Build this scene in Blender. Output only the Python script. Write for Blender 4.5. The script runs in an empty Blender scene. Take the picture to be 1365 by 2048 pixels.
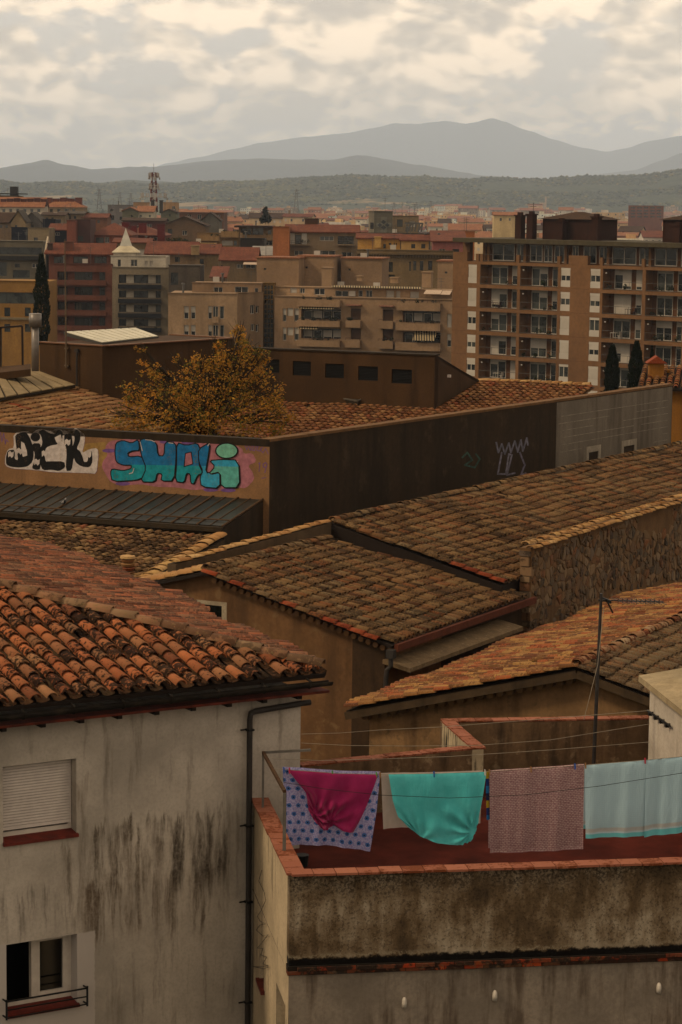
import bpy, math, random
from mathutils import Vector, Matrix
rad = math.radians
rng = random.Random(7)
V = Vector
sc = bpy.context.scene
col = sc.collection

# ------------------------------------------------------------------ camera
F = 4836.0            # focal length in photograph pixels (85 mm on a 36 mm tall frame)
HZ = 398.0            # horizon row in the photograph
CAMP = V((0, 0, 35.0))
ROLL = math.atan(.012)
TH = math.atan((1024 - HZ) / F)
fw = V((0, math.cos(TH), -math.sin(TH)))
_u0 = V((0, math.sin(TH), math.cos(TH)))
_r0 = V((1, 0, 0))
cR = _r0 * math.cos(ROLL) + _u0 * math.sin(ROLL)
cU = -_r0 * math.sin(ROLL) + _u0 * math.cos(ROLL)
cam_d = bpy.data.cameras.new('camera')
cam_d.sensor_fit = 'VERTICAL'
cam_d.sensor_height = 36
cam_d.lens = F / 2048 * 36
cam_d.clip_start = .5
cam_d.clip_end = 200000
cam = bpy.data.objects.new('camera', cam_d)
col.objects.link(cam)
cam.matrix_world = Matrix(((cR.x, cU.x, -fw.x, 0), (cR.y, cU.y, -fw.y, 0), (cR.z, cU.z, -fw.z, CAMP.z), (0, 0, 0, 1)))
sc.camera = cam

# ------------------------------------------------------------------ node helper
class G:
    def __init__(s, nt):
        s.t = nt
    def new(s, kind, **p):
        n = s.t.nodes.new(kind)
        for k, v in p.items():
            setattr(n, k, v)
        return n
    def put(s, sock, v):
        if isinstance(v, bpy.types.NodeSocket):
            s.t.links.new(v, sock)
        elif isinstance(v, (tuple, list)) and len(v) == 3 and sock.type == 'RGBA':
            sock.default_value = (*v, 1)
        else:
            sock.default_value = v
    def pos(s):
        return s.new('ShaderNodeNewGeometry').outputs['Position']
    def nrm(s):
        return s.new('ShaderNodeNewGeometry').outputs['Normal']
    def uv(s):
        return s.new('ShaderNodeUVMap').outputs[0]
    def sep(s, v):
        n = s.new('ShaderNodeSeparateXYZ')
        s.put(n.inputs[0], v)
        return n.outputs
    def comb(s, x, y, z):
        n = s.new('ShaderNodeCombineXYZ')
        for i, q in enumerate((x, y, z)):
            s.put(n.inputs[i], q)
        return n.outputs[0]
    def m(s, op, a, b=0., c=None):
        n = s.new('ShaderNodeMath', operation=op)
        s.put(n.inputs[0], a)
        s.put(n.inputs[1], b)
        if c is not None:
            s.put(n.inputs[2], c)
        return n.outputs[0]
    def vm(s, op, a, b):
        n = s.new('ShaderNodeVectorMath', operation=op)
        s.put(n.inputs[0], a)
        if op == 'SCALE':
            s.put(n.inputs['Scale'], b)
        else:
            s.put(n.inputs[1], b)
        return n.outputs['Value'] if op == 'DOT_PRODUCT' else n.outputs[0]
    def noise(s, v, scale, detail=4, rough=.55, dist=0.):
        n = s.new('ShaderNodeTexNoise')
        s.put(n.inputs['Vector'], v)
        n.inputs['Scale'].default_value = scale
        n.inputs['Detail'].default_value = detail
        n.inputs['Roughness'].default_value = rough
        n.inputs['Distortion'].default_value = dist
        return n.outputs['Fac']
    def voro(s, v, scale, feature='F1', out='Distance', rnd=1.):
        n = s.new('ShaderNodeTexVoronoi', feature=feature)
        s.put(n.inputs['Vector'], v)
        n.inputs['Scale'].default_value = scale
        n.inputs['Randomness'].default_value = rnd
        return n.outputs[out]
    def ss(s, x, lo, hi):
        n = s.new('ShaderNodeMapRange', interpolation_type='SMOOTHSTEP')
        s.put(n.inputs[0], x)
        for i, q in zip((1, 2, 3, 4), (lo, hi, 0., 1.)):
            n.inputs[i].default_value = q
        return n.outputs[0]
    def ramp(s, f, pts, interp='LINEAR'):
        n = s.new('ShaderNodeValToRGB')
        n.color_ramp.interpolation = interp
        e = n.color_ramp.elements
        while len(e) < len(pts):
            e.new(.5)
        for q, (p, c) in zip(e, pts):
            q.position = p
            q.color = (*c, 1) if len(c) == 3 else c
        s.put(n.inputs[0], f)
        return n.outputs[0]
    def mix(s, f, a, b, mode='MIX'):
        n = s.new('ShaderNodeMix', data_type='RGBA', blend_type=mode)
        s.put(n.inputs[0], f)
        s.put(n.inputs[6], a)
        s.put(n.inputs[7], b)
        return n.outputs[2]
    def bump(s, h, strength, dist=.02):
        n = s.new('ShaderNodeBump')
        n.inputs['Strength'].default_value = strength
        n.inputs['Distance'].default_value = dist
        s.put(n.inputs['Height'], h)
        return n.outputs[0]

# ------------------------------------------------------------------ world: warm broken cloud over a pale sky
SKYK = 1.80
SUN_AZ, SUN_EL = 253., 43.
wd = bpy.data.worlds.new('World')
sc.world = wd
wd.use_nodes = True
wd.cycles.sampling_method = 'MANUAL'
wd.cycles.sample_map_resolution = 512
wt = wd.node_tree
wt.nodes.clear()
g = G(wt)
sky = g.new('ShaderNodeTexSky', sky_type='NISHITA', sun_disc=False, sun_elevation=rad(SUN_EL), sun_rotation=rad(SUN_AZ),
            altitude=80, air_density=1.2, dust_density=3.0, ozone_density=1.0)
d = g.new('ShaderNodeTexCoord').outputs['Generated']
dv = g.vm('MULTIPLY', d, (1, 1, 1.75))
w1_ = g.vm('SUBTRACT', g.new('ShaderNodeTexNoise').outputs['Color'], (.5, .5, .5))
wn_ = w1_.node.inputs[0].links[0].from_node
g.put(wn_.inputs['Vector'], dv)
wn_.inputs['Scale'].default_value = 26.
wn_.inputs['Detail'].default_value = 7
dv2 = g.vm('ADD', dv, g.vm('SCALE', w1_, .022))
def puffs(v):
    """billowing cumulus height: rounded cells of several sizes"""
    n = g.new('ShaderNodeTexVoronoi', feature='F1', normalize=True)
    g.put(n.inputs['Vector'], v)
    for k_, x_ in (('Scale', 24.), ('Detail', 2.), ('Roughness', .55), ('Lacunarity', 2.3)):
        n.inputs[k_].default_value = x_
    return g.m('SUBTRACT', 1., n.outputs['Distance'])
p1 = puffs(dv2)
p2 = puffs(g.vm('ADD', dv2, (.004, 0., -.010)))
n2 = g.noise(dv2, 9.5, 5, .55)
fine = g.noise(dv2, 60., 6, .6)
body = g.m('ADD', g.m('MULTIPLY', p1, .45), g.m('ADD', g.m('MULTIPLY', n2, .75), g.m('MULTIPLY', fine, .12)))
alpha = g.ss(body, .65, .715)
relief = g.m('MULTIPLY', g.m('SUBTRACT', p1, p2), 2.1)
lit = g.ss(g.m('ADD', g.m('ADD', relief, g.m('MULTIPLY', g.m('SUBTRACT', fine, .5), .25)), g.m('MULTIPLY', g.m('SUBTRACT', .80, body), 1.1)), -.16, .27)
ccol = g.ramp(lit, [(0., (.86, .735, .59)), (.35, (1.10, .915, .695)), (.7, (1.44, 1.16, .845)), (1., (1.86, 1.46, 1.03))])
bg1 = g.new('ShaderNodeBackground')
g.put(bg1.inputs[0], g.mix(.60, sky.outputs[0], (8.6, 7.4, 6.3)))
bg1.inputs[1].default_value = .15 * SKYK
bg2 = g.new('ShaderNodeBackground')
g.put(bg2.inputs[0], ccol)
bg2.inputs[1].default_value = SKYK
mx = g.new('ShaderNodeMixShader')
g.put(mx.inputs[0], alpha)
g.put(mx.inputs[1], bg1.outputs[0])
g.put(mx.inputs[2], bg2.outputs[0])
wo = g.new('ShaderNodeOutputWorld')
g.put(wo.inputs[0], mx.outputs[0])

# ------------------------------------------------------------------ sun (veiled by cloud) and exposure
sd = bpy.data.lights.new('sun', 'SUN')
sd.energy = 4.9
sd.angle = rad(9)
sd.color = (1.0, .79, .53)
so = bpy.data.objects.new('sun', sd)
col.objects.link(so)
_sv = V((math.sin(rad(SUN_AZ)) * math.cos(rad(SUN_EL)), math.cos(rad(SUN_AZ)) * math.cos(rad(SUN_EL)), math.sin(rad(SUN_EL))))
so.rotation_euler = _sv.to_track_quat('Z', 'Y').to_euler()
so.location = (-60, 10, 90)
sc.view_settings.view_transform = 'Standard'
sc.view_settings.look = 'None'
sc.view_settings.exposure = -1.0
sc.view_settings.gamma = 1
sc.view_settings.use_curve_mapping = False
cy = sc.cycles
cy.use_denoising = True
cy.max_bounces = 6
cy.diffuse_bounces = 3
cy.glossy_bounces = 2
cy.transmission_bounces = 3
cy.volume_bounces = 1
cy.transparent_max_bounces = 8
cy.caustics_reflective = False
cy.caustics_refractive = False
cy.use_adaptive_sampling = True
cy.adaptive_threshold = .015

# ------------------------------------------------------------------ geometry helpers
def ray(x, y):
    return fw + cR * ((x - 682.5) / F) - cU * ((y - 1024) / F)
def at_y(x, y, Y):
    d = ray(x, y)
    return CAMP + d * (Y / d.y)
def at_z(x, y, z):
    d = ray(x, y)
    return CAMP + d * ((z - CAMP.z) / d.z)
def on_plane(x, y, p0, n):
    d = ray(x, y)
    return CAMP + d * ((p0 - CAMP).dot(n) / d.dot(n))
def px(p):
    d = p - CAMP
    k = d.dot(fw)
    return 682.5 + F * d.dot(cR) / k, 1024 - F * d.dot(cU) / k
def az(a):
    a = rad(a)
    return V((math.sin(a), math.cos(a), 0))
def wall_n(a):
    v = az(a)
    return V((v.y, -v.x, 0))
def gable(P, a, x, y):
    """from P walk t along azimuth a and rise h to reach the ray of a pixel"""
    d = ray(x, y)
    e = az(a)
    Mx = Matrix(((e.x, 0, -d.x), (e.y, 0, -d.y), (0, 1, -d.z)))
    t, h, k = Mx.inverted() @ (CAMP - P)
    return t, h, P + e * t + V((0, 0, h))
UP = V((0, 0, 1))
def in_view(p, mg=70):
    if (p - CAMP).dot(fw) < 1:
        return False
    x, y = px(p)
    return -mg < x < 1365 + mg and -mg < y < 2048 + mg

ORG = {}
def tag(o, label=None, cat=None, group=None, kind=None):
    for k, v in (('label', label), ('category', cat), ('group', group), ('kind', kind)):
        if v:
            o[k] = v
    return o
def thing(name, loc, label=None, cat=None, group=None, kind=None):
    o = bpy.data.objects.new(name, None)
    o.location = loc
    o.empty_display_size = .3
    col.objects.link(o)
    ORG[o.name] = V(loc)
    return tag(o, label, cat, group, kind)

class MB:
    def __init__(s):
        s.v, s.f, s.r, s.uv = [], [], [], []
    def face(s, pts, r=None):
        i = len(s.v)
        s.v += [V(p) for p in pts]
        s.f.append(tuple(range(i, i + len(pts))))
        s.r.append(rng.random() if r is None else r)
    def mesh(s, verts, faces, r=None):
        i = len(s.v)
        s.v += [V(p) for p in verts]
        r = rng.random() if r is None else r
        for f in faces:
            s.f.append(tuple(i + k for k in f))
            s.r.append(r)
        return s
    def box(s, c, u, v, w, r=None):
        """centre, three half-extent vectors"""
        c, u, v, w = V(c), V(u), V(v), V(w)
        if u.cross(v).dot(w) < 0:
            u = -u
        p = [c + u * a + v * b + w * k for k in (-1, 1) for b in (-1, 1) for a in (-1, 1)]
        return s.mesh(p, [(0, 2, 3, 1), (4, 5, 7, 6), (0, 1, 5, 4), (2, 6, 7, 3), (0, 4, 6, 2), (1, 3, 7, 5)], r)
    def bar(s, a, b, w, h, up=UP, r=None):
        """box along a->b, w across, h along up"""
        a, b = V(a), V(b)
        e = (b - a)
        side = e.cross(up)
        if side.length < 1e-6:
            side = e.cross(V((1, .01, 0)))
        side.normalize()
        upv = side.cross(e).normalized()
        return s.box((a + b) / 2, e / 2, side * w / 2, upv * h / 2, r)
    def tube(s, pts, rad_, n=8, r=None, cap=True):
        pts = [V(p) for p in pts]
        rr = rad_ if isinstance(rad_, (list, tuple)) else [rad_] * len(pts)
        vs, fs = [], []
        prev = None
        for i, p in enumerate(pts):
            t = (pts[min(i + 1, len(pts) - 1)] - pts[max(i - 1, 0)])
            if t.length < 1e-9:
                t = V((0, 0, 1))
            t.normalize()
            a = prev - t * prev.dot(t) if prev is not None else t.cross(UP if abs(t.z) < .9 else V((1, 0, 0)))
            if a.length < 1e-6:
                a = t.cross(V((0, 1, .3)))
            a.normalize()
            prev = a
            b = t.cross(a)
            for k in range(n):
                q = 2 * math.pi * k / n
                vs.append(p + (a * math.cos(q) + b * math.sin(q)) * rr[i])
        for i in range(len(pts) - 1):
            for k in range(n):
                k2 = (k + 1) % n
                fs.append((i * n + k, i * n + k2, (i + 1) * n + k2, (i + 1) * n + k))
        if cap:
            fs.append(tuple(range(n - 1, -1, -1)))
            fs.append(tuple((len(pts) - 1) * n + k for k in range(n)))
        return s.mesh(vs, fs, r)
    def prism(s, poly, ext, r=None):
        """polygon (list of points) extruded by the vector ext"""
        n = len(poly)
        poly = [V(p) for p in poly]
        ext = V(ext)
        nn = V((0, 0, 0))
        for i in range(n):
            nn += (poly[i] - poly[0]).cross(poly[(i + 1) % n] - poly[0])
        if nn.dot(ext) > 0:
            poly = poly[::-1]
        vs = poly + [p + ext for p in poly]
        fs = [tuple(range(n)), tuple(range(2 * n - 1, n - 1, -1))]
        fs += [(i, i + n, (i + 1) % n + n, (i + 1) % n) for i in range(n)]
        return s.mesh(vs, fs, r)
    def build(s, name, mat, parent=None, smooth=False, loc=None, **kw):
        off = ORG.get(parent.name, V((0, 0, 0))) if parent is not None else V(loc) if loc is not None else V((0, 0, 0))
        me = bpy.data.meshes.new(name)
        me.from_pydata([tuple(p - off) for p in s.v], [], s.f)
        at = me.attributes.new('rnd', 'FLOAT', 'FACE')
        at.data.foreach_set('value', s.r)
        if smooth:
            me.polygons.foreach_set('use_smooth', [True] * len(me.polygons))
        for m_ in (mat if isinstance(mat, (list, tuple)) else [mat]):
            me.materials.append(m_)
        o = bpy.data.objects.new(name, me)
        o.color = (rng.random(), 0, 0, 1)
        col.objects.link(o)
        if parent is not None:
            o.parent = parent
            ORG[o.name] = off
        elif loc is not None:
            o.location = loc
            ORG[o.name] = V(loc)
        return tag(o, **kw)

def mesh_of(name, verts, faces, mat, smooth=False):
    me = bpy.data.meshes.new(name)
    me.from_pydata([tuple(p) for p in verts], [], faces)
    if smooth:
        me.polygons.foreach_set('use_smooth', [True] * len(me.polygons))
    me.materials.append(mat)
    return me
def place(name, me, parent, M4):
    """an object sharing mesh data, at a world matrix, under its thing"""
    o = bpy.data.objects.new(name, me)
    o.color = (rng.random(), 0, 0, 1)
    col.objects.link(o)
    o.parent = parent
    o.matrix_basis = Matrix.Translation(-ORG[parent.name]) @ M4
    return o
def frame4(o, x, y, z):
    return Matrix(((x.x, y.x, z.x, o.x), (x.y, y.y, z.y, o.y), (x.z, y.z, z.z, o.z), (0, 0, 0, 1)))
def inside(poly, s, t):
    c = False
    n = len(poly)
    for i in range(n):
        (x1, y1), (x2, y2) = poly[i], poly[(i + 1) % n]
        if (y1 > t) != (y2 > t) and s < (x2 - x1) * (t - y1) / (y2 - y1) + x1:
            c = not c
    return c
def box_obj(name, mat, parent, c, u, v, w, **kw):
    return MB().box(c, u, v, w).build(name, mat, parent, **kw)

# ------------------------------------------------------------------ materials
MATS = {}
GAIN = .74
ALB = 1.50       # one tone curve over all paint and clay colours: deep browns, clean whites
def mat(name, fn, rough=.9, spec=.25, metal=0.):
    if name in MATS:
        return MATS[name]
    m_ = bpy.data.materials.new(name)
    m_.use_nodes = True
    t = m_.node_tree
    t.nodes.clear()
    q = G(t)
    b = q.new('ShaderNodeBsdfPrincipled')
    out = q.new('ShaderNodeOutputMaterial')
    q.put(out.inputs[0], b.outputs[0])
    b.inputs['Roughness'].default_value = rough
    b.inputs['Specular IOR Level'].default_value = spec
    b.inputs['Metallic'].default_value = metal
    r = fn(q, b)
    if r is not None:
        gm = q.new('ShaderNodeGamma')
        q.put(gm.inputs[0], r)
        gm.inputs[1].default_value = ALB
        q.put(b.inputs['Base Color'], q.mix(1., gm.outputs[0], (GAIN, GAIN, GAIN), 'MULTIPLY'))
    MATS[name] = m_
    return m_
def mul(c, k):
    return tuple(x * k for x in c)
def plain(name, c, rough=.8, var=.12, scale=6., spec=.25, metal=0., bump=0.):
    def fn(q, b):
        p = q.pos()
        n = q.noise(p, scale, 5, .6)
        if bump:
            q.put(b.inputs['Normal'], q.bump(q.noise(p, scale * 6, 3), bump, .01))
        return q.mix(q.ss(n, .3, .7), mul(c, 1 - var), mul(c, 1 + var))
    return mat(name, fn, rough, spec, metal)
def plaster(name, c, dirt=(.05, .04, .03), amt=.5, big=.5, streak=2.5, fine=18., lo=.5, hi=.72, bump=.25, pale=None):
    """rendered wall: cloudy tone, rain streaks, dirt"""
    def fn(q, b):
        p = q.pos()
        n = q.noise(p, big, 5, .6)
        st = q.noise(q.vm('MULTIPLY', p, (streak, streak, streak * .13)), 1., 6, .62)
        f = q.noise(p, fine, 4, .6)
        k = q.mix(q.ss(n, .3, .7), mul(c, .80), mul(c, 1.12))
        k = q.mix(q.m('MULTIPLY', q.ss(f, .35, .7), .35), k, mul(c, .62))
        if pale:
            k = q.mix(q.m('MULTIPLY', q.ss(q.noise(p, big * 2.7, 6, .65), .56, .68), .7), k, pale)
        mask = q.m('MULTIPLY', q.ss(q.m('ADD', q.m('MULTIPLY', st, .65), q.m('MULTIPLY', n, .4)), lo, hi), amt)
        q.put(b.inputs['Normal'], q.bump(f, bump, .01))
        return q.mix(mask, k, dirt)
    return mat(name, fn, .93, .15)
def tiles(name, pal, dark=(.030, .021, .014), pale=(.36, .28, .15), a_dark=.6, a_pale=.4, src='obj', sc1=7., d_lo=.47, p_lo=.56):
    def fn(q, b):
        p = q.pos()
        if src == 'obj':
            r = q.sep(q.new('ShaderNodeObjectInfo').outputs['Color'])[0]
        else:
            r = q.new('ShaderNodeAttribute', attribute_name='rnd').outputs['Fac']
        base = q.ramp(r, [(i / (len(pal) - 1), k) for i, k in enumerate(pal)])
        r2 = q.m('FRACT', q.m('MULTIPLY', r, 17.3))
        n1 = q.noise(p, sc1, 6, .68)
        n2 = q.noise(p, sc1 * 2.6, 5, .6)
        n3 = q.noise(p, .55, 3)
        shift = q.m('ADD', q.m('MULTIPLY', q.m('SUBTRACT', r2, .5), .22), q.m('MULTIPLY', q.m('SUBTRACT', n3, .5), .35))
        md = q.m('MULTIPLY', q.ss(q.m('ADD', n1, shift), d_lo, d_lo + .1), a_dark)
        mp = q.m('MULTIPLY', q.ss(q.m('SUBTRACT', n2, q.m('MULTIPLY', shift, .3)), p_lo, p_lo + .07), a_pale)
        k = q.mix(md, base, dark)
        k = q.mix(mp, k, pale)
        q.put(b.inputs['Normal'], q.bump(n2, .5, .01))
        return k
    return mat(name + '_' + src, fn, .92, .15)

# ------------------------------------------------------------------ clay tile roofs
def tile_shape(L, w0, w1, h0, h1, segs, inner=True, th=.016, lift=.033):
    """barrel tile, y from -L (upper end) to 0 (lower lip), arch over x"""
    v, f = [], []
    for y, w, h, z0 in ((-L, w0, h0, 0.), (0., w1, h1, lift)):
        for k in range(segs + 1):
            q = math.pi * k / segs
            v.append(V((math.cos(q) * w, y, z0 + math.sin(q) * h)))
    n = segs + 1
    for k in range(segs):
        f.append((k, n + k, n + k + 1, k + 1))
    if inner:
        b = len(v)
        for y, w, h, z0 in ((0., w1 - th, h1 - th, lift), (-L * .55, w1 - th, h1 - th, .01)):
            for k in range(segs + 1):
                q = math.pi * k / segs
                v.append(V((math.cos(q) * w, y, z0 + math.sin(q) * h)))
        for k in range(segs):
            f.append((n + k, b + k, b + k + 1, n + k + 1))
            f.append((b + k, b + n + k, b + n + k + 1, b + k + 1))
    return v, f

CHANNEL = tiles('clay_channel', [(.19, .115, .068), (.24, .145, .085), (.15, .095, .06), (.21, .15, .095)], a_dark=.7, a_pale=.3, src='attr', sc1=12.)  # darker than the cover tiles: shade of the gaps put into the clay colour
def tile_roof(root, O, across, down, poly, fam, deck_mat, sp=.25, ex=.36, nind=300, channel=True, segs=6, sag=.03, thick=.07, jit=1., t0=None, keep=None):
    """barrel tiles laid over a sloping polygon: s along `across`, t along `down` from O"""
    n = across.cross(down)
    X = across.copy()
    if n.z < 0:
        n = -n
        X = -across
    P = lambda s, t, h=0.: O + across * s + down * t + n * h
    dk = MB()
    dk.prism([P(s, t, -.045) for s, t in poly], n * -thick)
    dk.build('roof_deck', deck_mat, root)
    smin, smax = min(p[0] for p in poly), max(p[0] for p in poly)
    tmin, tmax = min(p[1] for p in poly), max(p[1] for p in poly)
    if t0 is None:
        t0 = tmax
    spots = []
    i = 0
    s = smin + sp * .5
    ph = [rng.random() * 6 for _ in range(4)]
    while s < smax:
        cofs = .05 * jit * math.sin(s * 1.1 + ph[3]) + rng.gauss(0, .009) * jit
        crand = rng.random()
        k = 0
        while True:
            t = t0 - k * ex
            if t < tmin - .05:
                break
            if inside(poly, s, t - .12):
                w = P(s, t)
                if in_view(w, 90) and (keep is None or keep(w)):
                    wav = sag * (math.sin(s * .9 + ph[0]) * math.cos(t * .7 + ph[1]) + .5 * math.sin(s * 2.3 + ph[2]))
                    spots.append((s, t + (cofs if k else cofs * .3), wav, min(1., max(0., crand * .5 + rng.random() * .5))))
            k += 1
        s += sp
        i += 1
    spots.sort(key=lambda q: (P(q[0], q[1]) - CAMP).length)
    L = ex + .07
    mo, ma = fam
    v, f = tile_shape(L, sp * .30, sp * .38, sp * .26, sp * .34, segs)
    me = mesh_of('roof_tile', v, f, mo, True)
    bulk = MB()
    bv, bf = tile_shape(L, sp * .30, sp * .38, sp * .26, sp * .34, 5, True)
    for idx, (s, t, wav, tone) in enumerate(spots):
        slip = rng.random() < .018
        if rng.random() < .004:
            continue
        a = rng.gauss(0, .018 if not slip else .09) * jit
        rx = rng.gauss(0, .010) * jit
        x = (X * math.cos(a) + down * math.sin(a)).normalized()
        y = (down * math.cos(a) - X * math.sin(a)).normalized()
        y = (y * math.cos(rx) + n * math.sin(rx)).normalized()
        z = x.cross(y).normalized()
        o = P(s + rng.gauss(0, .007) * jit, t + (rng.gauss(0, .014) + (rng.uniform(0, .08) if slip else 0)) * jit, wav + rng.random() * .006)
        k = rng.uniform(.95, 1.06)
        if idx < nind:
            place('roof_tile', me, root, frame4(o, x * k, y, z * k)).color = (tone, 0, 0, 1)
        else:
            bulk.mesh([o + x * (q.x * k) + y * q.y + z * (q.z * k) for q in bv], bf, tone)
    if bulk.f:
        bulk.build('roof_tiles_beyond', ma, root, True, kind='stuff')
    if channel:
        ch = MB()
        w = sp * .40
        for (s, t, wav, tone) in spots:
            o = P(s + sp * .5, t - .02, wav - .012)
            vs = []
            for yy, zz in ((-L, 0.), (0., .018)):
                for k in range(5):
                    q = (k - 2) / 2
                    vs.append(o + X * (q * w) + down * yy + n * (zz - .03 + .035 * q * q))
            b0 = [o + X * ((k - 2) / 2 * w) + n * (-.032 + .035 * ((k - 2) / 2) ** 2) for k in range(5)]
            ch.mesh(vs + b0, [(k, k + 5, k + 6, k + 1) for k in range(4)] + [(k + 5, k + 10, k + 11, k + 6) for k in range(4)])
        ch.build('channel_tiles', CHANNEL, root, True, kind='stuff')
    return P, n

def ridge_line(root, A, B, fam, ln=.38, r=.11, name='ridge_tile', updir=UP, jit=1., hgt=.75):
    e = (B - A)
    D = e.length
    e.normalize()
    x = e.cross(updir).normalized()
    z = x.cross(e).normalized()
    v, f = tile_shape(ln + .06, r * .86, r, r * hgt * .9, r * hgt, 7)
    me = mesh_of(name, v, f, fam[0], True)
    k = 0
    while k * ln < D:
        o = A + e * min((k + 1) * ln, D)
        if in_view(o, 90):
            a = rng.gauss(0, .03) * jit
            b = rng.gauss(0, .02) * jit
            xx = (x * math.cos(a) + e * math.sin(a)).normalized()
            ee = (e * math.cos(a) - x * math.sin(a))
            ee = (ee * math.cos(b) + z * math.sin(b)).normalized()
            place(name, me, root, frame4(o + z * rng.gauss(0, .008), xx, ee, xx.cross(ee).normalized()))
        k += 1

def coping(root, A, B, wv, th, mat_, piece=.32, name='coping_tile', up=UP, lift=0.):
    """row of flat coping tiles from A to B along one edge, width vector wv"""
    e = B - A
    n = max(1, round(e.length / piece))
    st = e / n
    for k in range(n):
        a = A + st * k
        if not in_view(a + st * .5, 120):
            continue
        c = a + st * .5 + wv * .5 + up * (th * .5 + lift + rng.uniform(-.004, .004))
        g_ = st * (.5 - .006 / st.length)
        MB().box(c + wv * rng.uniform(-.02, .02), g_, wv * .5, (up + st.normalized() * rng.gauss(0, .01)).normalized() * (th * .5)).build(name, mat_, root)

def shell(P0, a, u0, u1, z0, z1, depth, openings=(), rec=.2, top=True, sides=True):
    """rendered wall box with real openings in its front; u along azimuth a, returns MB"""
    e = az(a)
    n = wall_n(a)
    us = sorted({u0, u1, *[q for o in openings for q in o[:2] if u0 < q < u1]})
    zs = sorted({z0, z1, *[q for o in openings for q in o[2:4] if z0 < q < z1]})
    mb = MB()
    W = lambda u, z, d=0.: V((P0.x, P0.y, 0)) + e * u - n * d + UP * z
    for i in range(len(us) - 1):
        run = None
        for j in range(len(zs) - 1):
            um, zm = (us[i] + us[i + 1]) / 2, (zs[j] + zs[j + 1]) / 2
            hole = any(o[0] < um < o[1] and o[2] < zm < o[3] for o in openings)
            if not hole and run is None:
                run = zs[j]
            if hole and run is not None:
                mb.face([W(us[i], run), W(us[i + 1], run), W(us[i + 1], zs[j]), W(us[i], zs[j])])
                run = None
        if run is not None:
            mb.face([W(us[i], run), W(us[i + 1], run), W(us[i + 1], z1), W(us[i], z1)])
    for o in openings:
        a0, a1, b0, b1 = o[:4]
        r = o[4] if len(o) > 4 else rec
        mb.face([W(a0, b0), W(a0, b1), W(a0, b1, r), W(a0, b0, r)])
        mb.face([W(a1, b1), W(a1, b0), W(a1, b0, r), W(a1, b1, r)])
        mb.face([W(a0, b1), W(a1, b1), W(a1, b1, r), W(a0, b1, r)])
        mb.face([W(a1, b0), W(a0, b0), W(a0, b0, r), W(a1, b0, r)])
    if sides:
        mb.face([W(u0, z0, depth), W(u0, z0), W(u0, z1), W(u0, z1, depth)])
        mb.face([W(u1, z0), W(u1, z0, depth), W(u1, z1, depth), W(u1, z1)])
        mb.face([W(u1, z0, depth), W(u0, z0, depth), W(u0, z1, depth), W(u1, z1, depth)])
    if top:
        mb.face([W(u0, z1), W(u1, z1), W(u1, z1, depth), W(u0, z1, depth)])
    return mb
class Wall:
    """a vertical plane: azimuth a through P; converts photograph points to (u, z) on it"""
    def __init__(s, P, a):
        s.P, s.a, s.e, s.n = V(P), a, az(a), wall_n(a)
    def uz(s, x, y):
        p = on_plane(x, y, s.P, s.n)
        return (p - s.P).dot(s.e), p.z
    def pt(s, u, z, out=0.):
        return V((s.P.x, s.P.y, 0)) + s.e * u + s.n * out + UP * z
    def at(s, x, y, out=0.):
        u, z = s.uz(x, y)
        return s.pt(u, z, out)
    def rect(s, x0, y0, x1, y1):
        u0, z1 = s.uz(x0, y0)
        u1, z0 = s.uz(x1, y1)
        return min(u0, u1), max(u0, u1), min(z0, z1), max(z0, z1)
    def slab(s, mb, u0, u1, z0, z1, o0, o1, r=None):
        """box on the wall between out-distances o0..o1"""
        return mb.box(s.pt((u0 + u1) / 2, (z0 + z1) / 2, (o0 + o1) / 2), s.e * ((u1 - u0) / 2), s.n * ((o1 - o0) / 2), UP * ((z1 - z0) / 2), r)

# ------------------------------------------------------------------ shared materials
PAL_FRONT = [(.25, .115, .065), (.40, .175, .09), (.52, .24, .13), (.33, .20, .125), (.55, .25, .125), (.29, .135, .08), (.44, .27, .16), (.46, .19, .095)]
PAL_BACK = [(.44, .185, .10), (.34, .20, .125), (.56, .25, .135), (.30, .145, .09), (.45, .27, .17), (.58, .265, .15), (.29, .16, .10)]
PAL_M = [(.24, .145, .075), (.30, .20, .11), (.20, .125, .07), (.34, .24, .135), (.30, .15, .075), (.30, .225, .14), (.23, .155, .095)]
PAL_ANT = [(.40, .245, .105), (.30, .17, .075), (.47, .31, .14), (.39, .15, .068), (.25, .14, .07), (.44, .28, .125), (.33, .22, .12)]
PAL_YARD = [(.30, .165, .085), (.38, .225, .12), (.25, .12, .065), (.42, .27, .145), (.34, .14, .075), (.29, .20, .125)]
fam = lambda n, *a, **k: (tiles(n, *a, src='obj', **k), tiles(n, *a, src='attr', **k))
T_FRONT = fam('clay_front', PAL_FRONT, a_dark=.85, a_pale=.4, pale=(.30, .235, .13), d_lo=.475, sc1=13.)
T_BACK = fam('clay_back', PAL_BACK, a_dark=.5, a_pale=.55, pale=(.36, .29, .20), dark=(.06, .045, .03), sc1=17.)
T_M = fam('clay_lichen', PAL_M, a_dark=.55, a_pale=.38, pale=(.40, .29, .16), d_lo=.47, p_lo=.55, sc1=19.)
T_ANT = fam('clay_ochre', PAL_ANT, a_dark=.62, a_pale=.4, dark=(.13, .055, .022), pale=(.46, .33, .16), d_lo=.47, sc1=15.)
T_ANTR = fam('clay_grey', PAL_M, a_dark=.5, a_pale=.75, pale=(.30, .255, .185), p_lo=.50, sc1=15.)
T_YARD = fam('clay_yard', PAL_YARD, a_dark=.42, a_pale=.25, dark=(.07, .04, .025), d_lo=.52)
T_RED = fam('clay_red', [(.40, .13, .06), (.32, .10, .05), (.46, .17, .085)], a_dark=.3, a_pale=.3)
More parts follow.
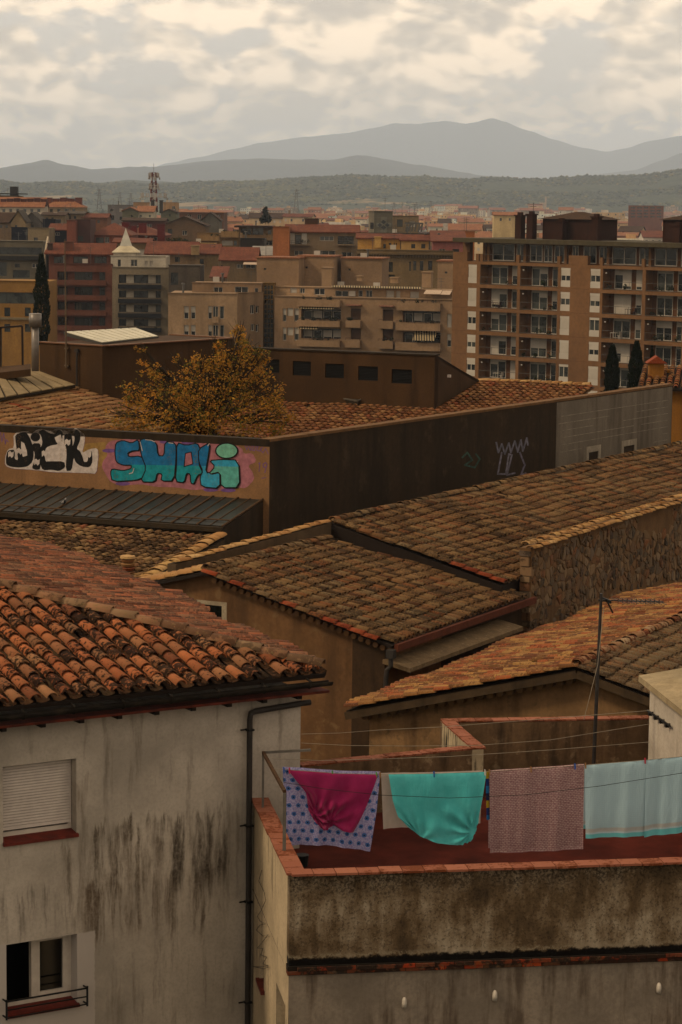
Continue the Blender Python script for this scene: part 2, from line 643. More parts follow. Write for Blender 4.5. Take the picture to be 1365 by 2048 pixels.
T_PALE = fam('clay_pale', [(.55, .39, .20), (.48, .30, .15), (.60, .44, .25)], a_dark=.35, a_pale=.3, dark=(.16, .07, .025))
DECK = plain('roof_underlay', (.055, .035, .022), .95)
MORTAR = plaster('mortar', (.22, .165, .11), amt=.5, big=2.)
COPE = tiles('coping_clay', [(.40, .20, .135), (.37, .175, .12), (.44, .225, .155)], dark=(.24, .09, .03), pale=(.40, .20, .08), a_dark=.85, a_pale=.35, src='obj', sc1=11., d_lo=.49)
WHITE_PVC = plain('white_pvc', (.66, .60, .55), .45, .05, spec=.4)
BLACK_IRON = plain('black_iron', (.012, .012, .013), .55, .2)
DARK_GLASS = plain('dark_glass', (.008, .009, .010), .08, .1, spec=.6)
RED_SILL = plain('red_sill_tile', (.22, .048, .026), .7, .2, 9)
PIPE = plain('grey_pipe', (.085, .072, .062), .7, .25, 4)

# ================================================================== white house
HW = Wall(at_y(300, 1500, 36.), 59.)
uR = HW.uz(602, 1400)[0]
EZ = 27.35
OUT = .40
K = on_plane(652, 1342, HW.P + HW.n * OUT, HW.n)
house = thing('white_house', HW.pt(uR, 18.), 'stained white rendered house with orange tiled hip roof in front', 'house')
w1 = HW.rect(6, 1534, 153.5, 1683)
_u0, _z0 = HW.uz(10, 1690)
w1 = (w1[0], w1[1], _z0 + .02, HW.uz(6, 1534)[1])
_zb = HW.uz(14, 2040)[1]
w2 = (HW.uz(13, 1890)[0], HW.uz(155, 1872)[0], _zb + .06, HW.uz(13, 1890)[1])
def stained(q, b):
    p = q.pos()
    P0 = HW.P
    u = q.vm('DOT_PRODUCT', q.vm('SUBTRACT', p, tuple(P0)), tuple(HW.e))
    z = q.sep(p)[2]
    base = (.57, .52, .455)
    big = q.noise(p, .7, 5, .6)
    fine = q.noise(p, 22, 4, .6)
    k = q.mix(q.ss(big, .3, .7), mul(base, .78), mul(base, 1.1))
    k = q.mix(q.m('MULTIPLY', q.ss(fine, .4, .7), .22), k, mul(base, .6))
    wv = q.m('MULTIPLY', q.m('SUBTRACT', q.noise(p, 5., 3, .6), .5), .06)
    uv = q.comb(q.m('ADD', u, wv), z, 0.)
    # rain streaks
    st = q.noise(q.vm('MULTIPLY', uv, (5., .5, 1.)), 1., 6, .6)
    k = q.mix(q.m('MULTIPLY', q.ss(st, .53, .72), .42), k, (.17, .14, .11))
    # mould curtains: each stain runs down from a ragged top edge
    def curtain(x0, x1, yt, yb, thr, amt, colr, sx=7.):
        ua, zt = HW.uz(x0, yt)
        ub = HW.uz(x1, yt)[0]
        zb = HW.uz(x0, yb)[1]
        edge = q.noise(q.vm('MULTIPLY', uv, (sx * .85, .6, 1.)), 1., 7, .65)
        rag = q.m('MULTIPLY', q.m('SUBTRACT', q.noise(q.vm('MULTIPLY', uv, (sx * 1.3, .02, 1.)), 1., 3), .5), 1.1)
        zz = q.m('ADD', z, rag)
        m_ = q.m('MULTIPLY', q.ss(zz, zb - .2, zb + .25), q.m('SUBTRACT', 1., q.ss(zz, zt - .10, zt + .04)))
        m_ = q.m('MULTIPLY', m_, q.m('MULTIPLY', q.ss(u, ua - .15, ua + .15), q.m('SUBTRACT', 1., q.ss(u, ub - .15, ub + .15))))
        grain = q.m('ADD', .72, q.m('MULTIPLY', q.ss(q.noise(p, 16, 5, .7), .35, .6), .28))
        return q.m('MULTIPLY', q.m('MULTIPLY', q.m('MULTIPLY', m_, q.ss(edge, thr, thr + .22)), grain), amt), colr
    for c_ in ((175, 300, 1650, 1800, .42, .85, (.085, .06, .038)), (315, 460, 1635, 1785, .40, .9, (.065, .048, .033), 6.), (165, 340, 1770, 1880, .42, .8, (.11, .072, .042), 8.), (225, 330, 1690, 1860, .44, .6, (.12, .08, .05), 4.),
               (320, 460, 1755, 1870, .47, .75, (.10, .07, .042)), (145, 215, 1560, 1620, .50, .6, (.13, .085, .05), 5.), (0, 110, 1790, 1870, .46, .6, (.08, .065, .05), 10.),
               (120, 165, 1690, 1850, .42, .55, (.10, .075, .05), 9.), (230, 480, 1900, 2048, .52, .5, (.13, .10, .075)), (400, 480, 1590, 1640, .56, .6, (.06, .05, .04), 12.)):
        m_, cc = curtain(*c_)
        k = q.mix(q.m('MULTIPLY', m_, .9), k, mul(cc, 1.15))
    # whiter repair render round the lower window
    ua, ub = w2[0] - .3, w2[1] + .28
    wob = q.m('MULTIPLY', q.m('SUBTRACT', q.noise(p, 9, 3), .5), .06)
    m2 = q.m('MULTIPLY', q.m('MULTIPLY', q.ss(q.m('ADD', u, wob), ua, ua + .02), q.m('SUBTRACT', 1., q.ss(q.m('ADD', u, wob), ub, ub + .02))), q.m('SUBTRACT', 1., q.ss(q.m('ADD', z, wob), w2[3] - .01, w2[3] + .02)))
    k = q.mix(q.m('MULTIPLY', m2, .85), k, (.58, .535, .495))
    q.put(b.inputs['Normal'], q.bump(q.m('ADD', fine, q.m('MULTIPLY', big, 2.)), .25, .012))
    return k
STAIN = mat('stained_render', stained, .94, .12)
uL = HW.uz(0, 1500)[0] - 3.5
shell(HW.P, 59., uL, uR, 12., EZ, 9., [(*w1, .22), (*w2, .26)]).build('wall', STAIN, house)
# upper window with closed roller shutter
WFR = plain('window_white', (.62, .565, .50), .5, .06, spec=.35)
def near_window(root, w, rec, shutter):
    u0, u1, z0, z1 = w
    fr = MB()
    b = .055
    for q in ((u0, u0 + b, z0, z1), (u1 - b, u1, z0, z1), (u0 + b, u1 - b, z1 - b, z1), (u0 + b, u1 - b, z0 + .03, z0 + .12)):
        HW.slab(fr, *q, -rec - .05, -rec + .03)
    win = fr.build('window', WFR, root)
    if shutter:
        n = 22
        zb = z0 + .20
        ht = (z1 - .01 - zb) / n
        for i in range(n):
            s_ = MB()
            HW.slab(s_, u0 + .012, u1 - .012, zb + i * ht + .006, zb + (i + 1) * ht, -rec + .034, -rec + .052)
            s_.build('shutter_slat', WHITE_PVC, win)
        s_ = MB()
        HW.slab(s_, u0 + .012, u1 - .012, zb - .05, zb + .001, -rec + .03, -rec + .056)
        s_.build('shutter_rail', WHITE_PVC, win)
        s_ = MB()
        HW.slab(s_, u0 + b, u1 - b, z0 + .12, zb + .02, -rec - .04, -rec - .03)
        s_.build('pane', DARK_GLASS, win)
    return win
near_window(house, w1, .22, True)
win = near_window(house, w2, .26, False)
u0, u1, z0, z1 = w2
um = u0 + (u1 - u0) * .47
m_ = MB()
HW.slab(m_, um - .045, um + .045, z0 + .12, z1 - .055, -.31, -.22)
m_.build('mullion', WFR, win)
m_ = MB()
for q in ((um + .045, um + .10, z0 + .12, z1 - .055), (u1 - .13, u1 - .055, z0 + .12, z1 - .055), (um + .1, u1 - .13, z0 + .12, z0 + .20), (um + .1, u1 - .13, z1 - .11, z1 - .055)):
    HW.slab(m_, *q, -.30, -.235)
m_.build('sash', WFR, win)
m_ = MB()
HW.slab(m_, um + .1, u1 - .13, z0 + .20, z1 - .11, -.285, -.275)
m_.build('pane', DARK_GLASS, win)
m_ = MB()   # the other sash stands open inwards
hp = HW.pt(u0 + .06, z0, -.29)
ed = (HW.e * .42 - HW.n * .9).normalized()
for a_, b_, c_, d_ in ((0, .42, .12, .18), (0, .42, z1 - z0 - .12, z1 - z0 - .06), (0, .06, .18, z1 - z0 - .12), (.36, .42, .18, z1 - z0 - .12)):
    m_.box(hp + ed * ((a_ + b_) / 2) + UP * ((c_ + d_) / 2), ed * ((b_ - a_) / 2), ed.cross(UP) * .022, UP * ((d_ - c_) / 2))
m_.build('open_sash', WFR, win)
m_ = MB()
m_.box(hp + ed * .21 + UP * ((z1 - z0) / 2), ed * .15, ed.cross(UP) * .004, UP * ((z1 - z0) / 2 - .17))
m_.build('pane', DARK_GLASS, win)
m_ = MB()
HW.slab(m_, u0 - 1.2, u1 + .6, z0 - .6, z1 + .3, -1.6, -1.5)
m_.build('dark_room', plain('room_dark', (.012, .011, .010), .9), win)
for w in (w1, w2):   # red tiled sills
    m_ = MB()
    a_, b_, zz = w[0], w[1], w[2]
    m_.mesh([HW.pt(a_ - .01, zz - .035, .05), HW.pt(b_ + .02, zz - .035, .05), HW.pt(b_ + .02, zz + .01, .05), HW.pt(a_ - .01, zz + .01, .05),
             HW.pt(a_, zz + .005, -.24), HW.pt(b_, zz + .005, -.24), HW.pt(b_, zz + .06, -.24), HW.pt(a_, zz + .06, -.24)],
            [(0, 1, 2, 3), (5, 4, 7, 6), (3, 2, 6, 7), (1, 0, 4, 5), (0, 3, 7, 4), (2, 1, 5, 6)])
    m_.build('sill', RED_SILL, house)
# iron guard rail of the lower window
g_ = MB()
a_, b_ = w2[0] - .06, w2[1] + .10
zr = w2[2]
for zz, t in ((zr + .27, .022), (zr + .14, .016), (zr + .02, .016)):
    g_.bar(HW.pt(a_, zz, .14), HW.pt(b_, zz, .14), .02, t)
for uu in (a_, b_):
    g_.bar(HW.pt(uu, zr - .01, .14), HW.pt(uu, zr + .30, .14), .03, .03)
    g_.bar(HW.pt(uu, zr + .27, 0.), HW.pt(uu, zr + .27, .14), .018, .018)
    g_.bar(HW.pt(uu, zr + .02, 0.), HW.pt(uu, zr + .02, .14), .018, .018)
g_.build('guard_rail', BLACK_IRON, house)
# roof: front slope, hip and right slope
pit = rad(15.2)
down1 = (HW.n * math.cos(pit) - UP * math.sin(pit)).normalized()
H0 = on_plane(0, 1178, K, (HW.n * math.sin(pit) + UP * math.cos(pit)))
def st_of(O, ac, dn, p):
    return (p - O).dot(ac), (p - O).dot(dn)
hip = (H0 - K).normalized()
Hfar = K + hip * 9.
fs, ft = st_of(K, HW.e, down1, Hfar)
tile_roof(house, K, HW.e, down1, [(0., .0), (fs, ft), (fs - 4.5, ft), (fs - 4.5, 0.)], T_FRONT, DECK, sp=.262, ex=.345, nind=300, segs=8, sag=.012, t0=.02)
e2 = az(-20.)
n2 = hip.cross(e2).normalized()
n2 = n2 if n2.z > 0 else -n2
down2 = (V((n2.x, n2.y, 0)).normalized() * n2.z - UP * math.hypot(n2.x, n2.y)).normalized()
pts2 = [st_of(K, e2, down2, on_plane(x, y, K, n2)) for x, y in ((655, 1338), (605, 1313), (513, 1272), (447, 1249), (424, 1238), (404, 1217), (374, 1199), (327, 1179), (272, 1161), (195, 1131), (97, 1094), (0, 1077), (-120, 1062))]
poly2 = pts2 + [st_of(K, e2, down2, K + hip * 7.6)]
tile_roof(house, K, e2, down2, poly2, T_BACK, DECK, sp=.235, ex=.345, nind=300, segs=6, sag=.02, channel=True, t0=.05)
ridge_line(house, K + hip * 8.2 + UP * .06, K + UP * .05 + hip * .05, T_PALE if False else fam('clay_hip', [(.40, .29, .19), (.36, .22, .14), (.47, .30, .19)], a_dark=.4, a_pale=.5), .42, .135, 'hip_tile')
# gutter, soffit, rafter ends
GUT = plaster('crusted_gutter', (.055, .045, .035), dirt=(.16, .13, .09), amt=.5, big=3., lo=.5)
gz = K.z - .15
m_ = MB()
A_, B_ = HW.pt(uL, gz, OUT + .06), HW.pt((K - HW.P).dot(HW.e) + .06, gz, OUT + .06)
pr = []
for k in range(9):
    q = math.pi * k / 8
    pr.append((math.cos(q) * .078, -math.sin(q) * .078))
vs = [P_ + HW.n * a_ + UP * b_ for P_ in (A_, B_) for a_, b_ in pr] + [P_ + HW.n * (a_ * .88) + UP * (b_ * .88) for P_ in (A_, B_) for a_, b_ in pr]
fs_ = [(k, k + 9, k + 10, k + 1) for k in range(8)] + [(k + 18, k + 19, k + 28, k + 27) for k in range(8)] + [(0, 18, 27, 9), (8, 17, 35, 26), (9, 27) + tuple(27 + k for k in range(1, 9)) + tuple(17 - k for k in range(8))]
m_.mesh(vs, fs_)
m_.build('gutter', GUT, house)
gd = (B_ - A_).normalized()
for k in range(11):
    q = B_ - gd * (.4 + k * .8)
    if in_view(q):
        MB().bar(q + HW.n * -.1 + UP * .06, q + HW.n * .085 + UP * .03, .03, .02).tube([q + HW.n * (.085 * math.cos(w)) + UP * (-.085 * math.sin(w)) for w in [math.pi * i / 6 for i in range(7)]], .01, 5).build('gutter_bracket', GUT, house)
m_ = MB()
HW.slab(m_, uL, uR + .3, EZ - .02, EZ + .02, -.1, OUT - .02)
m_.build('soffit', plain('soffit_clay', (.20, .06, .032), .9, .3, 5), house)
for k in range(16):
    uu = uR - .2 - k * .62
    if in_view(HW.pt(uu, EZ)):
        MB().bar(HW.pt(uu, EZ - .055, -.05), HW.pt(uu, EZ - .055, OUT - .08), .08, .065).build('rafter_end', GUT, house)
# downpipe with elbow
m_ = MB()
pe = HW.at(614, 1402, .11)
pu, pz = HW.uz(494, 1424)
pl = HW.pt(pu + .10, HW.at(505, 1420).z, .10)
pd = HW.pt(pu, HW.at(494, 1436).z, .10)
mid = HW.pt(pu + .02, (pl.z + pd.z) / 2 + .035, .10)
m_.tube([pe, HW.at(600, 1404, .10), pl, mid, pd, HW.pt(pu, 12., .10)], .046, 10)
m_.build('downpipe', PIPE, house, True)
for y in (1457, 1648, 1800, 2000):
    zz = HW.uz(494, y)[1]
    MB().box(HW.pt(pu, zz, .10), HW.e * .056, HW.n * .056, UP * .014).box(HW.pt(pu - .09, zz, .06), HW.e * .05, HW.n * .01, UP * .01).build('pipe_clamp', BLACK_IRON, house)

# ================================================================== terrace
zc = HW.uz(508, 1600)[1]
tA = at_z(580, 1752, zc)            # front left corner of the coping
tJ = HW.at(508, 1600)               # coping meets the white house
tF = at_z(1365, 1727, zc)
tdir = (tF - tA).normalized()
tL = (tJ - tA).normalized()
TW = Wall(tA, math.degrees(math.atan2(tdir.x, tdir.y)))
zfl = zc - .88
terr = thing('terrace_building', tA - UP * 8, 'weathered flat-roofed building with clay-coped roof terrace under the washing', 'building')
def weathered(q, b):
    p = q.pos()
    z = q.sep(p)[2]
    u = q.vm('DOT_PRODUCT', p, tuple(TW.e))
    n = q.noise(p, 1.1, 6, .65)
    f = q.noise(p, 26, 6, .7)
    st = q.noise(q.vm('MULTIPLY', q.comb(u, z, 0.), (4., .8, 1.)), 1., 6, .65)
    k = q.ramp(q.m('ADD', q.m('MULTIPLY', n, .6), q.m('MULTIPLY', st, .4)), [(.36, (.12, .092, .062)), (.46, (.22, .165, .105)), (.53, (.32, .26, .19)), (.64, (.52, .46, .37))])
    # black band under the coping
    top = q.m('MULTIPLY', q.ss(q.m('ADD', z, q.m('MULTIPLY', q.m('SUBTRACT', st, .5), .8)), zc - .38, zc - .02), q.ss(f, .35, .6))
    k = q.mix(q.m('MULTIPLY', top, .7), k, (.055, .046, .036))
    sp_ = q.m('MULTIPLY', q.ss(q.noise(p, 42, 3, .6), .60, .66), q.ss(n, .38, .6))
    k = q.mix(q.m('MULTIPLY', sp_, .75), k, (.42, .36, .27))
    k = q.mix(q.m('MULTIPLY', q.ss(f, .5, .62), .45), k, (.055, .04, .026))
    dz = zc - 1.22
    wob = q.m('MULTIPLY', q.m('SUBTRACT', q.noise(p, 9, 4, .7), .5), .16)
    bl = q.m('SUBTRACT', 1., q.ss(q.m('ADD', z, wob), dz, dz + .05))
    k = q.mix(bl, k, (.022, .018, .014))
    crust = q.m('MULTIPLY', q.m('MULTIPLY', q.ss(q.m('ADD', z, wob), dz + .02, dz + .05), q.m('SUBTRACT', 1., q.ss(q.m('ADD', z, wob), dz + .05, dz + .12))), q.ss(f, .42, .55))
    k = q.mix(q.m('MULTIPLY', crust, .8), k, (.40, .35, .27))
    q.put(b.inputs['Normal'], q.bump(f, .6, .015))
    return k
WEATH = mat('weathered_render', weathered, .96, .1)
GREYR = plaster('grey_render', (.37, .32, .265), dirt=(.12, .085, .06), amt=.65, big=1.4, streak=4., lo=.50, hi=.66)
CREAM = plaster('cream_render', (.60, .51, .38), dirt=(.06, .048, .032), amt=.75, big=.8, streak=6., lo=.55, hi=.70)
lu = 8.5
ledz = TW.uz(582, 1948)[1]
shell(tA, TW.a, 0., lu, ledz + .11, zc, .22, top=True).build('parapet', WEATH, terr)
lw = MB()       # storey below and the left side, in cream
shell(tA, TW.a, 0., lu, 12., ledz - .02, 7., sides=False).build('wall', GREYR, terr)
SW = Wall(tA, math.degrees(math.atan2(tL.x, tL.y)) + 180)   # side wall faces left: u runs towards the camera
Ls = (tJ - tA).length
def side_uz(x, y):
    return SW.uz(x, y)
wn = SW.rect(553, 1965, 571, 2060)
wo_ = SW.rect(520, 1905, 528, 1980)
shell(tA, SW.a, -Ls - .6, -.03, 12., zc - .003, .2, [(wo_[0], wo_[1] + .0, wo_[2], wo_[3], .14), (wn[0], wn[1], wn[2] - 2, wn[3], .14)], rec=.14).build('side_wall', CREAM, terr)
for w in (wo_, (wn[0], wn[1], wn[2] - 2, wn[3])):
    m_ = MB()
    SW.slab(m_, w[0] - .05, w[1] + .05, w[2] - .05, w[3] + .05, -.17, -.145)
    wi = m_.build('window', WFR, terr)
    m_ = MB()
    SW.slab(m_, w[0] + .12, w[1] - .04, w[2] + .05, w[3] - .06, -.144, -.135)
    m_.build('pane', DARK_GLASS, wi)
m_ = MB()
SW.slab(m_, wo_[0] - .03, wo_[1] + .12, wo_[2] - .04, wo_[2] + .01, -.12, .06)
m_.build('sill', RED_SILL, terr)
# brick string course: two rows of thin bricks
BRK = tiles('string_brick', [(.42, .10, .035), (.34, .085, .032), (.25, .10, .055), (.16, .10, .06), (.46, .13, .045)], dark=(.055, .042, .03), pale=(.24, .19, .12), a_dark=.9, a_pale=.5, src='obj', sc1=6., d_lo=.44)
for row in range(2):
    zz = ledz + .018 + row * .055
    u = -.03 + (row % 2) * .14
    while u < lu:
        p_ = TW.pt(u + .14, zz, .0)
        if in_view(p_):
            ou = .045 + row * .012 + rng.uniform(-.008, .008)
            m_ = MB()
            TW.slab(m_, u + .005, u + .275, zz - .024, zz + .024, -.1, ou)
            m_.build('brick', BRK, terr)
        u += .28
m_ = MB()
TW.slab(m_, -.02, lu, ledz - .018, ledz + .112, -.15, .022)
m_.build('course_mortar', plaster('mould_mortar', (.06, .046, .032), amt=.6, big=3.), terr)
# floor, coping
FLOORM = plain('terrace_floor_red', (.145, .047, .034), .97, .3, 1.2, spec=.04, bump=.1)
bB = at_z(605, 1535, zc)
bC = at_z(945, 1500, zc)
bD = at_z(885, 1447, zc)
bE = at_z(1295, 1440, zc)
bd = (bE - bD).normalized()
bF = bD + bd * 9.
fl_poly = [tA, TW.pt(lu, zc), bF, bD, bC, bB, tJ]
dz_ = UP * (zfl - zc)
m_ = MB()
fc_ = sum(fl_poly, V((0, 0, 0))) / len(fl_poly)
m_.prism([p + dz_ + (fc_ - p).normalized() * .16 for p in fl_poly], UP * -.18)
m_.build('terrace_floor', FLOORM, terr)
inw = V((-tL.y, tL.x, 0))
inw = inw if inw.dot(tdir) > 0 else -inw
coping(terr, tA + tdir * .02 + TW.n * .05, TW.pt(lu, zc) + TW.n * .05, -TW.n * .27, .032, COPE, .31)
coping(terr, tA - inw * .04 + tL * .02, tJ - inw * .04, inw * .27, .032, COPE, .31, lift=.003)
# rear parapets
BACKW = plaster('rear_parapet_render', (.29, .205, .13), dirt=(.085, .062, .042), amt=.8, big=1.6, streak=3., lo=.48, hi=.68, pale=(.46, .36, .25))
JOGW = plaster('jog_render', (.62, .53, .39), dirt=(.05, .042, .03), amt=.9, big=.8, streak=9., lo=.52, hi=.64)
def parapet(A, B, inn, name, m1):
    MB().prism([A, B, B + inn * .2, A + inn * .2], UP * -2.2).build(name, m1, terr)
def perp(A, B, towards):
    e = (B - A).normalized()
    p = V((-e.y, e.x, 0))
    return p if p.dot(towards - A) > 0 else -p
far_ = V((2, 60, zc))
parapet(bB - UP * .0, bC, perp(bB, bC, far_), 'parapet', BACKW)
parapet(bC, bD, perp(bC, bD, V((9, 41, zc))), 'parapet', JOGW)
parapet(bD, bF, perp(bD, bF, far_), 'parapet', BACKW)
coping(terr, bB, bC, perp(bB, bC, far_) * .24, .03, COPE, .31, lift=.002)
coping(terr, bC, bD, perp(bC, bD, V((9, 41, zc))) * .24, .03, COPE, .31, lift=.0055)
coping(terr, bD, bF, perp(bD, bF, far_) * .24, .03, COPE, .31, lift=.009)
# vents in the lower wall
VENTM = plain('vent_white', (.60, .55, .48), .6, .08)
for k, (x, y) in enumerate(((809, 2004), (990, 1990), (1318, 1975))):
    c = TW.at(x, y)
    vs, fs_ = [], []
    N_ = 8
    for j, (zz, w, o) in enumerate(((-.075, .036, .052), (.0, .036, .06), (.04, .032, .056), (.065, .02, .042), (.078, .006, .02))):
        for i in range(N_ + 1):
            q = math.pi * i / N_
            vs.append(c + TW.e * (math.cos(q) * w) + TW.n * (math.sin(q) * o + .002) + UP * zz)
    for j in range(4):
        for i in range(N_):
            fs_.append((j * 9 + i, j * 9 + i + 1, j * 9 + 10 + i, j * 9 + 9 + i))
    fs_.append(tuple(range(8, -1, -1)))
    m_ = MB()
    m_.mesh(vs, fs_)
    o = m_.build('vent_cover', VENTM, None, True, loc=c, label=('white hooded vent cover closest to the wall corner', 'white hooded vent cover, middle of the three on the wall', 'white hooded vent cover farthest from the house corner')[k], cat='vent', group='vent covers in the terrace wall')
# loose cable on the side wall
m_ = MB()
cw = [(528, 1740), (522, 1762), (533, 1785), (536, 1800), (526, 1822), (519, 1832), (524, 1842), (536, 1847), (524, 1850), (517, 1860), (530, 1872), (541, 1869), (526, 1888), (519, 1896), (530, 1897), (526, 1910), (538, 1914), (530, 1928), (541, 1931), (520, 1934), (508, 1932), (532, 1938), (540, 1934)]
m_.tube([SW.at(x, y, .03) for x, y in cw], .004, 5)
m_.build('cable', BLACK_IRON, terr)

# ================================================================== stair hut on the terrace
HUTM = plaster('hut_white', (.66, .60, .52), dirt=(.30, .26, .2), amt=.35, big=.7, streak=3., lo=.5)
hC = bE - UP * .0
hz = TW.n * 0
hutd = (at_z(1365, 1412, 27.6) - at_z(1283, 1347, 27.6)).normalized()     # towards the camera
hC = at_y(1297, 1500, 42.9)
htop = at_y(1297, 1368, 42.9).z
hut = thing('stair_hut', V((hC.x, hC.y, zfl)), 'white stair hut with pale sloping slab roof on the terrace', 'hut')
hr = V((-hutd.y, hutd.x, 0))
hr = hr if hr.x > 0 else -hr
b0 = V((hC.x, hC.y, zfl))
MB().prism([b0, b0 + hutd * 5, b0 + hutd * 5 + hr * 3, b0 + hr * 3], UP * (htop - zfl)).build('wall', HUTM, hut)
SLABM = plaster('slab_concrete', (.50, .42, .29), dirt=(.2, .15, .09), amt=.5, big=1.)
t0_ = V((hC.x, hC.y, htop + .004)) - hr * .16 - hutd * .22
MB().prism([t0_, t0_ + hutd * 5.5, t0_ + hutd * 5.5 + hr * 3.4 + UP * .55, t0_ + hr * 3.4 + UP * .55], UP * .11).build('roof_slab', SLABM, hut)
# clothes-line bracket on the hut wall
br = MB()
HTW = Wall(V((hC.x, hC.y, 0)), math.degrees(math.atan2(hutd.x, hutd.y)))
q0, q1 = HTW.at(1302, 1421, .06), HTW.at(1347, 1452, .06)
br.bar(q0, q1, .03, .03)
for k in range(4):
    a_ = q0.lerp(q1, .12 + k * .25)
    br.box(a_ - UP * .03, HTW.e * .035, HTW.n * .03, UP * .03)
    br.bar(a_, a_ - HTW.n * .06, .02, .02)
brk = br.build('line_bracket', BLACK_IRON, None, loc=q0, label='black clothes line bracket on the white stair hut', cat='bracket')

# ================================================================== clothes-line frame and lines
RUST = plaster('rusty_iron', (.16, .10, .055), dirt=(.09, .035, .014), amt=.8, big=6.)
GALV = plain('galvanised', (.26, .24, .21), .5, .15, metal=.3)
aF, aN = at_z(527, 1505, zc + .9), at_z(570, 1583, zc + .9)
ls = thing('drying_rack', V((aN.x, aN.y, zfl)), 'rusty steel clothes line frame beside the white house', 'clothes frame')
MB().bar(aF, aN, .045, .045).build('arm', RUST, ls)
MB().bar(V((aN.x, aN.y, zfl)), aN - UP * .02, .05, .05).build('post', GALV, ls)
MB().bar(V((aF.x, aF.y, zc)), aF - UP * .025, .035, .035).build('post', GALV, ls)
MB().bar(aF, at_y(622, 1500, aF.y + .1), .035, .035).build('cross_bar', GALV, ls)
def Lp(x, y):
    return at_y(x, y, 35.15 + (x - 545) * .0017)
LINE = [(548, 1538), (600, 1541), (680, 1547), (760, 1548.5), (870, 1547), (970, 1543.5), (1070, 1537), (1170, 1530), (1270, 1522), (1365, 1513), (1450, 1505)]
def line_y(x):
    for (a, b), (c, d_) in zip(LINE, LINE[1:]):
        if a <= x <= c:
            return b + (d_ - b) * (x - a) / (c - a)
    return LINE[0][1] if x < 548 else LINE[-1][1]
CORD = plain('clothes_cord', (.42, .37, .30), .8)
CORDD = plain('dark_cord', (.05, .05, .05), .8)
def cord(pts, mt, label, r=.0045):
    o = MB().tube(pts, r, 5).build('clothes_line', mt, None, loc=pts[0], label=label, cat='clothes line', group='clothes lines over the terrace')
cord([Lp(x, y) for x, y in LINE], CORD, 'pale cord the washing hangs from')
cord([at_y(x, y, 36.2 + (x - 545) * .004) for x, y in ((545, 1517), (640, 1521), (760, 1518), (900, 1513), (1100, 1500), (1300, 1484))], CORD, 'pale cord just above the washing, empty')
cord([at_y(x, y, 36.6 + (x - 600) * .005) for x, y in ((603, 1486), (700, 1491), (820, 1492), (950, 1491), (1100, 1480), (1300, 1448))], CORD, 'empty pale cord crossing the low end of the rear parapet')
cord([at_y(x, y, 37.4 + (x - 600) * .004) for x, y in ((603, 1468), (680, 1466), (760, 1460), (880, 1454), (1050, 1441), (1300, 1421))], CORD, 'uppermost empty pale cord in front of the brown gable')
cord([at_y(x, y, 34.5 + (x - 560) * .0012) for x, y in ((568, 1565), (650, 1578), (760, 1590), (900, 1596), (1050, 1590), (1200, 1572), (1365, 1546), (1450, 1532))], CORDD, 'dark thin cord hanging in front of the sheets')

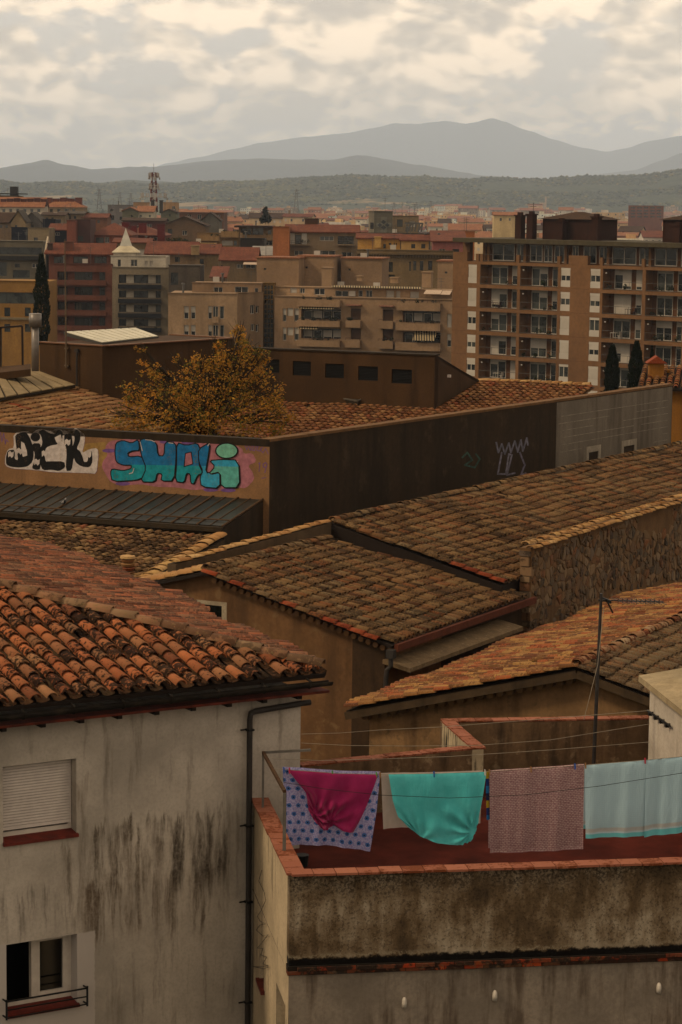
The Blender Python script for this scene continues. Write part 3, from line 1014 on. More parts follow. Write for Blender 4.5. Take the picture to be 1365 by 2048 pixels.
# ------------------------------------------------------------------ sheets
def interp(pts, t):
    for (a, *p), (b, *q) in zip(pts, pts[1:]):
        if a <= t <= b:
            k = (t - a) / (b - a) if b > a else 0
            return [x + (y - x) * k for x, y in zip(p, q)]
    return list(pts[-1][1:])
def sheet(name, mt, label, left, right, bottom, dy=0., folds=6, amp=.03, nu=48, nv=40, seed=1, gather=0., group=None, back=None, off=0., focus=()):
    """cloth over the line: left/right edges as (v, x); bottom as (u, y); all in photograph pixels"""
    r = random.Random(seed)
    ph = [r.uniform(0, 6.28) for _ in range(6)]
    x_top0, x_top1 = left[0][1], right[0][1]
    mb = MB()
    vs, uvs = [], []
    for j in range(nv + 1):
        v = j / nv
        xl, xr = interp(left, v)[0], interp(right, v)[0]
        for i in range(nu + 1):
            u = i / nu
            x = xl + (xr - xl) * u
            xt = x_top0 + (x_top1 - x_top0) * u
            yt = line_y(xt) + dy
            yb = interp(bottom, u)[0]
            y = yt + (yb - yt) * v
            p = Lp(x, y)
            g1 = amp * (.25 + .75 * v) * (math.sin(u * folds * 6.28 + ph[0] + math.sin(v * 2 + ph[1]) * .6) + .5 * math.sin(u * folds * 2.3 * 6.28 + ph[2] + v * 1.5))
            g2 = 0.
            if gather:
                for fu, fv, ww in focus:
                    du, dv_ = u - fu, (v - fv) * .8
                    dd0 = math.hypot(du, dv_)
                    g2 += ww * gather * math.exp(-dd0 * 3.2) * min(1., dd0 * 7) * math.sin(math.atan2(dv_, du) * 11 + ph[3] + .7 * math.sin(dd0 * 9 + ph[4]))
                g2 += gather * .25 * v * math.sin(u * 9 + v * 7 + ph[5])
            drop = .02 * math.exp(-v * 30)
            p = p + TW.n * (off + g1 + g2 + .012 - drop)
            vs.append(p)
            uvs.append((u, v))
    fs_ = [(j * (nu + 1) + i, j * (nu + 1) + i + 1, (j + 1) * (nu + 1) + i + 1, (j + 1) * (nu + 1) + i) for j in range(nv) for i in range(nu)]
    top = [Lp(x_top0 + (x_top1 - x_top0) * i / nu, line_y(x_top0 + (x_top1 - x_top0) * i / nu)) for i in range(nu + 1)]
    if back:     # the half that hangs behind the cord
        b0 = len(vs)
        for j in range(9):
            v = j / 8
            for i in range(nu + 1):
                u = i / nu
                xt = x_top0 + (x_top1 - x_top0) * u
                y = line_y(xt) + (interp(back, u)[0] - line_y(xt)) * v
                p = Lp(xt + (right[-1][1] - right[0][1]) * v * .3, y) - TW.n * (.015 + .03 * v + amp * .5 * v * (1 + math.sin(u * folds * 5 + ph[4])))
                vs.append(p)
                uvs.append((u, v))
        fs_ += [(b0 + j * (nu + 1) + i + 1, b0 + j * (nu + 1) + i, b0 + (j + 1) * (nu + 1) + i, b0 + (j + 1) * (nu + 1) + i + 1) for j in range(8) for i in range(nu)]
        fs_ += [(i + 1, i, b0 + i, b0 + i + 1) for i in range(nu)]
    o0 = top[nu // 2]
    mb.mesh(vs, fs_)
    o = mb.build(name, mt, None, True, loc=o0, label=label, cat='sheet' if 'sheet' in name else 'cloth', group=group or 'washing on the line')
    me = o.data
    ul = me.uv_layers.new(name='UVMap')
    W_ = (top[-1] - top[0]).length
    H_ = (top[nu // 2] - Lp(x_top0 * .5 + x_top1 * .5, interp(bottom, .5)[0])).length
    for lp in me.loops:
        a, b = uvs[lp.vertex_index]
        ul.data[lp.index].uv = (a * W_, b * H_)
    return o
def cloth(name, fn, rough=.85, trans=.25):
    def f2(q, b):
        c = fn(q, b)
        uvs_ = q.sep(q.uv())
        wr = q.noise(q.vm('MULTIPLY', q.uv(), (14., 3.2, 1.)), 1., 6, .62, .6)
        cr_ = q.m('ADD', q.ss(q.m('ABSOLUTE', q.m('SUBTRACT', q.m('FRACT', q.m('MULTIPLY', uvs_[0], 2.9)), .5)), 0., .03), q.ss(q.m('ABSOLUTE', q.m('SUBTRACT', q.m('FRACT', q.m('MULTIPLY', uvs_[1], 2.6)), .5)), 0., .03))
        q.put(b.inputs['Normal'], q.bump(q.m('ADD', q.m('MULTIPLY', wr, 1.6), q.m('MULTIPLY', cr_, .1)), .55, .022))
        b.inputs['Sheen Weight'].default_value = .15
        tr = q.new('ShaderNodeBsdfTranslucent')
        q.put(tr.inputs[0], c)
        ms = q.new('ShaderNodeMixShader')
        ms.inputs[0].default_value = trans
        q.put(ms.inputs[1], b.outputs[0])
        q.put(ms.inputs[2], tr.outputs[0])
        out = [n for n in q.t.nodes if n.type == 'OUTPUT_MATERIAL'][0]
        q.put(out.inputs[0], ms.outputs[0])
        return c
    return mat(name, f2, rough, .2)
def f_rings(q, b):
    uv = q.sep(q.uv())
    k = 8.2
    row = q.m('MULTIPLY', uv[1], k)
    ri = q.m('FLOOR', row)
    fx = q.m('SUBTRACT', q.m('FRACT', q.m('ADD', q.m('MULTIPLY', uv[0], k * .8), q.m('MULTIPLY', q.m('MODULO', ri, 2.), .5))), .5)
    fy = q.m('SUBTRACT', q.m('FRACT', row), .5)
    d_ = q.m('SQRT', q.m('ADD', q.m('MULTIPLY', fx, fx), q.m('MULTIPLY', fy, fy)))
    n = q.noise(q.uv(), 38, 3, .6)
    base = q.mix(q.ss(n, .42, .58), (.34, .33, .54), (.50, .47, .64))
    blot = q.noise(q.uv(), 16, 3, .6)
    base = q.mix(q.m('MULTIPLY', q.ss(blot, .56, .64), .5), base, (.40, .27, .42))
    dd = q.m('ADD', d_, q.m('MULTIPLY', q.m('SUBTRACT', n, .5), .12))
    ring = q.m('SUBTRACT', 1., q.ss(dd, .23, .29))
    core = q.m('SUBTRACT', 1., q.ss(dd, .07, .11))
    c = q.mix(ring, base, (.09, .20, .44))
    return q.mix(core, c, (.015, .03, .10))
def f_solid(c1, c2, sc_=5.):
    return lambda q, b: q.mix(q.ss(q.noise(q.uv(), sc_, 4, .6), .3, .7), c1, c2)
def f_brick(q, b):
    n = q.new('ShaderNodeTexBrick')
    q.put(n.inputs['Vector'], q.uv())
    n.offset = .5
    for k_, v_ in (('Scale', 1.), ('Mortar Size', .006), ('Brick Width', .055), ('Row Height', .027), ('Mortar Smooth', .3), ('Bias', 0.)):
        n.inputs[k_].default_value = v_
    n.inputs['Color1'].default_value = (.66, .53, .50, 1)
    n.inputs['Color2'].default_value = (.60, .46, .45, 1)
    n.inputs['Mortar'].default_value = (.42, .27, .28, 1)
    return q.mix(q.m('MULTIPLY', q.ss(q.noise(q.uv(), 34, 2), .52, .6), .5), n.outputs[0], (.32, .16, .17))
def f_lblue(q, b):
    uv = q.sep(q.uv())
    w = q.m('MULTIPLY', q.m('ADD', 1., q.m('SINE', q.m('MULTIPLY', uv[0], 210.))), .5)
    w2_ = q.m('MULTIPLY', q.m('ADD', 1., q.m('SINE', q.m('MULTIPLY', uv[1], 210.))), .5)
    c = q.mix(q.m('MULTIPLY', w, w2_), (.55, .69, .74), (.61, .74, .78))
    band = q.m('MULTIPLY', q.ss(uv[1], 1.015, 1.03), q.m('SUBTRACT', 1., q.ss(uv[1], 1.075, 1.09)))
    c = q.mix(band, c, (.60, .60, .58))
    return q.mix(q.ss(uv[1], 1.105, 1.112), c, (.24, .60, .63))
sheet('patterned_sheet', cloth('rings_cloth', f_rings), 'lavender sheet with blue ring flowers hanging behind the magenta one', [(0, 566), (1, 574)], [(0, 762), (.5, 754), (1, 741)], [(0, 1691), (.5, 1692), (1, 1704)], dy=-4, folds=3, amp=.022, seed=3, off=-.05)
sheet('fitted_sheet', cloth('magenta_cloth', f_solid((.42, .03, .17), (.47, .04, .20))), 'magenta sheet pegged by its corners and sagging in gathers', [(0, 576), (.45, 612), (.8, 617), (1, 628)], [(0, 756), (.5, 735), (.85, 716), (1, 706)],
      [(0, 1640), (.25, 1660), (.5, 1651), (.75, 1660), (1, 1664)], folds=2, amp=.016, gather=.07, focus=((.12, .80, 1.), (.42, .93, .9)), nv=60, nu=60, seed=5, off=.03)
sheet('white_sheet', cloth('ivory_cloth', f_solid((.50, .43, .38), (.56, .49, .44))), 'ivory sheet edge showing behind the turquoise one', [(0, 764), (1, 768)], [(0, 968), (1, 962)], [(0, 1660), (1, 1648)], folds=3, amp=.02, seed=8, off=-.08)
sheet('fitted_sheet', cloth('turquoise_cloth', f_solid((.15, .60, .61), (.19, .66, .67))), 'turquoise fitted sheet hanging in a rounded sag', [(0, 777), (.5, 785), (.8, 795), (1, 815)], [(0, 973), (.5, 962), (.85, 952), (1, 940)],
      [(0, 1652), (.2, 1672), (.5, 1686), (.8, 1690), (1, 1682)], folds=2.2, amp=.018, gather=.06, focus=((.96, .86, 1.), (.2, 1.05, .5)), nv=60, nu=60, seed=11, off=.02)
sheet('striped_towel', cloth('stripe_cloth', lambda q, b: q.ramp(q.m('FRACT', q.m('MULTIPLY', q.sep(q.uv())[1], 2.2)), [(0., (.45, .33, .03)), (.25, (.02, .05, .2)), (.5, (.02, .2, .42)), (.75, (.015, .03, .12)), (1., (.35, .25, .03))], 'CONSTANT')),
      'narrow blue and yellow striped towel between turquoise and pink sheets', [(0, 972), (1, 974)], [(0, 984), (1, 984)], [(0, 1640), (1, 1640)], folds=1, amp=.01, nu=8, seed=2, off=-.03)
sheet('patterned_sheet', cloth('brick_cloth', f_brick), 'dusty pink sheet with small brick pattern', [(0, 979), (1, 980)], [(0, 1169), (1, 1166)], [(0, 1706), (.5, 1703), (1, 1698)], dy=-2, folds=2.5, amp=.02, seed=17, off=.0, back=[(0, 1698), (1, 1688)])
sheet('light_blue_sheet', cloth('blue_waffle_cloth', f_lblue), 'pale blue sheet pegged next to the pink patterned one', [(0, 1170), (1, 1171)], [(0, 1294), (1, 1290)], [(0, 1676), (1, 1672)], folds=1.6, amp=.022, seed=21, back=[(0, 1660), (1, 1655)])
sheet('light_blue_sheet', cloth('blue_waffle_cloth', f_lblue), 'pale blue sheet with turquoise hem at the end of the line', [(0, 1292), (1, 1288)], [(0, 1450), (1, 1446)], [(0, 1674), (.5, 1664), (1, 1650)], folds=2.2, amp=.026, seed=25, back=[(0, 1655), (1, 1640)])
# pegs
PEGC = [plain('peg_' + n, c, .5) for n, c in (('pink', (.5, .06, .11)), ('green', (.16, .36, .10)), ('blue', (.04, .16, .42)), ('wood', (.36, .22, .11)), ('white', (.55, .52, .48)))]
for k, (x, c, lab) in enumerate(((568, 2, 'blue peg at the corner of the lavender sheet'), (579, 0, 'pink peg at the first corner of the magenta sheet'), (665, 1, 'green peg on the middle of the magenta sheet'), (753, 1, 'green peg at the far corner of the magenta sheet'), (760, 3, 'wooden peg beside the green one'),
                                (868, 2, 'blue peg on the middle of the turquoise sheet'), (970, 4, 'white peg at the corner of the turquoise sheet'), (979, 3, 'wooden peg on the first corner of the pink sheet'), (1062, 3, 'wooden peg on the middle of the pink sheet'),
                                (1150, 2, 'blue peg near the end of the pink sheet'), (1171, 3, 'wooden peg where the pink and pale blue sheets meet'), (1290, 0, 'pink peg where the two pale blue sheets overlap'))):
    p = Lp(x, line_y(x))
    MB().bar(p + UP * .035 + TW.n * .02, p - UP * .05 + TW.n * .035, .018, .012).bar(p + UP * .035 - TW.n * .005, p - UP * .05 + TW.n * .028, .018, .009).build('clothes_peg', PEGC[c], None, loc=p, label=lab, cat='peg', group='pegs on the clothes line')
# small grey drain and pot in the terrace corner
pc = at_z(604, 1732, zfl)
MB().tube([pc, pc + UP * .18], [.09, .11], 12).build('plant_pot', plain('dark_pot', (.02, .018, .016), .7), None, loc=pc, label='small dark pot in the terrace corner', cat='pot')

# ================================================================== television antenna on the terrace
ANTM = plain('antenna_grey', (.11, .10, .095), .5, .2, metal=.4)
mT = at_y(1203, 1187, 42.2)
mB = at_y(1187, 1545, 42.2)
ant = thing('tv_antenna', mB, 'tall grey television antenna mast by the rear parapet', 'antenna')
MB().tube([mB, mB.lerp(mT, .5), mT], [.036, .032, .026], 8).build('mast', ANTM, ant)
q0, q1 = at_y(1197, 1200, 42.2), at_y(1328, 1204, 42.6)
boom = MB().bar(q0, q1, .022, .022).build('boom', ANTM, ant)
bd_ = (q1 - q0).normalized()
sd_ = bd_.cross(UP).normalized()
for k in range(10):
    c = q0.lerp(q1, .30 + .07 * k)
    MB().bar(c - sd_ * .30, c + sd_ * .30, .010, .010).bar(c - UP * .045, c + UP * .045, .012, .012).build('element', ANTM, ant)
c = q0.lerp(q1, .12)
MB().bar(c + UP * .02, at_y(1226, 1226, 42.3), .03, .02).bar(c - sd_ * .2, c + sd_ * .2, .02, .06).build('reflector', BLACK_IRON, ant)
MB().tube([at_y(1208, 1215, 42.15), at_y(1196, 1330, 42.1), at_y(1168, 1440, 42.1)], .005, 5).build('guy_wire', CORD, ant)

# ================================================================== ochre-roofed house behind the terrace
GA = 27.
RUBM = plaster('rubble_render', (.40, .275, .16), dirt=(.15, .10, .06), amt=.7, big=1.2, streak=1.6, lo=.48, hi=.68, fine=11., bump=.7, pale=(.23, .17, .105))
A = at_y(1155, 1333, 48.)
tl, hl, AL = gable(A, GA - 90, 692, 1417)
tr, hr_, AR = gable(A, GA + 90, 1310, 1392)
eR = az(GA)
ochre = thing('ochre_roofed_house', V((A.x, A.y, 15.)), 'rubble gabled house with ochre lichen tiles behind the terrace', 'house')
wl = .92
gp = [A + eR * .3 + UP * -.10, A.lerp(AL, wl) + eR * .3 - UP * .10, V((*(A.lerp(AL, wl) + eR * .3).xy, 14.)), V((*(A + (AR - A) * 3.2 + eR * .3).xy, 14.)), A + (AR - A) * 3.2 + eR * .3 - UP * .10]
MB().prism(gp, eR * 16).build('wall', RUBM, ochre)
dl = (AL - A).normalized()
dr = (AR - A).normalized()
LEN = 17.2
tile_roof(ochre, A, eR, dl, [(0., 0.), (LEN, 0.), (LEN, (AL - A).length), (0., (AL - A).length)], T_ANT, DECK, sp=.235, ex=.36, nind=300, sag=.05)
tile_roof(ochre, A, eR, dr, [(0., 0.), (LEN, 0.), (LEN, 5.), (0., 5.)], T_ANTR, DECK, sp=.25, ex=.36, nind=160, sag=.03)
ridge_line(ochre, A + UP * .05 + eR * 16., A + UP * .05 - eR * .02, fam('clay_ridge_moss', [(.40, .26, .16), (.34, .21, .13), (.46, .36, .25)], dark=(.17, .05, .015), a_dark=.85, a_pale=.3, d_lo=.47), .40, .125, jit=1.6)
# verge boards under the tiles
for B_ in (AL, A + (AR - A) * 3):
    e_ = (B_ - A)
    MB().bar(A - UP * .16 + eR * .02, B_ - UP * .16 + eR * .02, .12, .16).build('verge', plaster('verge_mortar', (.17, .125, .08), dirt=(.06, .045, .03), amt=.7, big=3.), ochre)
    n_ = int(e_.length / .36)
    dd = e_.normalized()
    x_ = dd.cross(UP).normalized()
    v_, f_ = tile_shape(.42, .075, .095, .055, .07, 6)
    for k in range(n_):
        o_ = A + dd * ((k + 1) * .36) + UP * .0 - eR * .02
        if in_view(o_):
            fm = T_ANT[0] if B_ is AL else T_ANTR[0]
            if k == 0:
                me_ = mesh_of('verge_tile', v_, f_, fm, True)
            place('verge_tile', me_, ochre, frame4(o_ + UP * rng.uniform(0, .02), x_, dd, x_.cross(dd)))
# corbel course: small dentil tiles under the verge
for k in range(22):
    o_ = A.lerp(AL, .04 + k * .042) + eR * .22 - UP * .27
    MB().tube([o_ - eR * .1, o_ + eR * .12], .085, 7).build('corbel_tile', RUBM, ochre)

# ================================================================== long lichen-roofed house
GM = 28.
eM = az(GM)
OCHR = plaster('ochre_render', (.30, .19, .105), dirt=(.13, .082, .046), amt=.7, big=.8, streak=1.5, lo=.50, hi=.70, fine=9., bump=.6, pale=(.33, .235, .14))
C = at_y(785, 1288, 56.)
tM, hM, RM = gable(C, GM - 90, 412, 1140)
mh = thing('lichen_roofed_house', V((C.x, C.y, 14.)), 'long ochre house with brown lichen covered tile roof and small window', 'house')
dM = (C - RM).normalized()
WM = (C - RM).length
LM = (on_plane(660, 1070, RM, wall_n(GM)) - RM).length
LME = (on_plane(1050, 1200, C, wall_n(GM)) - C).length + .2
_, _, LL = gable(RM, GM - 90, 288, 1166)
gw = Wall(RM + eM * .25, GM - 90 + 180)          # gable wall, u towards the right
rc = RM - V((0, 0, .09)) + eM * .25
cc = C - (C - RM).normalized() * .28 - V((0, 0, .09)) + eM * .25
ll = RM.lerp(LL, 2.6) - V((0, 0, .09)) + eM * .25
wq = gw.rect(403, 1208, 444, 1246)
zt_ = RM.z - 2.0
mw = MB()
# gable triangle above, shell with window below
sh_u0, sh_u1 = (ll - gw.P).dot(gw.e), (cc - gw.P).dot(gw.e)
shell(gw.P, gw.a, sh_u0, sh_u1, 14., cc.z, 3., top=False).build('wall', OCHR, mh)
u_rc = (rc - gw.P).dot(gw.e)
def roofline(u):
    a_, b_ = (ll, rc) if u < u_rc else (rc, cc)
    ua, ub = (a_ - gw.P).dot(gw.e), (b_ - gw.P).dot(gw.e)
    return a_.z + (b_.z - a_.z) * (u - ua) / (ub - ua)
cz = cc.z + .002
for pl_ in ([(sh_u0, cz), (wq[0], cz), (wq[0], roofline(wq[0])), (sh_u0, max(cz + .01, roofline(sh_u0)))], [(wq[1], cz), (sh_u1, cz), (wq[1], roofline(wq[1]))],
            [(wq[0], wq[3]), (wq[1], wq[3]), (wq[1], roofline(wq[1]))] + ([(u_rc, rc.z)] if wq[0] < u_rc < wq[1] else []) + [(wq[0], roofline(wq[0]))], [(wq[0], cz), (wq[1], cz), (wq[1], wq[2]), (wq[0], wq[2])]):
    MB().prism([gw.pt(u, z, 0.) for u, z in pl_], gw.n * -.3).build('gable', OCHR, mh)
m_ = MB()
wq2 = wq
fr = MB()
for q in ((wq2[0] - .14, wq2[0], wq2[2] - .1, wq2[3] + .1), (wq2[1], wq2[1] + .14, wq2[2] - .1, wq2[3] + .1), (wq2[0], wq2[1], wq2[3], wq2[3] + .1)):
    gw.slab(fr, *q, -.02, .006)
fr.build('window_surround', plaster('whitewash', (.50, .43, .33), amt=.4, big=4.), mh)
m_ = MB()
gw.slab(m_, wq2[0], wq2[1], wq2[2], wq2[3], -.26, -.24)
wi = m_.build('window', plain('slate_frame', (.05, .05, .05), .5), mh)
m_ = MB()
gw.slab(m_, wq2[0] + .08, wq2[1] - .06, wq2[2] + .05, wq2[3] - .05, -.239, -.232)
m_.build('pane', DARK_GLASS, wi)
tile_roof(mh, RM, eM, dM, [(0., 0.), (LM, 0.), (LME, WM), (0., WM)], T_M, DECK, sp=.245, ex=.36, nind=300, sag=.03, jit=.6)
ridge_line(mh, RM + eM * LM + UP * .05, RM + UP * .05, fam('clay_ridge_lichen', PAL_M, a_dark=.4, a_pale=.7, pale=(.36, .30, .19)), .40, .115)
# left slope (mostly hidden) with its double verge row of pale tiles
dLs = (LL - RM).normalized()
tile_roof(mh, RM, eM, dLs, [(0., 0.), (6.5, 0.), (6.5, 3.2), (0., 3.2)], T_PALE, DECK, sp=.30, ex=.40, nind=40, sag=.01, channel=False)
# red verge tiles on the gable
x_ = dM.cross(UP).normalized()
v_, f_ = tile_shape(.44, .09, .11, .065, .08, 7)
mr_, mg_ = mesh_of('verge_tile', v_, f_, T_RED[0], True), mesh_of('verge_tile', v_, f_, T_M[0], True)
for k in range(int(WM / .38)):
    o_ = RM + dM * ((k + 1) * .38) - eM * .05 - UP * .04
    place('verge_tile', mr_ if k in (0, 2, 6, 9, 10, 11, 12, 13) else mg_, mh, frame4(o_, x_, dM, x_.cross(dM)))
for k in range(26):
    o_ = RM + dM * (.2 + k * .2) + eM * .17 - UP * .2
    MB().tube([o_ - eM * .1, o_ + eM * .14], .075, 7).build('corbel_tile', OCHR, mh)
# higher second half of the roof
Q = at_y(665, 1045, 64.6)
Q2 = at_z(1365, 890, Q.z)
e2_ = (Q2 - Q).normalized()
p0_ = V((Q.x, Q.y, Q.z))
dM2 = (V((-wall_n(GM).x, -wall_n(GM).y, 0)) * -1)
dM2 = V((e2_.y, -e2_.x, 0))
dM2 = (dM2 * math.cos(rad(14.6)) - UP * math.sin(rad(14.6))).normalized()
st1 = st_of(Q, e2_, dM2, on_plane(1050, 1186, Q, e2_.cross(dM2)))
L2 = (Q2 - Q).length + 6
SWn = wall_n(27.)
SWP = V((4.86, 62.95, 0))
def to_stone(s_):
    p = Q + e2_ * s_
    return ((SWP - SWn * .30) - V((p.x, p.y, 0))).dot(SWn) / V((dM2.x, dM2.y, 0)).dot(SWn)
t_a = to_stone(st1[0])
tile_roof(mh, Q, e2_, dM2, [(0., 0.), (L2, 0.), (L2, to_stone(L2)), (st1[0], min(t_a, st1[1] + .1))], T_M, DECK, sp=.245, ex=.36, nind=300, sag=.03, thick=.34, jit=.6)
ridge_line(mh, Q + UP * .05 + e2_ * L2, Q + UP * .05, fam('clay_ridge_lichen', PAL_M), .40, .125, jit=1.4)
# row of red tiles along the step between the two roof levels
dS = (Q + e2_ * st1[0] + dM2 * st1[1] - Q).normalized()
xS = dS.cross(UP).normalized()
for k in range(int((Q + e2_ * st1[0] + dM2 * st1[1] - Q).length / .40) - 1):
    o_ = Q + dS * ((k + 1) * .40) + e2_ * .06 + UP * .05
    place('verge_tile', mr_ if 9 <= k <= 13 else mg_, mh, frame4(o_, xS, dS, xS.cross(dS)))
# low parapet behind the first ridge, capped with pale tiles
pA, pB = at_z(340, 1130, Q.z + .0), Q - e2_ * .05
pA = at_y(352, 1129, 59.9)
bk = V((-e2_.y, e2_.x, 0))
MB().prism([pA, pB, pB + bk * .25, pA + bk * .25], UP * -.42).build('parapet', MORTAR, mh)
ridge_line(mh, pB + bk * .12 + UP * .02, pA + bk * .12 + UP * .02, T_PALE, .42, .13, 'coping_tile', hgt=.5)
# right side: wall, red eave board, concrete canopy, downpipe
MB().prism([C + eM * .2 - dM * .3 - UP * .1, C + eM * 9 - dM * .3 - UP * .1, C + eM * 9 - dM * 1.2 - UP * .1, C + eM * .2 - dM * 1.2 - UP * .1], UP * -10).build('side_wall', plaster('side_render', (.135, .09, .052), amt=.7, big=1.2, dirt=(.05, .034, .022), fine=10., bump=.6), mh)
hn = V((dM.x, dM.y, 0)).normalized()
MB().bar(C + hn * .08 - UP * .10 + eM * .05, C + eM * 8.2 + hn * .08 - UP * .10, .10, .17).build('eave_board', plaster('red_eave', (.23, .095, .055), dirt=(.10, .045, .025), amt=.6, big=3.), mh)
ca = C + eM * .1 - UP * .42
MB().prism([ca - hn * .3, ca + eM * 6.6 - hn * .3, ca + eM * 6.6 + hn * .42 - UP * .14, ca + hn * .42 - UP * .14], UP * -.10).build('canopy', plaster('canopy_concrete', (.33, .25, .16), dirt=(.13, .09, .055), amt=.6, big=3., pale=(.42, .35, .25)), mh)
dp = C + hn * .02 - eM * .10
MB().box(dp - UP * .22, hn * .09, eM * .09, UP * .10).tube([dp - UP * .3, dp - UP * .52, dp - UP * .62 + hn * -.1, dp - UP * .8 + hn * -.12, dp - UP * 6 + hn * -.12], .06, 9).build('downpipe', PIPE, mh)

# ================================================================== rubble stone wall house at the right
def stone_wall():
    P = V((4.86, 62.95, 0)) + az(27.) * .42
    W_ = Wall(P, 27.)
    ztop = on_plane(1050, 1098, P, W_.n).z - .04
    root = thing('stone_house', V((P.x, P.y, 16.)), 'house with rubble stone wall and pale tile edge behind the ochre roof', 'house')
    L_ = 12.5
    zlo = 23.0
    MORT = plaster('stone_mortar', (.29, .19, .105), dirt=(.11, .07, .04), amt=.6, big=2., fine=16., bump=.8)
    shell(P, 27., 0., L_, 16., ztop, .32).build('wall', MORT, root)
    r = random.Random(3)
    pts = []
    cell = .19
    z = zlo
    while z < ztop:
        u = .05
        while u < L_:
            if r.random() < .93:
                pts.append((u + r.uniform(-.25, .25), z + r.uniform(-.07, .07), r.uniform(.75, 1.25)))
            u += cell * 2.7 * r.choice((.6, .8, 1., 1.3, 1.7))
        z += cell * .52
    stones = []
    for i, (u, z, s_) in enumerate(pts):
        poly = [(u - .75, z - .3), (u + .75, z - .3), (u + .75, z + .3), (u - .75, z + .3)]
        for j, (a, b, t_) in enumerate(pts):
            if i == j or abs(a - u) > 1.5 or abs(b - z) > .65:
                continue
            dx, dz2 = a - u, b - z
            dd = math.hypot(dx, dz2)
            if dd < 1e-4:
                continue
            lim = dd * s_ / (s_ + t_) - .006
            nx, nz = dx / dd, dz2 / dd
            out_ = []
            for k in range(len(poly)):
                p1, p2 = poly[k], poly[(k + 1) % len(poly)]
                d1 = (p1[0] - u) * nx + (p1[1] - z) * nz - lim
                d2 = (p2[0] - u) * nx + (p2[1] - z) * nz - lim
                if d1 <= 0:
                    out_.append(p1)
                if d1 * d2 < 0:
                    t = d1 / (d1 - d2)
                    out_.append((p1[0] + (p2[0] - p1[0]) * t, p1[1] + (p2[1] - p1[1]) * t))
            poly = out_
            if len(poly) < 3:
                break
        if len(poly) < 3:
            continue
        # round the corners off
        ch = []
        for k in range(len(poly)):
            p0, p1, p2 = poly[k - 1], poly[k], poly[(k + 1) % len(poly)]
            for p in (p0, p2):
                ch.append((p1[0] + (p[0] - p1[0]) * .17, p1[1] + (p[1] - p1[1]) * .17))
        ch = [c for c in ch if c[1] < ztop - .02 and 0 < c[0] < L_]
        if len(ch) < 5:
            continue
        xs = [c[0] for c in ch]
        zs = [c[1] for c in ch]
        area = (max(xs) - min(xs)) * (max(zs) - min(zs))
        stones.append((area, u, z, ch))
    vis = [s_ for s_ in stones if in_view(W_.pt(s_[1], s_[2]), 60)]
    # plastered-over patches hide some stones
    def covered(u, z):
        x, y = px(W_.pt(u, z))
        return (1275 < x < 1345 and 1000 < y < 1060) or (y > 1200 and x < 1120 and rng.random() < .5) or (y > 1165 and x > 1200 and rng.random() < .6)
    vis = [s_ for s_ in vis if not covered(s_[1], s_[2])]
    vis.sort(key=lambda q: -q[0])
    STN = tiles('rubble_stone', [(.27, .19, .12), (.33, .24, .155), (.21, .17, .13), (.30, .185, .105), (.37, .28, .19), (.24, .19, .15), (.34, .185, .10)], dark=(.045, .038, .03), pale=(.30, .23, .14), a_dark=.5, a_pale=.3, src='obj', sc1=5., d_lo=.5)
    STNA = tiles('rubble_stone', [(.27, .19, .12), (.33, .24, .155), (.21, .17, .13), (.30, .185, .105), (.37, .28, .19)], dark=(.045, .038, .03), pale=(.30, .23, .14), a_dark=.5, a_pale=.3, src='attr', sc1=5., d_lo=.5)
    bulk = MB()
    for k, (ar, u, z, ch) in enumerate(vis):
        pro = r.uniform(.008, .05)
        n = len(ch)
        cu, cz = sum(c[0] for c in ch) / n, sum(c[1] for c in ch) / n
        tu, tz = r.uniform(-.1, .1), r.uniform(-.1, .1)
        vs = [W_.pt(a, b, -.01) for a, b in ch] + [W_.pt(cu + (a - cu) * .86, cz + (b - cz) * .86, pro * .8 + (a - cu) * tu + (b - cz) * tz) for a, b in ch] + [W_.pt(cu, cz, pro * 1.15)]
        fs_ = [(i, (i + 1) % n, n + (i + 1) % n, n + i) for i in range(n)] + [(n + i, n + (i + 1) % n, 2 * n) for i in range(n)]
        if k < 300:
            MB().mesh(vs, fs_).build('stone', STN, root)
        else:
            bulk.mesh(vs, fs_)
    bulk.build('small_stones', STNA, root, kind='stuff')
    zq = zlo - 1.
    while zq < ztop - .1:      # quoins on the end of the wall
        hq_ = r.uniform(.14, .26)
        q_ = r.uniform(.0, .05)
        MB().box(W_.pt(-.01, zq + hq_ / 2, -.16 + r.uniform(-.02, .03)), W_.e * (.03 + q_), W_.n * r.uniform(.12, .17), UP * (hq_ / 2 - .012)).build('quoin', STN, root)
        zq += hq_
    # double row of edge tiles
    for row, (o_, dz2) in enumerate(((.10, .02), (-.05, .12))):
        ridge_line(root, W_.pt(L_, ztop + dz2, o_), W_.pt(-.35 + row * .02, ztop + dz2, o_), T_PALE, .42, .12, 'edge_tile', hgt=.6, jit=1.5)
stone_wall()

# ================================================================== big building with graffiti parapet
cD = at_y(540, 879, 71.6)
zD = cD.z
dE = at_z(1345, 768, zD)
gE = at_z(0, 850, zD)
dd_ = (dE - cD).normalized()
gd_ = (cD - gE).normalized()
DW = Wall(cD, math.degrees(math.atan2(dd_.x, dd_.y)))
GW = Wall(cD, math.degrees(math.atan2(gd_.x, gd_.y)))
gb = thing('graffiti_building', V((cD.x, cD.y, 12.)), 'large dark walled building with graffiti parapet and inner tiled roofs', 'building')
DARKR = plaster('dark_brown_render', (.115, .08, .048), dirt=(.05, .036, .023), amt=.75, big=.5, streak=1.4, lo=.45, hi=.70, fine=7., bump=.5, pale=(.165, .125, .082))  # dark brown base with darker streaks and paler patches
YELR = plaster('ochre_painted_render', (.40, .26, .15), dirt=(.17, .11, .07), amt=.45, big=.8, streak=2.2, lo=.52, hi=.72)
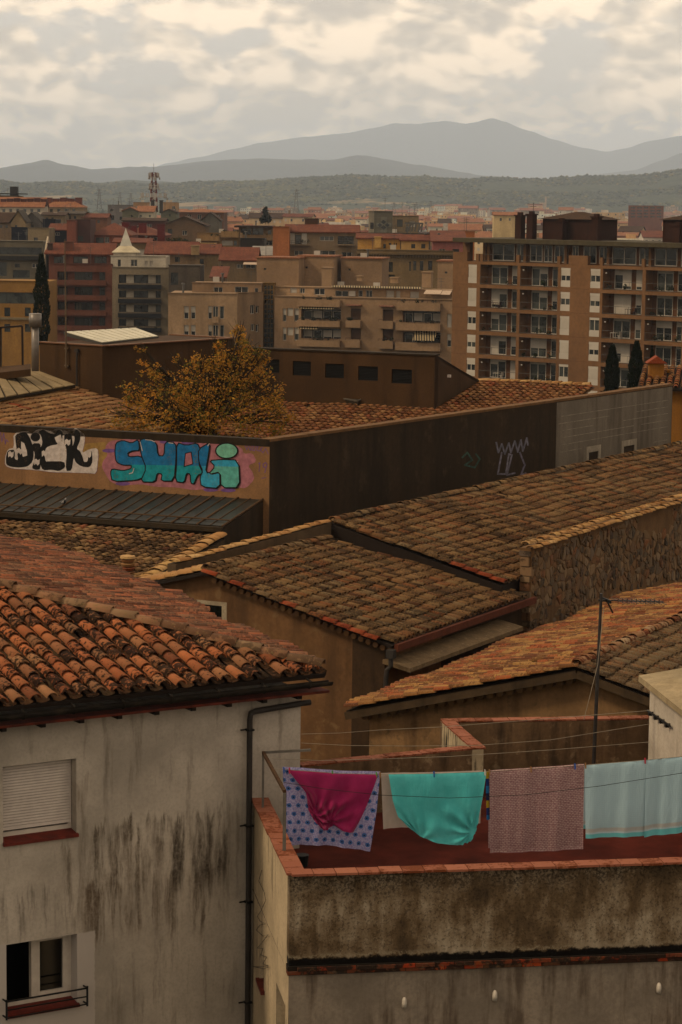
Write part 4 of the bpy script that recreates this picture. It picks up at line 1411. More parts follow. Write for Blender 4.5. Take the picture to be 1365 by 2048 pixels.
GREYW = plaster('grey_block_render', (.34, .295, .245), dirt=(.15, .125, .10), amt=.65, big=.5, streak=1.6, lo=.48, hi=.66)
uE = DW.uz(1345, 800)[0]
uG = DW.uz(1112.5, 850)[0]
shell(cD, DW.a, .0, uE, 14., zD - .07, .35).build('wall', DARKR, gb)
shell(cD, GW.a, -16., -.003, 14., zD - .22, .35).build('wall', YELR, gb)
COPD = plaster('parapet_cap_render', (.095, .07, .045), dirt=(.03, .022, .015), amt=.7, big=1.5, streak=3.)
CAPL = plaster('cap_stone', (.30, .19, .10), dirt=(.12, .08, .045), amt=.5, big=2.)
m_ = MB()
GW.slab(m_, -16., -.005, zD - .22, zD - .003, -.36, .006)
m_.build('parapet_cap', COPD, gb)
n_ = 26
for k in range(n_):
    m_ = MB()
    DW.slab(m_, uE / n_ * k + .004, uE / n_ * (k + 1) - .004, zD - .072, zD + .012 + rng.uniform(-.004, .004), -.36, .022)
    m_.build('coping_slab', CAPL, gb)
# grey rendered end of the long wall with white pointing lines and two openings
w_a, w_b = DW.rect(1177, 905, 1195, 945), DW.rect(1247, 893, 1267, 930)
zgb = DW.uz(1112, 945)[1] - 2.
gmb = shell(DW.pt(0, 0, .012), DW.a, uG, uE - .05, zgb, zD - .10, .30, [(*w_a, .28), (*w_b, .28)], top=False, sides=False)
gmb.build('grey_wall', GREYW, gb)
PTG = plain('pointing_line', (.40, .355, .30), .9, .25, 3.)
for k in range(11):
    zz = zD - .62 - k * .262
    a0, a1 = uG + .05, uE - .4
    cur = a0 + rng.random() * .5
    m_ = MB()
    while cur < a1:
        ln = rng.uniform(.6, 3.)
        if rng.random() < .8:
            hit = any(w[0] - .25 < cur + ln and cur < w[1] + .25 and w[2] - .1 < zz < w[3] + .3 for w in (w_a, w_b))
            if not hit:
                DW.slab(m_, cur, min(cur + ln, a1), zz - .008, zz + .008, .012, .0165)
        cur += ln + .03
    if m_.f:
        m_.build('pointing_line', PTG, gb)
for w in (w_a, w_b):
    fr = MB()
    for q in ((w[0] - .2, w[0], w[2], w[3] + .22), (w[1], w[1] + .2, w[2], w[3] + .22), (w[0], w[1], w[3], w[3] + .22)):
        DW.slab(fr, *q, -.2, .03)
    so_ = fr.build('window_surround', plaster('pale_surround', (.52, .46, .38), amt=.4, big=3.), gb)
    m_ = MB()
    DW.slab(m_, w[0] - .02, w[1] + .02, w[2], w[3], -.30, -.285)
    m_.build('dark_opening', plain('room_dark', (.012, .011, .010), .9), so_)
    m_ = MB()
    DW.slab(m_, w[0] + (w[1] - w[0]) * .45, w[1] - .02, w[2], w[3] - .02, -.25, -.22)
    m_.build('shutter_leaf', plain('grey_shutter', (.17, .145, .12), .8), so_)

# ------------------------------------------------------------------ graffiti (flat paint on the wall)
def zz6(p):
    return p[0] / 2.275, 620 + p[1] / 2.275
PNT = {}
for n_, c_ in dict(black=(.03, .028, .028), white=(.62, .56, .52), blue=(.035, .24, .42), teal=(.035, .36, .40), green=(.26, .50, .40), pink=(.46, .24, .27), violet=(.27, .16, .34), sky=(.09, .42, .56), ochre=(.40, .28, .12), mint=(.19, .47, .42)).items():
    def sprayed(q, b, c_=c_):
        p = q.pos()
        n = q.noise(p, 6., 5, .65)
        k = q.mix(q.ss(n, .3, .7), mul(c_, .82), mul(c_, 1.14))
        st_ = q.noise(q.vm('MULTIPLY', p, (5., 5., .8)), 1., 5, .6)
        q.put(b.inputs['Normal'], q.bump(q.noise(p, 20, 4), .3, .01))
        return q.mix(q.m('MULTIPLY', q.ss(q.m('ADD', q.noise(p, 24., 5, .7), q.m('MULTIPLY', q.m('SUBTRACT', st_, .5), .5)), .58, .68), .55), k, (.30, .19, .095))
    PNT[n_] = mat('spray_' + n_, sprayed, .8, .15)
def clip_y(poly, f, keep_low):
    out_ = []
    for k in range(len(poly)):
        p, q = poly[k], poly[(k + 1) % len(poly)]
        a, b = f(p), f(q)
        if keep_low:
            a, b = -a, -b
        if a >= 0:
            out_.append(p)
        if a * b < 0:
            t = a / (a - b)
            out_.append((p[0] + (q[0] - p[0]) * t, p[1] + (q[1] - p[1]) * t))
    return out_
def paint(root, W_, poly, c, off, name='graffiti_paint', conv=zz6):
    if len(poly) < 3:
        return
    MB().prism([W_.at(*conv(p), off - .0015) for p in poly], W_.n * .0015).build(name, PNT[c], root)
def smooth_poly(poly, it=1):
    for _ in range(it):
        o_ = []
        for k in range(len(poly)):
            p, q = poly[k], poly[(k + 1) % len(poly)]
            o_ += [(p[0] * .8 + q[0] * .2, p[1] * .8 + q[1] * .2), (p[0] * .2 + q[0] * .8, p[1] * .2 + q[1] * .8)]
        poly = o_
    return poly
def stroke(root, W_, pts, w, c, off, closed=False, name='graffiti_outline', conv=zz6):
    mb = MB()
    n = len(pts)
    for k in range(n if closed else n - 1):
        a, b = pts[k], pts[(k + 1) % n]
        L_ = math.hypot(b[0] - a[0], b[1] - a[1])
        if L_ < 1e-6:
            continue
        ex, ey = (b[0] - a[0]) / L_ * w * .35, (b[1] - a[1]) / L_ * w * .35
        nx, ny = -(b[1] - a[1]) / L_ * w / 2, (b[0] - a[0]) / L_ * w / 2
        q = [(a[0] - ex + nx, a[1] - ey + ny), (b[0] + ex + nx, b[1] + ey + ny), (b[0] + ex - nx, b[1] + ey - ny), (a[0] - ex - nx, a[1] - ey - ny)]
        o_ = off + (k % 3) * .0004
        mb.face([W_.at(*conv(p), o_) for p in q][::-1])
    mb.build(name, PNT[c], root)
def ell(cx, cy, rx, ry, n=18):
    return [(cx + rx * math.cos(6.2832 * k / n), cy + ry * math.sin(6.2832 * k / n)) for k in range(n)]
# first piece: black letters on a white halo
halo = [(25, 668), (38, 632), (66, 628), (62, 560), (125, 549), (147, 562), (168, 544), (200, 541), (232, 552), (268, 536), (292, 552), (332, 546), (346, 536), (368, 552), (388, 566), (386, 606), (374, 652), (408, 632), (446, 628), (449, 668), (440, 746), (405, 742), (300, 739), (238, 738), (190, 731), (125, 725), (60, 722), (24, 708)]
paint(gb, GW, [(p[0] * 1.005 - 1, p[1] + 1) for p in smooth_poly(halo)], 'violet', .003)
paint(gb, GW, [(40, 640), (480, 600), (500, 690), (440, 720), (40, 700)], 'ochre', .0016)
paint(gb, GW, smooth_poly(halo), 'white', .006)
letters1 = {
 'D': [(70, 566), (118, 553), (135, 575), (150, 612), (156, 652), (150, 690), (128, 712), (92, 717), (54, 714), (30, 704), (28, 672), (36, 640), (64, 634), (70, 650), (68, 678), (84, 684), (80, 650), (74, 610)],
 'i': [(150, 606), (186, 606), (187, 640), (182, 660), (187, 724), (165, 728), (146, 719), (158, 690), (160, 650), (150, 632)],
 'C': [(176, 552), (200, 543), (225, 560), (252, 566), (268, 540), (288, 556), (284, 588), (262, 612), (236, 615), (212, 625), (203, 655), (210, 690), (222, 688), (294, 688), (299, 716), (270, 734), (238, 726), (196, 730), (180, 690), (179, 640), (196, 606), (190, 575)],
 'K': [(294, 566), (326, 560), (332, 600), (332, 622), (342, 590), (338, 562), (348, 540), (366, 556), (368, 590), (350, 630), (366, 642), (378, 668), (384, 692), (400, 690), (404, 660), (420, 636), (423, 690), (410, 716), (372, 712), (346, 694), (337, 668), (328, 731), (300, 732), (306, 640), (294, 600)]}
for n_, p_ in letters1.items():
    paint(gb, GW, smooth_poly(p_), 'black', .010, 'graffiti_letter')
paint(gb, GW, ell(163, 578, 22, 20), 'black', .010, 'graffiti_letter')
paint(gb, GW, [(98, 598), (112, 606), (124, 640), (126, 662), (106, 668), (98, 640)], 'white', .012)
paint(gb, GW, [(250, 580), (278, 566), (284, 590), (266, 610), (258, 600)], 'white', .013)
for cx, cy in ((92, 640), (52, 655), (170, 690), (310, 600), (405, 655), (205, 652)):
    paint(gb, GW, [(cx - 13, cy - 8), (cx - 4, cy - 14), (cx + 4, cy - 6), (cx + 13, cy - 12), (cx + 11, cy + 10), (cx + 3, cy + 18), (cx - 4, cy + 8), (cx - 12, cy + 16)], 'white', .0135)
# second piece: blue and teal letters on a pink cloud
cloud = [(468, 690), (492, 660), (478, 625), (500, 596), (545, 590), (640, 582), (720, 592), (800, 590), (880, 600), (960, 596), (1020, 600), (1100, 625), (1112, 655), (1150, 650), (1170, 690), (1128, 708), (1150, 735), (1160, 770), (1120, 812), (1080, 806), (1000, 826), (940, 815), (880, 820), (800, 806), (720, 806), (640, 792), (560, 800), (505, 784), (480, 745), (465, 715)]
paint(gb, GW, smooth_poly(cloud), 'pink', .003)
for dx, dy in ((560, 790), (960, 818), (1040, 820), (760, 600), (860, 604), (500, 640)):
    paint(gb, GW, ell(dx, dy, 34, 9, 12), 'violet', .0045)
letters2 = {
 'S': [(528, 604), (560, 592), (600, 606), (632, 588), (637, 640), (606, 640), (582, 650), (586, 668), (640, 664), (664, 688), (669, 725), (656, 760), (622, 775), (512, 781), (504, 738), (512, 722), (560, 731), (598, 722), (600, 706), (560, 706), (530, 692), (524, 650)],
 'H': [(636, 592), (662, 584), (714, 600), (720, 662), (748, 664), (752, 598), (801, 604), (804, 655), (794, 778), (734, 778), (740, 746), (716, 742), (708, 783), (640, 782), (668, 720), (644, 660)],
 'A': [(806, 602), (850, 616), (900, 604), (916, 642), (905, 700), (926, 742), (900, 752), (884, 792), (870, 788), (868, 746), (850, 742), (840, 786), (800, 780), (806, 700)],
 'L': [(905, 632), (958, 602), (950, 662), (936, 742), (984, 735), (1002, 726), (1003, 812), (918, 804), (912, 762), (926, 732), (906, 690)],
 'i': [(955, 684), (1012, 680), (1088, 682), (1094, 808), (1008, 808), (1006, 736), (950, 748), (982, 712)]}
for k, (n_, p_) in enumerate(letters2.items()):
    p_ = smooth_poly(p_)
    cut = lambda p: p[1] - (702 + (p[0] - 500) * .018)
    off = .008 + k * .0035
    paint(gb, GW, [(p[0] + 5, p[1] + 4) for p in p_], 'black', off - .0015, 'graffiti_shadow')
    paint(gb, GW, clip_y(p_, cut, True), 'blue' if n_ != 'i' else 'sky', off, 'graffiti_letter')
    paint(gb, GW, clip_y(p_, cut, False), {'L': 'sky', 'i': 'mint'}.get(n_, 'teal'), off, 'graffiti_letter')
    stroke(gb, GW, p_, 5., 'black', off + .0012, True)
paint(gb, GW, ell(1034, 640, 50, 35, 22), 'green', .024, 'graffiti_letter')
stroke(gb, GW, ell(1034, 640, 50, 35, 22), 6., 'black', .0255, True)
hole = [(846, 652), (872, 646), (880, 700), (840, 712)]
paint(gb, GW, hole, 'pink', .0178)
stroke(gb, GW, hole, 4., 'black', .0190, True)
for a_ in ([(664, 590), (690, 592), (708, 600)], [(770, 604), (790, 606)], [(612, 720), (606, 740), (590, 745)], [(948, 618), (955, 608)], [(640, 600), (650, 640)], [(1064, 690), (1084, 690)]):
    stroke(gb, GW, a_, 3., 'white', .0215, name='graffiti_highlight')
stroke(gb, GW, [(1178, 700), (1184, 694), (1180, 735)], 3.5, 'violet', .005, name='graffiti_tag')
stroke(gb, GW, [(1212, 712), (1200, 716), (1198, 702), (1210, 694), (1216, 702), (1206, 740)], 3.5, 'violet', .005, name='graffiti_tag')
stroke(gb, GW, [(1192, 766), (1212, 762)], 3., 'violet', .005, name='graffiti_tag')
stroke(gb, GW, [(1116, 612), (1124, 636), (1132, 618), (1140, 640), (1146, 616), (1156, 620), (1148, 638), (1160, 640), (1166, 622), (1176, 622), (1170, 638), (1182, 642), (1196, 624), (1184, 634), (1198, 650), (1210, 630), (1222, 656)], 3., 'violet', .005, name='graffiti_tag')
stroke(gb, GW, [(2, 545), (10, 600), (18, 560), (26, 610), (30, 590), (40, 600)], 3., 'violet', .005, name='graffiti_tag')
# faded tags on the dark wall
idt = lambda p: p
for nm, c_, pts_ in (('a', (.24, .23, .27), [(993, 885), (997, 905), (1004, 888), (1010, 908), (1018, 886), (1022, 905), (1030, 882), (1036, 904), (1042, 880), (1046, 902), (1054, 876), (1056, 890)]), ('b', (.27, .25, .29), [(1004, 905), (996, 948), (1012, 948), (1018, 908), (1024, 910), (1014, 950), (1030, 946)]), ('c', (.24, .22, .27), [(1040, 905), (1050, 930), (1042, 950), (1052, 946)]), ('d', (.08, .15, .12), [(925, 915), (935, 905), (945, 920), (930, 930), (950, 935), (960, 918), (952, 908)])):
    PNT['fade_' + nm] = plain('faded_spray_' + nm, c_, .9, .3, 6.)
    stroke(gb, DW, pts_, 3.4, 'fade_' + nm, .004, name='graffiti_tag', conv=idt)

# ------------------------------------------------------------------ glazed lean-to below the graffiti
gz1 = GW.at(528, 999)
tg, hg, gz2 = gable(gz1, GW.a + 90, 449, 1052)
gl = thing('glass_lean_to', V((gz2.x, gz2.y, 14.)), 'lean-to roof of dusty green glass panes under the graffiti', 'glass roof')
sl = (gz2 - gz1)
sn = sl.normalized()
gN = GW.e.cross(sn)
gN = gN if gN.z > 0 else -gN
BARM = plaster('rusty_glazing_bar', (.20, .135, .08), dirt=(.08, .04, .02), amt=.7, big=4.)
def glassy(q, b):
    p = q.pos()
    n = q.noise(p, 2.2, 5, .65)
    q.put(b.inputs['Roughness'], q.m('ADD', .25, q.m('MULTIPLY', n, .5)))
    return q.mix(q.ss(n, .35, .65), (.028, .033, .026), (.060, .060, .046))
PANEM = mat('dusty_glass', glassy, .4, .5)
NB = 17
sp_ = .82
for k in range(NB):
    a_ = gz1 - GW.e * (.03 + k * sp_)
    pa = a_ - GW.e * (sp_ / 2)
    MB().box(pa + sl / 2 - gN * .01, GW.e * (sp_ / 2 - .025), sl * .495, gN * .006).build('glass_pane', PANEM, gl)
    MB().bar(a_ + gN * .012, a_ + sl * 1.03 + gN * .012, .045, .05, gN).build('glazing_bar', BARM, gl)
    MB().bar(a_ - GW.e * (sp_ / 2) + gN * .006, a_ - GW.e * (sp_ / 2) + sl * 1.0 + gN * .006, .018, .028, gN).build('glazing_bar', BARM, gl)
q_ = gz1 + sl * .86 + gN * .055
MB().tube([q_, q_ - GW.e * 15], .022, 6).build('rail', BARM, gl)
GUTB = plaster('eave_trough', (.11, .085, .055), dirt=(.04, .03, .02), amt=.6, big=2.)
MB().bar(gz2 + sn * .06 - UP * .09, gz2 + sn * .06 - UP * .09 - GW.e * 15, .20, .14).build('gutter', GUTB, gl)
hN = V((GW.n.x, GW.n.y, 0))
m_ = MB()       # cheek wall at the end, running on from the dark wall
ck = [gz1 - UP * .05 - GW.e * .02, gz2 - UP * .05 - GW.e * .02, V((gz2.x, gz2.y, 14.)) - GW.e * .02, V((gz1.x, gz1.y, 14.)) - GW.e * .02]
m_.prism(ck, GW.e * -.2)
m_.build('cheek_wall', DARKR, gl)
MB().prism([gz2 - UP * .12 + hN * .0, gz2 - UP * .12 - GW.e * 15, V((*(gz2 - GW.e * 15).xy, 22.)), V((gz2.x, gz2.y, 22.))], -hN * .2).build('front_wall', GUTB, gl)
# pigeon on the glass
pp = gz1.lerp(gz2, .72) - GW.e * 5.7 + gN * .13
pg = MB()
bd3 = (GW.e * .85 + hN * .4).normalized()
pg.tube([pp - bd3 * .16 + UP * .05, pp - bd3 * .08, pp, pp + bd3 * .08 + UP * .03, pp + bd3 * .12 + UP * .09, pp + bd3 * .135 + UP * .135, pp + bd3 * .17 + UP * .135], [.012, .04, .062, .05, .03, .033, .008], 9)
pg.build('pigeon', mat('pigeon_feathers', lambda q, b: q.mix(q.ss(q.noise(q.pos(), 14, 2), .5, .56), (.015, .015, .018), (.40, .38, .37)), .8), None, True, loc=pp, label='black and white pigeon standing on the glass roof', cat='pigeon')

# ------------------------------------------------------------------ tiled lean-to in front of the glass
r2o = gz2 + hN * .16 - UP * .30
t2, h2, r2e = gable(r2o, GW.a + 90, 283, 1166)
lt = thing('tiled_lean_to', V((r2e.x, r2e.y, 14.)), 'weathered tile lean-to between the glass roof and the orange hip roof', 'lean-to')
d2_ = (r2e - r2o).normalized()
LR2 = (r2e - r2o).length
tile_roof(lt, r2o, -GW.e, d2_, [(0., 0.), (13., 0.), (13., LR2 * 1.35), (0., LR2 * 1.35)], fam('clay_leanto', [(.27, .175, .095), (.36, .245, .135), (.22, .135, .08), (.41, .29, .165), (.31, .20, .115), (.38, .155, .085)], a_dark=.6, a_pale=.35, d_lo=.49), DECK, sp=.27, ex=.38, nind=300, sag=.02)
fl = MB()
ridge_line(lt, r2o - GW.e * .02 + UP * .06, r2e + d2_ * .9 - GW.e * .02 + UP * .06, T_PALE, .42, .22, 'verge_tile', hgt=.42)
MB().prism([r2o + GW.e * .1 - UP * .06, r2e + d2_ * 2 + GW.e * .1 - UP * .06, V((*(r2e + d2_ * 2 + GW.e * .1).xy, 14.)), V((*(r2o + GW.e * .1).xy, 14.))], -GW.e * .2).build('side_wall', MORTAR, lt)
vp = on_plane(256, 1150, r2o, d2_.cross(GW.e))
vt = thing('clay_vent', vp, 'stacked terracotta ring vent on the tile lean-to', 'vent')
for k in range(4):
    MB().tube([vp + UP * (.02 + k * .115), vp + UP * (.085 + k * .115), vp + UP * (.105 + k * .115)], [.165, .20, .15], 14).build('ring', T_YARD[0], vt)
MB().tube([vp + UP * .47, vp + UP * .53, vp + UP * .56], [.22, .20, .05], 14).build('cap', T_PALE[0], vt)

# ------------------------------------------------------------------ inner yard: tiled roofs, louvred clerestory, lantern block
LB = at_y(868, 819, 90.)
tq, hq, LR = gable(LB, GW.a - 90, 960, 763)
up4 = (LR - LB).normalized()
n4 = GW.e.cross(up4)
n4 = n4 if n4.z > 0 else -n4
st4 = lambda x, y: st_of(LB, GW.e, -up4, on_plane(x, y, LB, n4))
yr = thing('yard_tiled_roof', V((LB.x, LB.y, 16.)), 'clay tiled roof inside the dark walls below the louvred clerestory', 'roof')
ridge_r = (LR - LB).length
s1_ = st4(1165, 784)[0]
def on_dw(u):
    p = DW.pt(u, 0, -.55)
    return p + UP * ((LB - p).dot(n4) / n4.z)
low = [st_of(LB, GW.e, -up4, on_dw(u)) for u in (DW.uz(1165, 790)[0], DW.uz(800, 850)[0], .6)]
poly4 = [(0., 0.), (0., -ridge_r), (s1_, -ridge_r)] + low + [st4(430, 850), (st4(430, 700)[0], 0.)]
tile_roof(yr, LB, GW.e, -up4, poly4, T_YARD, DECK, sp=.27, ex=.40, nind=300, sag=.02, t0=6.)
ridge_line(yr, LB + up4 * ridge_r + UP * .04, LB + up4 * ridge_r + GW.e * s1_ + UP * .04, T_PALE, .42, .12)
# clerestory: upright louvred front, top falling back to the ridge
CLR = plaster('clerestory_render', (.155, .098, .052), dirt=(.06, .04, .025), amt=.6, big=.6, streak=1.4, lo=.5, hi=.7)
LWl = Wall(LB, GW.a)
zt4 = LWl.uz(866, 712)[1]
cl = thing('louvred_clerestory', LB, 'brown clerestory wall with a row of dark louvred openings', 'clerestory')
Uend = LWl.uz(376, 690)[0]
holes = [LWl.rect(*q) for q in ((784, 738, 824, 768), (717, 732, 756, 762), (651, 727, 688, 757), (586, 722, 622, 752), (526, 718, 559, 746))]
z_l = LB.z - 1.6
shell(LB, GW.a, Uend, 0., z_l, zt4, .4, [(*h_, .1) for h_ in holes]).build('wall', CLR, cl)
back = LR + UP * .0
tri = [LWl.pt(0., LB.z - .1, -.05), LWl.pt(0., zt4 - .004, -.05), LR + UP * .05, LR - UP * .4]
MB().prism(tri, GW.e * -.25).build('cheek_wall', CLR, cl)
MB().prism([LWl.pt(0., zt4 - .02, -.39), LWl.pt(Uend, zt4 - .02, -.39), LR + GW.e * Uend + UP * .0, LR + UP * .0], UP * -.1).build('roof_deck', DECK, cl)
m_ = MB()
LWl.slab(m_, Uend, .05, zt4 + .002, zt4 + .06, -.42, .04)
m_.build('coping', COPD, cl)
LVM = plain('louvre_metal', (.022, .021, .020), .6, .2)
for h_ in holes:
    m_ = MB()
    LWl.slab(m_, h_[0], h_[1], h_[2], h_[3], -.10, -.09)
    lv = m_.build('louvre', plain('room_dark', (.012, .011, .010), .9), cl)
    nb = 9
    for k in range(nb):
        zc_ = h_[2] + (h_[3] - h_[2]) * (k + .5) / nb
        MB().box(LWl.pt((h_[0] + h_[1]) / 2, zc_, -.05), LWl.e * ((h_[1] - h_[0]) / 2 - .01), (LWl.n * .8 - UP * .6) * .035, (UP * .8 + LWl.n * .6) * .004).build('louvre_slat', LVM, lv)
MB().box(LB + V((0, 0, 1.1)) + GW.e * .3 + up4 * .8, GW.e * .06, hN * .05, UP * .05).build('lamp_box', WHITE_PVC, cl)
# long skylight against the clerestory
sk = thing('skylight_strip', LB, 'low strip skylight of framed panes at the foot of the clerestory', 'skylight')
sA, sB = LWl.at(572, 752 + 12, .4), LWl.at(728, 797, .35)
sA = on_plane(575, 768, LB + UP * .22, n4)
sB = on_plane(728, 797, LB + UP * .22, n4)
sd3 = (sB - sA)
dn = -up4
MB().prism([sA, sB, sB + dn * .62, sA + dn * .62], n4 * -.25).build('kerb', GUTB, sk)
for k in range(6):
    a_ = sA + sd3 * ((k + .5) / 6) + dn * .3 + n4 * .02
    MB().box(a_, sd3 * (.5 / 6 - .006), dn * .26, n4 * .012).build('pane', PANEM, sk)
for k in range(7):
    a_ = sA + sd3 * (k / 6) + n4 * .04
    MB().bar(a_, a_ + dn * .62, .04, .03, n4).build('glazing_bar', GALV, sk)
MB().bar(sA + dn * .62 + n4 * .03, sB + dn * .62 + n4 * .03, .05, .05, n4).build('rail', GALV, sk)

# lantern block with pale panel roof light
BK = at_y(205, 792, 87.)
lb = thing('lantern_block', V((BK.x, BK.y, 18.)), 'brown roof block with a pale panelled roof light on top', 'roof block')
Fw = Wall(BK, math.degrees(math.atan2((at_z(205, 693, 29.6) - at_z(80, 680, 29.6)).x, (at_z(205, 693, 29.6) - at_z(80, 680, 29.6)).y)))
Fw = Wall(BK, GW.a + 14)
zb_ = on_plane(205, 693, BK, Fw.n).z
u80 = Fw.uz(80, 700)[0]
shell(BK, Fw.a, u80, 0., 24., zb_, 7.5).build('wall', CLR, lb)
CAPB = plain('copper_cap', (.26, .145, .075), .7)
Lf = MB()
Fw.slab(Lf, u80 - .05, .05, zb_ + .003, zb_ + .045, -.22, .05)
Lf.build('coping', CAPB, lb)
MB().bar(Fw.pt(.0, zb_ + .024, -.22), Fw.pt(.0, zb_ + .024, -7.5), .25, .042).build('coping', CAPB, lb)
MB().bar(Fw.pt(.0, zb_ + .024, -7.4), Fw.pt(u80, zb_ + .024, -7.4), .25, .042).build('coping', CAPB, lb)
rl = [at_z(x, y, zb_ + .12) for x, y in ((137, 662), (266, 681), (316, 672), (272, 656))]
rl = [at_z(128, 664, zb_ + .18), at_z(205, 686, zb_ + .06), at_z(318, 673, zb_ + .06), at_z(272, 656, zb_ + .2)]
PANW = plain('pale_panel', (.62, .58, .46), .5, .08, 2.)
rlt = MB().prism(rl, UP * -.12).build('roof_light', plain('panel_frame', (.10, .085, .06), .6), lb)
for k in range(9):
    f0, f1 = k / 9 + .008, (k + 1) / 9 - .008
    q = [rl[1].lerp(rl[2], f0), rl[1].lerp(rl[2], f1), rl[0].lerp(rl[3], f1), rl[0].lerp(rl[3], f0)]
    cq = sum(q, V((0, 0, 0))) / 4
    MB().prism([p.lerp(cq, .04) + UP * .004 for p in q], UP * .02).build('panel', PANW, rlt)
# pipe on its front, flagpole
pu_ = Fw.uz(157, 740)[0]
MB().tube([Fw.pt(pu_, Fw.uz(157, 702)[1], .08), Fw.pt(pu_, Fw.uz(157, 772)[1], .08)], .035, 8).box(Fw.pt(pu_, Fw.uz(157, 701)[1], .08), Fw.e * .08, Fw.n * .05, UP * .06).build('vent_pipe', PIPE, lb)
fp0, fp1 = Fw.at(137, 735, .1), Fw.at(134, 478, .1)
MB().tube([fp0, fp0.lerp(fp1, .55), fp1], [.034, .03, .016], 7).box(Fw.at(137, 697, .06), Fw.e * .09, Fw.n * .06, UP * .025).box(Fw.at(137, 731, .06), Fw.e * .09, Fw.n * .06, UP * .025).build('flagpole', plain('pole_grey', (.20, .15, .10), .6), None, loc=fp0, label='tall thin bare pole fixed to the lantern block', cat='pole')
# second, lower yard roof on the left: tiles run down towards the tree
n3d = (az(GW.a) * math.cos(rad(12)) - UP * math.sin(rad(12))).normalized()
a3 = az(GW.a - 90)
n3 = a3.cross(n3d)
n3 = n3 if n3.z > 0 else -n3
O3 = at_y(205, 796, 86.9)
st3 = lambda x, y: st_of(O3, a3, n3d, on_plane(x, y, O3, n3))
yl = thing('yard_tiled_roof', V((O3.x, O3.y, 16.)), 'sandy clay tiled roof behind the black lettered graffiti', 'roof')
poly3 = [st3(x, y) for x, y in ((-60, 800), (60, 770), (150, 762), (205, 790), (330, 835), (330, 900), (120, 875), (-60, 868))]
tile_roof(yl, O3, a3, n3d, poly3, fam('clay_sand', [(.40, .26, .14), (.46, .31, .17), (.34, .20, .11), (.50, .36, .21), (.40, .15, .08)], a_dark=.3, a_pale=.2, dark=(.12, .07, .04)), DECK, sp=.27, ex=.40, nind=300, sag=.025)
# ribbed metal roof and stainless flue
O3b = O3 + n3 * .25
p3 = lambda x, y: on_plane(x, y, O3b, n3)
mrf = thing('metal_panel_roof', p3(60, 770), 'pale ribbed metal panel roof next to the stainless flue', 'metal roof')
mp = [p3(-40, 744), p3(62, 737), p3(152, 770), p3(-40, 804)]
MB().prism(mp, n3 * -.1).build('deck', GUTB, mrf)
for k in range(8):
    f0, f1 = k / 8 + .01, (k + 1) / 8 - .012
    q = [mp[0].lerp(mp[1], f0), mp[0].lerp(mp[1], f1), mp[3].lerp(mp[2], f1), mp[3].lerp(mp[2], f0)]
    MB().prism([p + n3 * .003 for p in q], n3 * (.03 if k % 2 else .045)).build('panel', plaster('metal_panel', (.42, .34, .22), dirt=(.2, .15, .09), amt=.4, big=1.), mrf)
f0, f1 = at_y(71, 742, 84.), at_y(71, 627, 84.)
STEEL = plain('brushed_steel', (.30, .27, .24), .38, .12, 3., metal=.25)
fl_ = thing('steel_flue', f0, 'wide stainless steel flue with drum cowl beside the metal roof', 'flue')
MB().tube([f0, f0.lerp(f1, .8)], .13, 16).build('pipe', STEEL, fl_, True)
MB().tube([f0.lerp(f1, .77), f0.lerp(f1, 1.)], .215, 18).build('cowl', STEEL, fl_, True)
# brown metal frame at the very edge
fr_ = thing('metal_frame', at_y(20, 740, 86.), 'dark brown metal frame standing beside the flue', 'frame')
q4 = [at_y(x, y, 86.) for x, y in ((-60, 660), (45, 652), (46, 735), (-60, 745))]
BRM = plain('brown_steel', (.055, .028, .018), .6)
for a_, b_ in ((0, 1), (1, 2), (2, 3)):
    MB().bar(q4[a_], q4[b_], .07, .07).build('bar', BRM, fr_)
q5 = at_y(2, 655, 86.)
MB().bar(q5, at_y(2, 742, 86.), .07, .07).build('bar', BRM, fr_)
MB().prism([at_y(-60, 738, 86.), at_y(62, 728, 86.), at_y(62, 738, 85.), at_y(-60, 752, 85.)], UP * -.25).build('plinth', CLR, fr_)
# ------------------------------------------------------------------ mustard house past the end of the grey wall
MUS = plaster('mustard_render', (.40, .225, .07), dirt=(.2, .12, .05), amt=.35, big=.5)
mo_ = at_y(1345, 790, 104.)
mu = thing('mustard_house', V((mo_.x, mo_.y, 14.)), 'mustard yellow house with pale tiles past the grey wall', 'house')
MWl = Wall(mo_, 100.)
zmu = MWl.uz(1345, 778)[1]
shell(mo_, 100., -1.2, 8., 14., zmu, 8.).build('wall', MUS, mu)
rd = (wall_n(100.) * math.cos(rad(9)) - UP * math.sin(rad(9))).normalized()
O5 = MWl.pt(0, zmu + .05, .3)
tile_roof(mu, O5, MWl.e, rd, [(-1.5, 0.), (8., 0.), (8., -4.2), (-1.5, -4.2)], T_YARD, DECK, sp=.30, ex=.42, nind=120, sag=.01, channel=False)
ch = at_y(1312, 750, 106.)
MB().box(ch + UP * .1, V((.32, 0, 0)), V((0, .3, 0)), UP * .42).build('chimney', MUS, mu)
MB().prism([ch + V((-.45, -.4, .53)), ch + V((.45, -.4, .53)), ch + V((0, -.4, .85))], V((0, .8, 0))).build('chimney_cap', T_RED[0], mu)
ch2 = at_y(1331, 752, 107.)
MB().box(ch2, V((.2, 0, 0)), V((0, .2, 0)), UP * .3).build('chimney', MUS, mu)

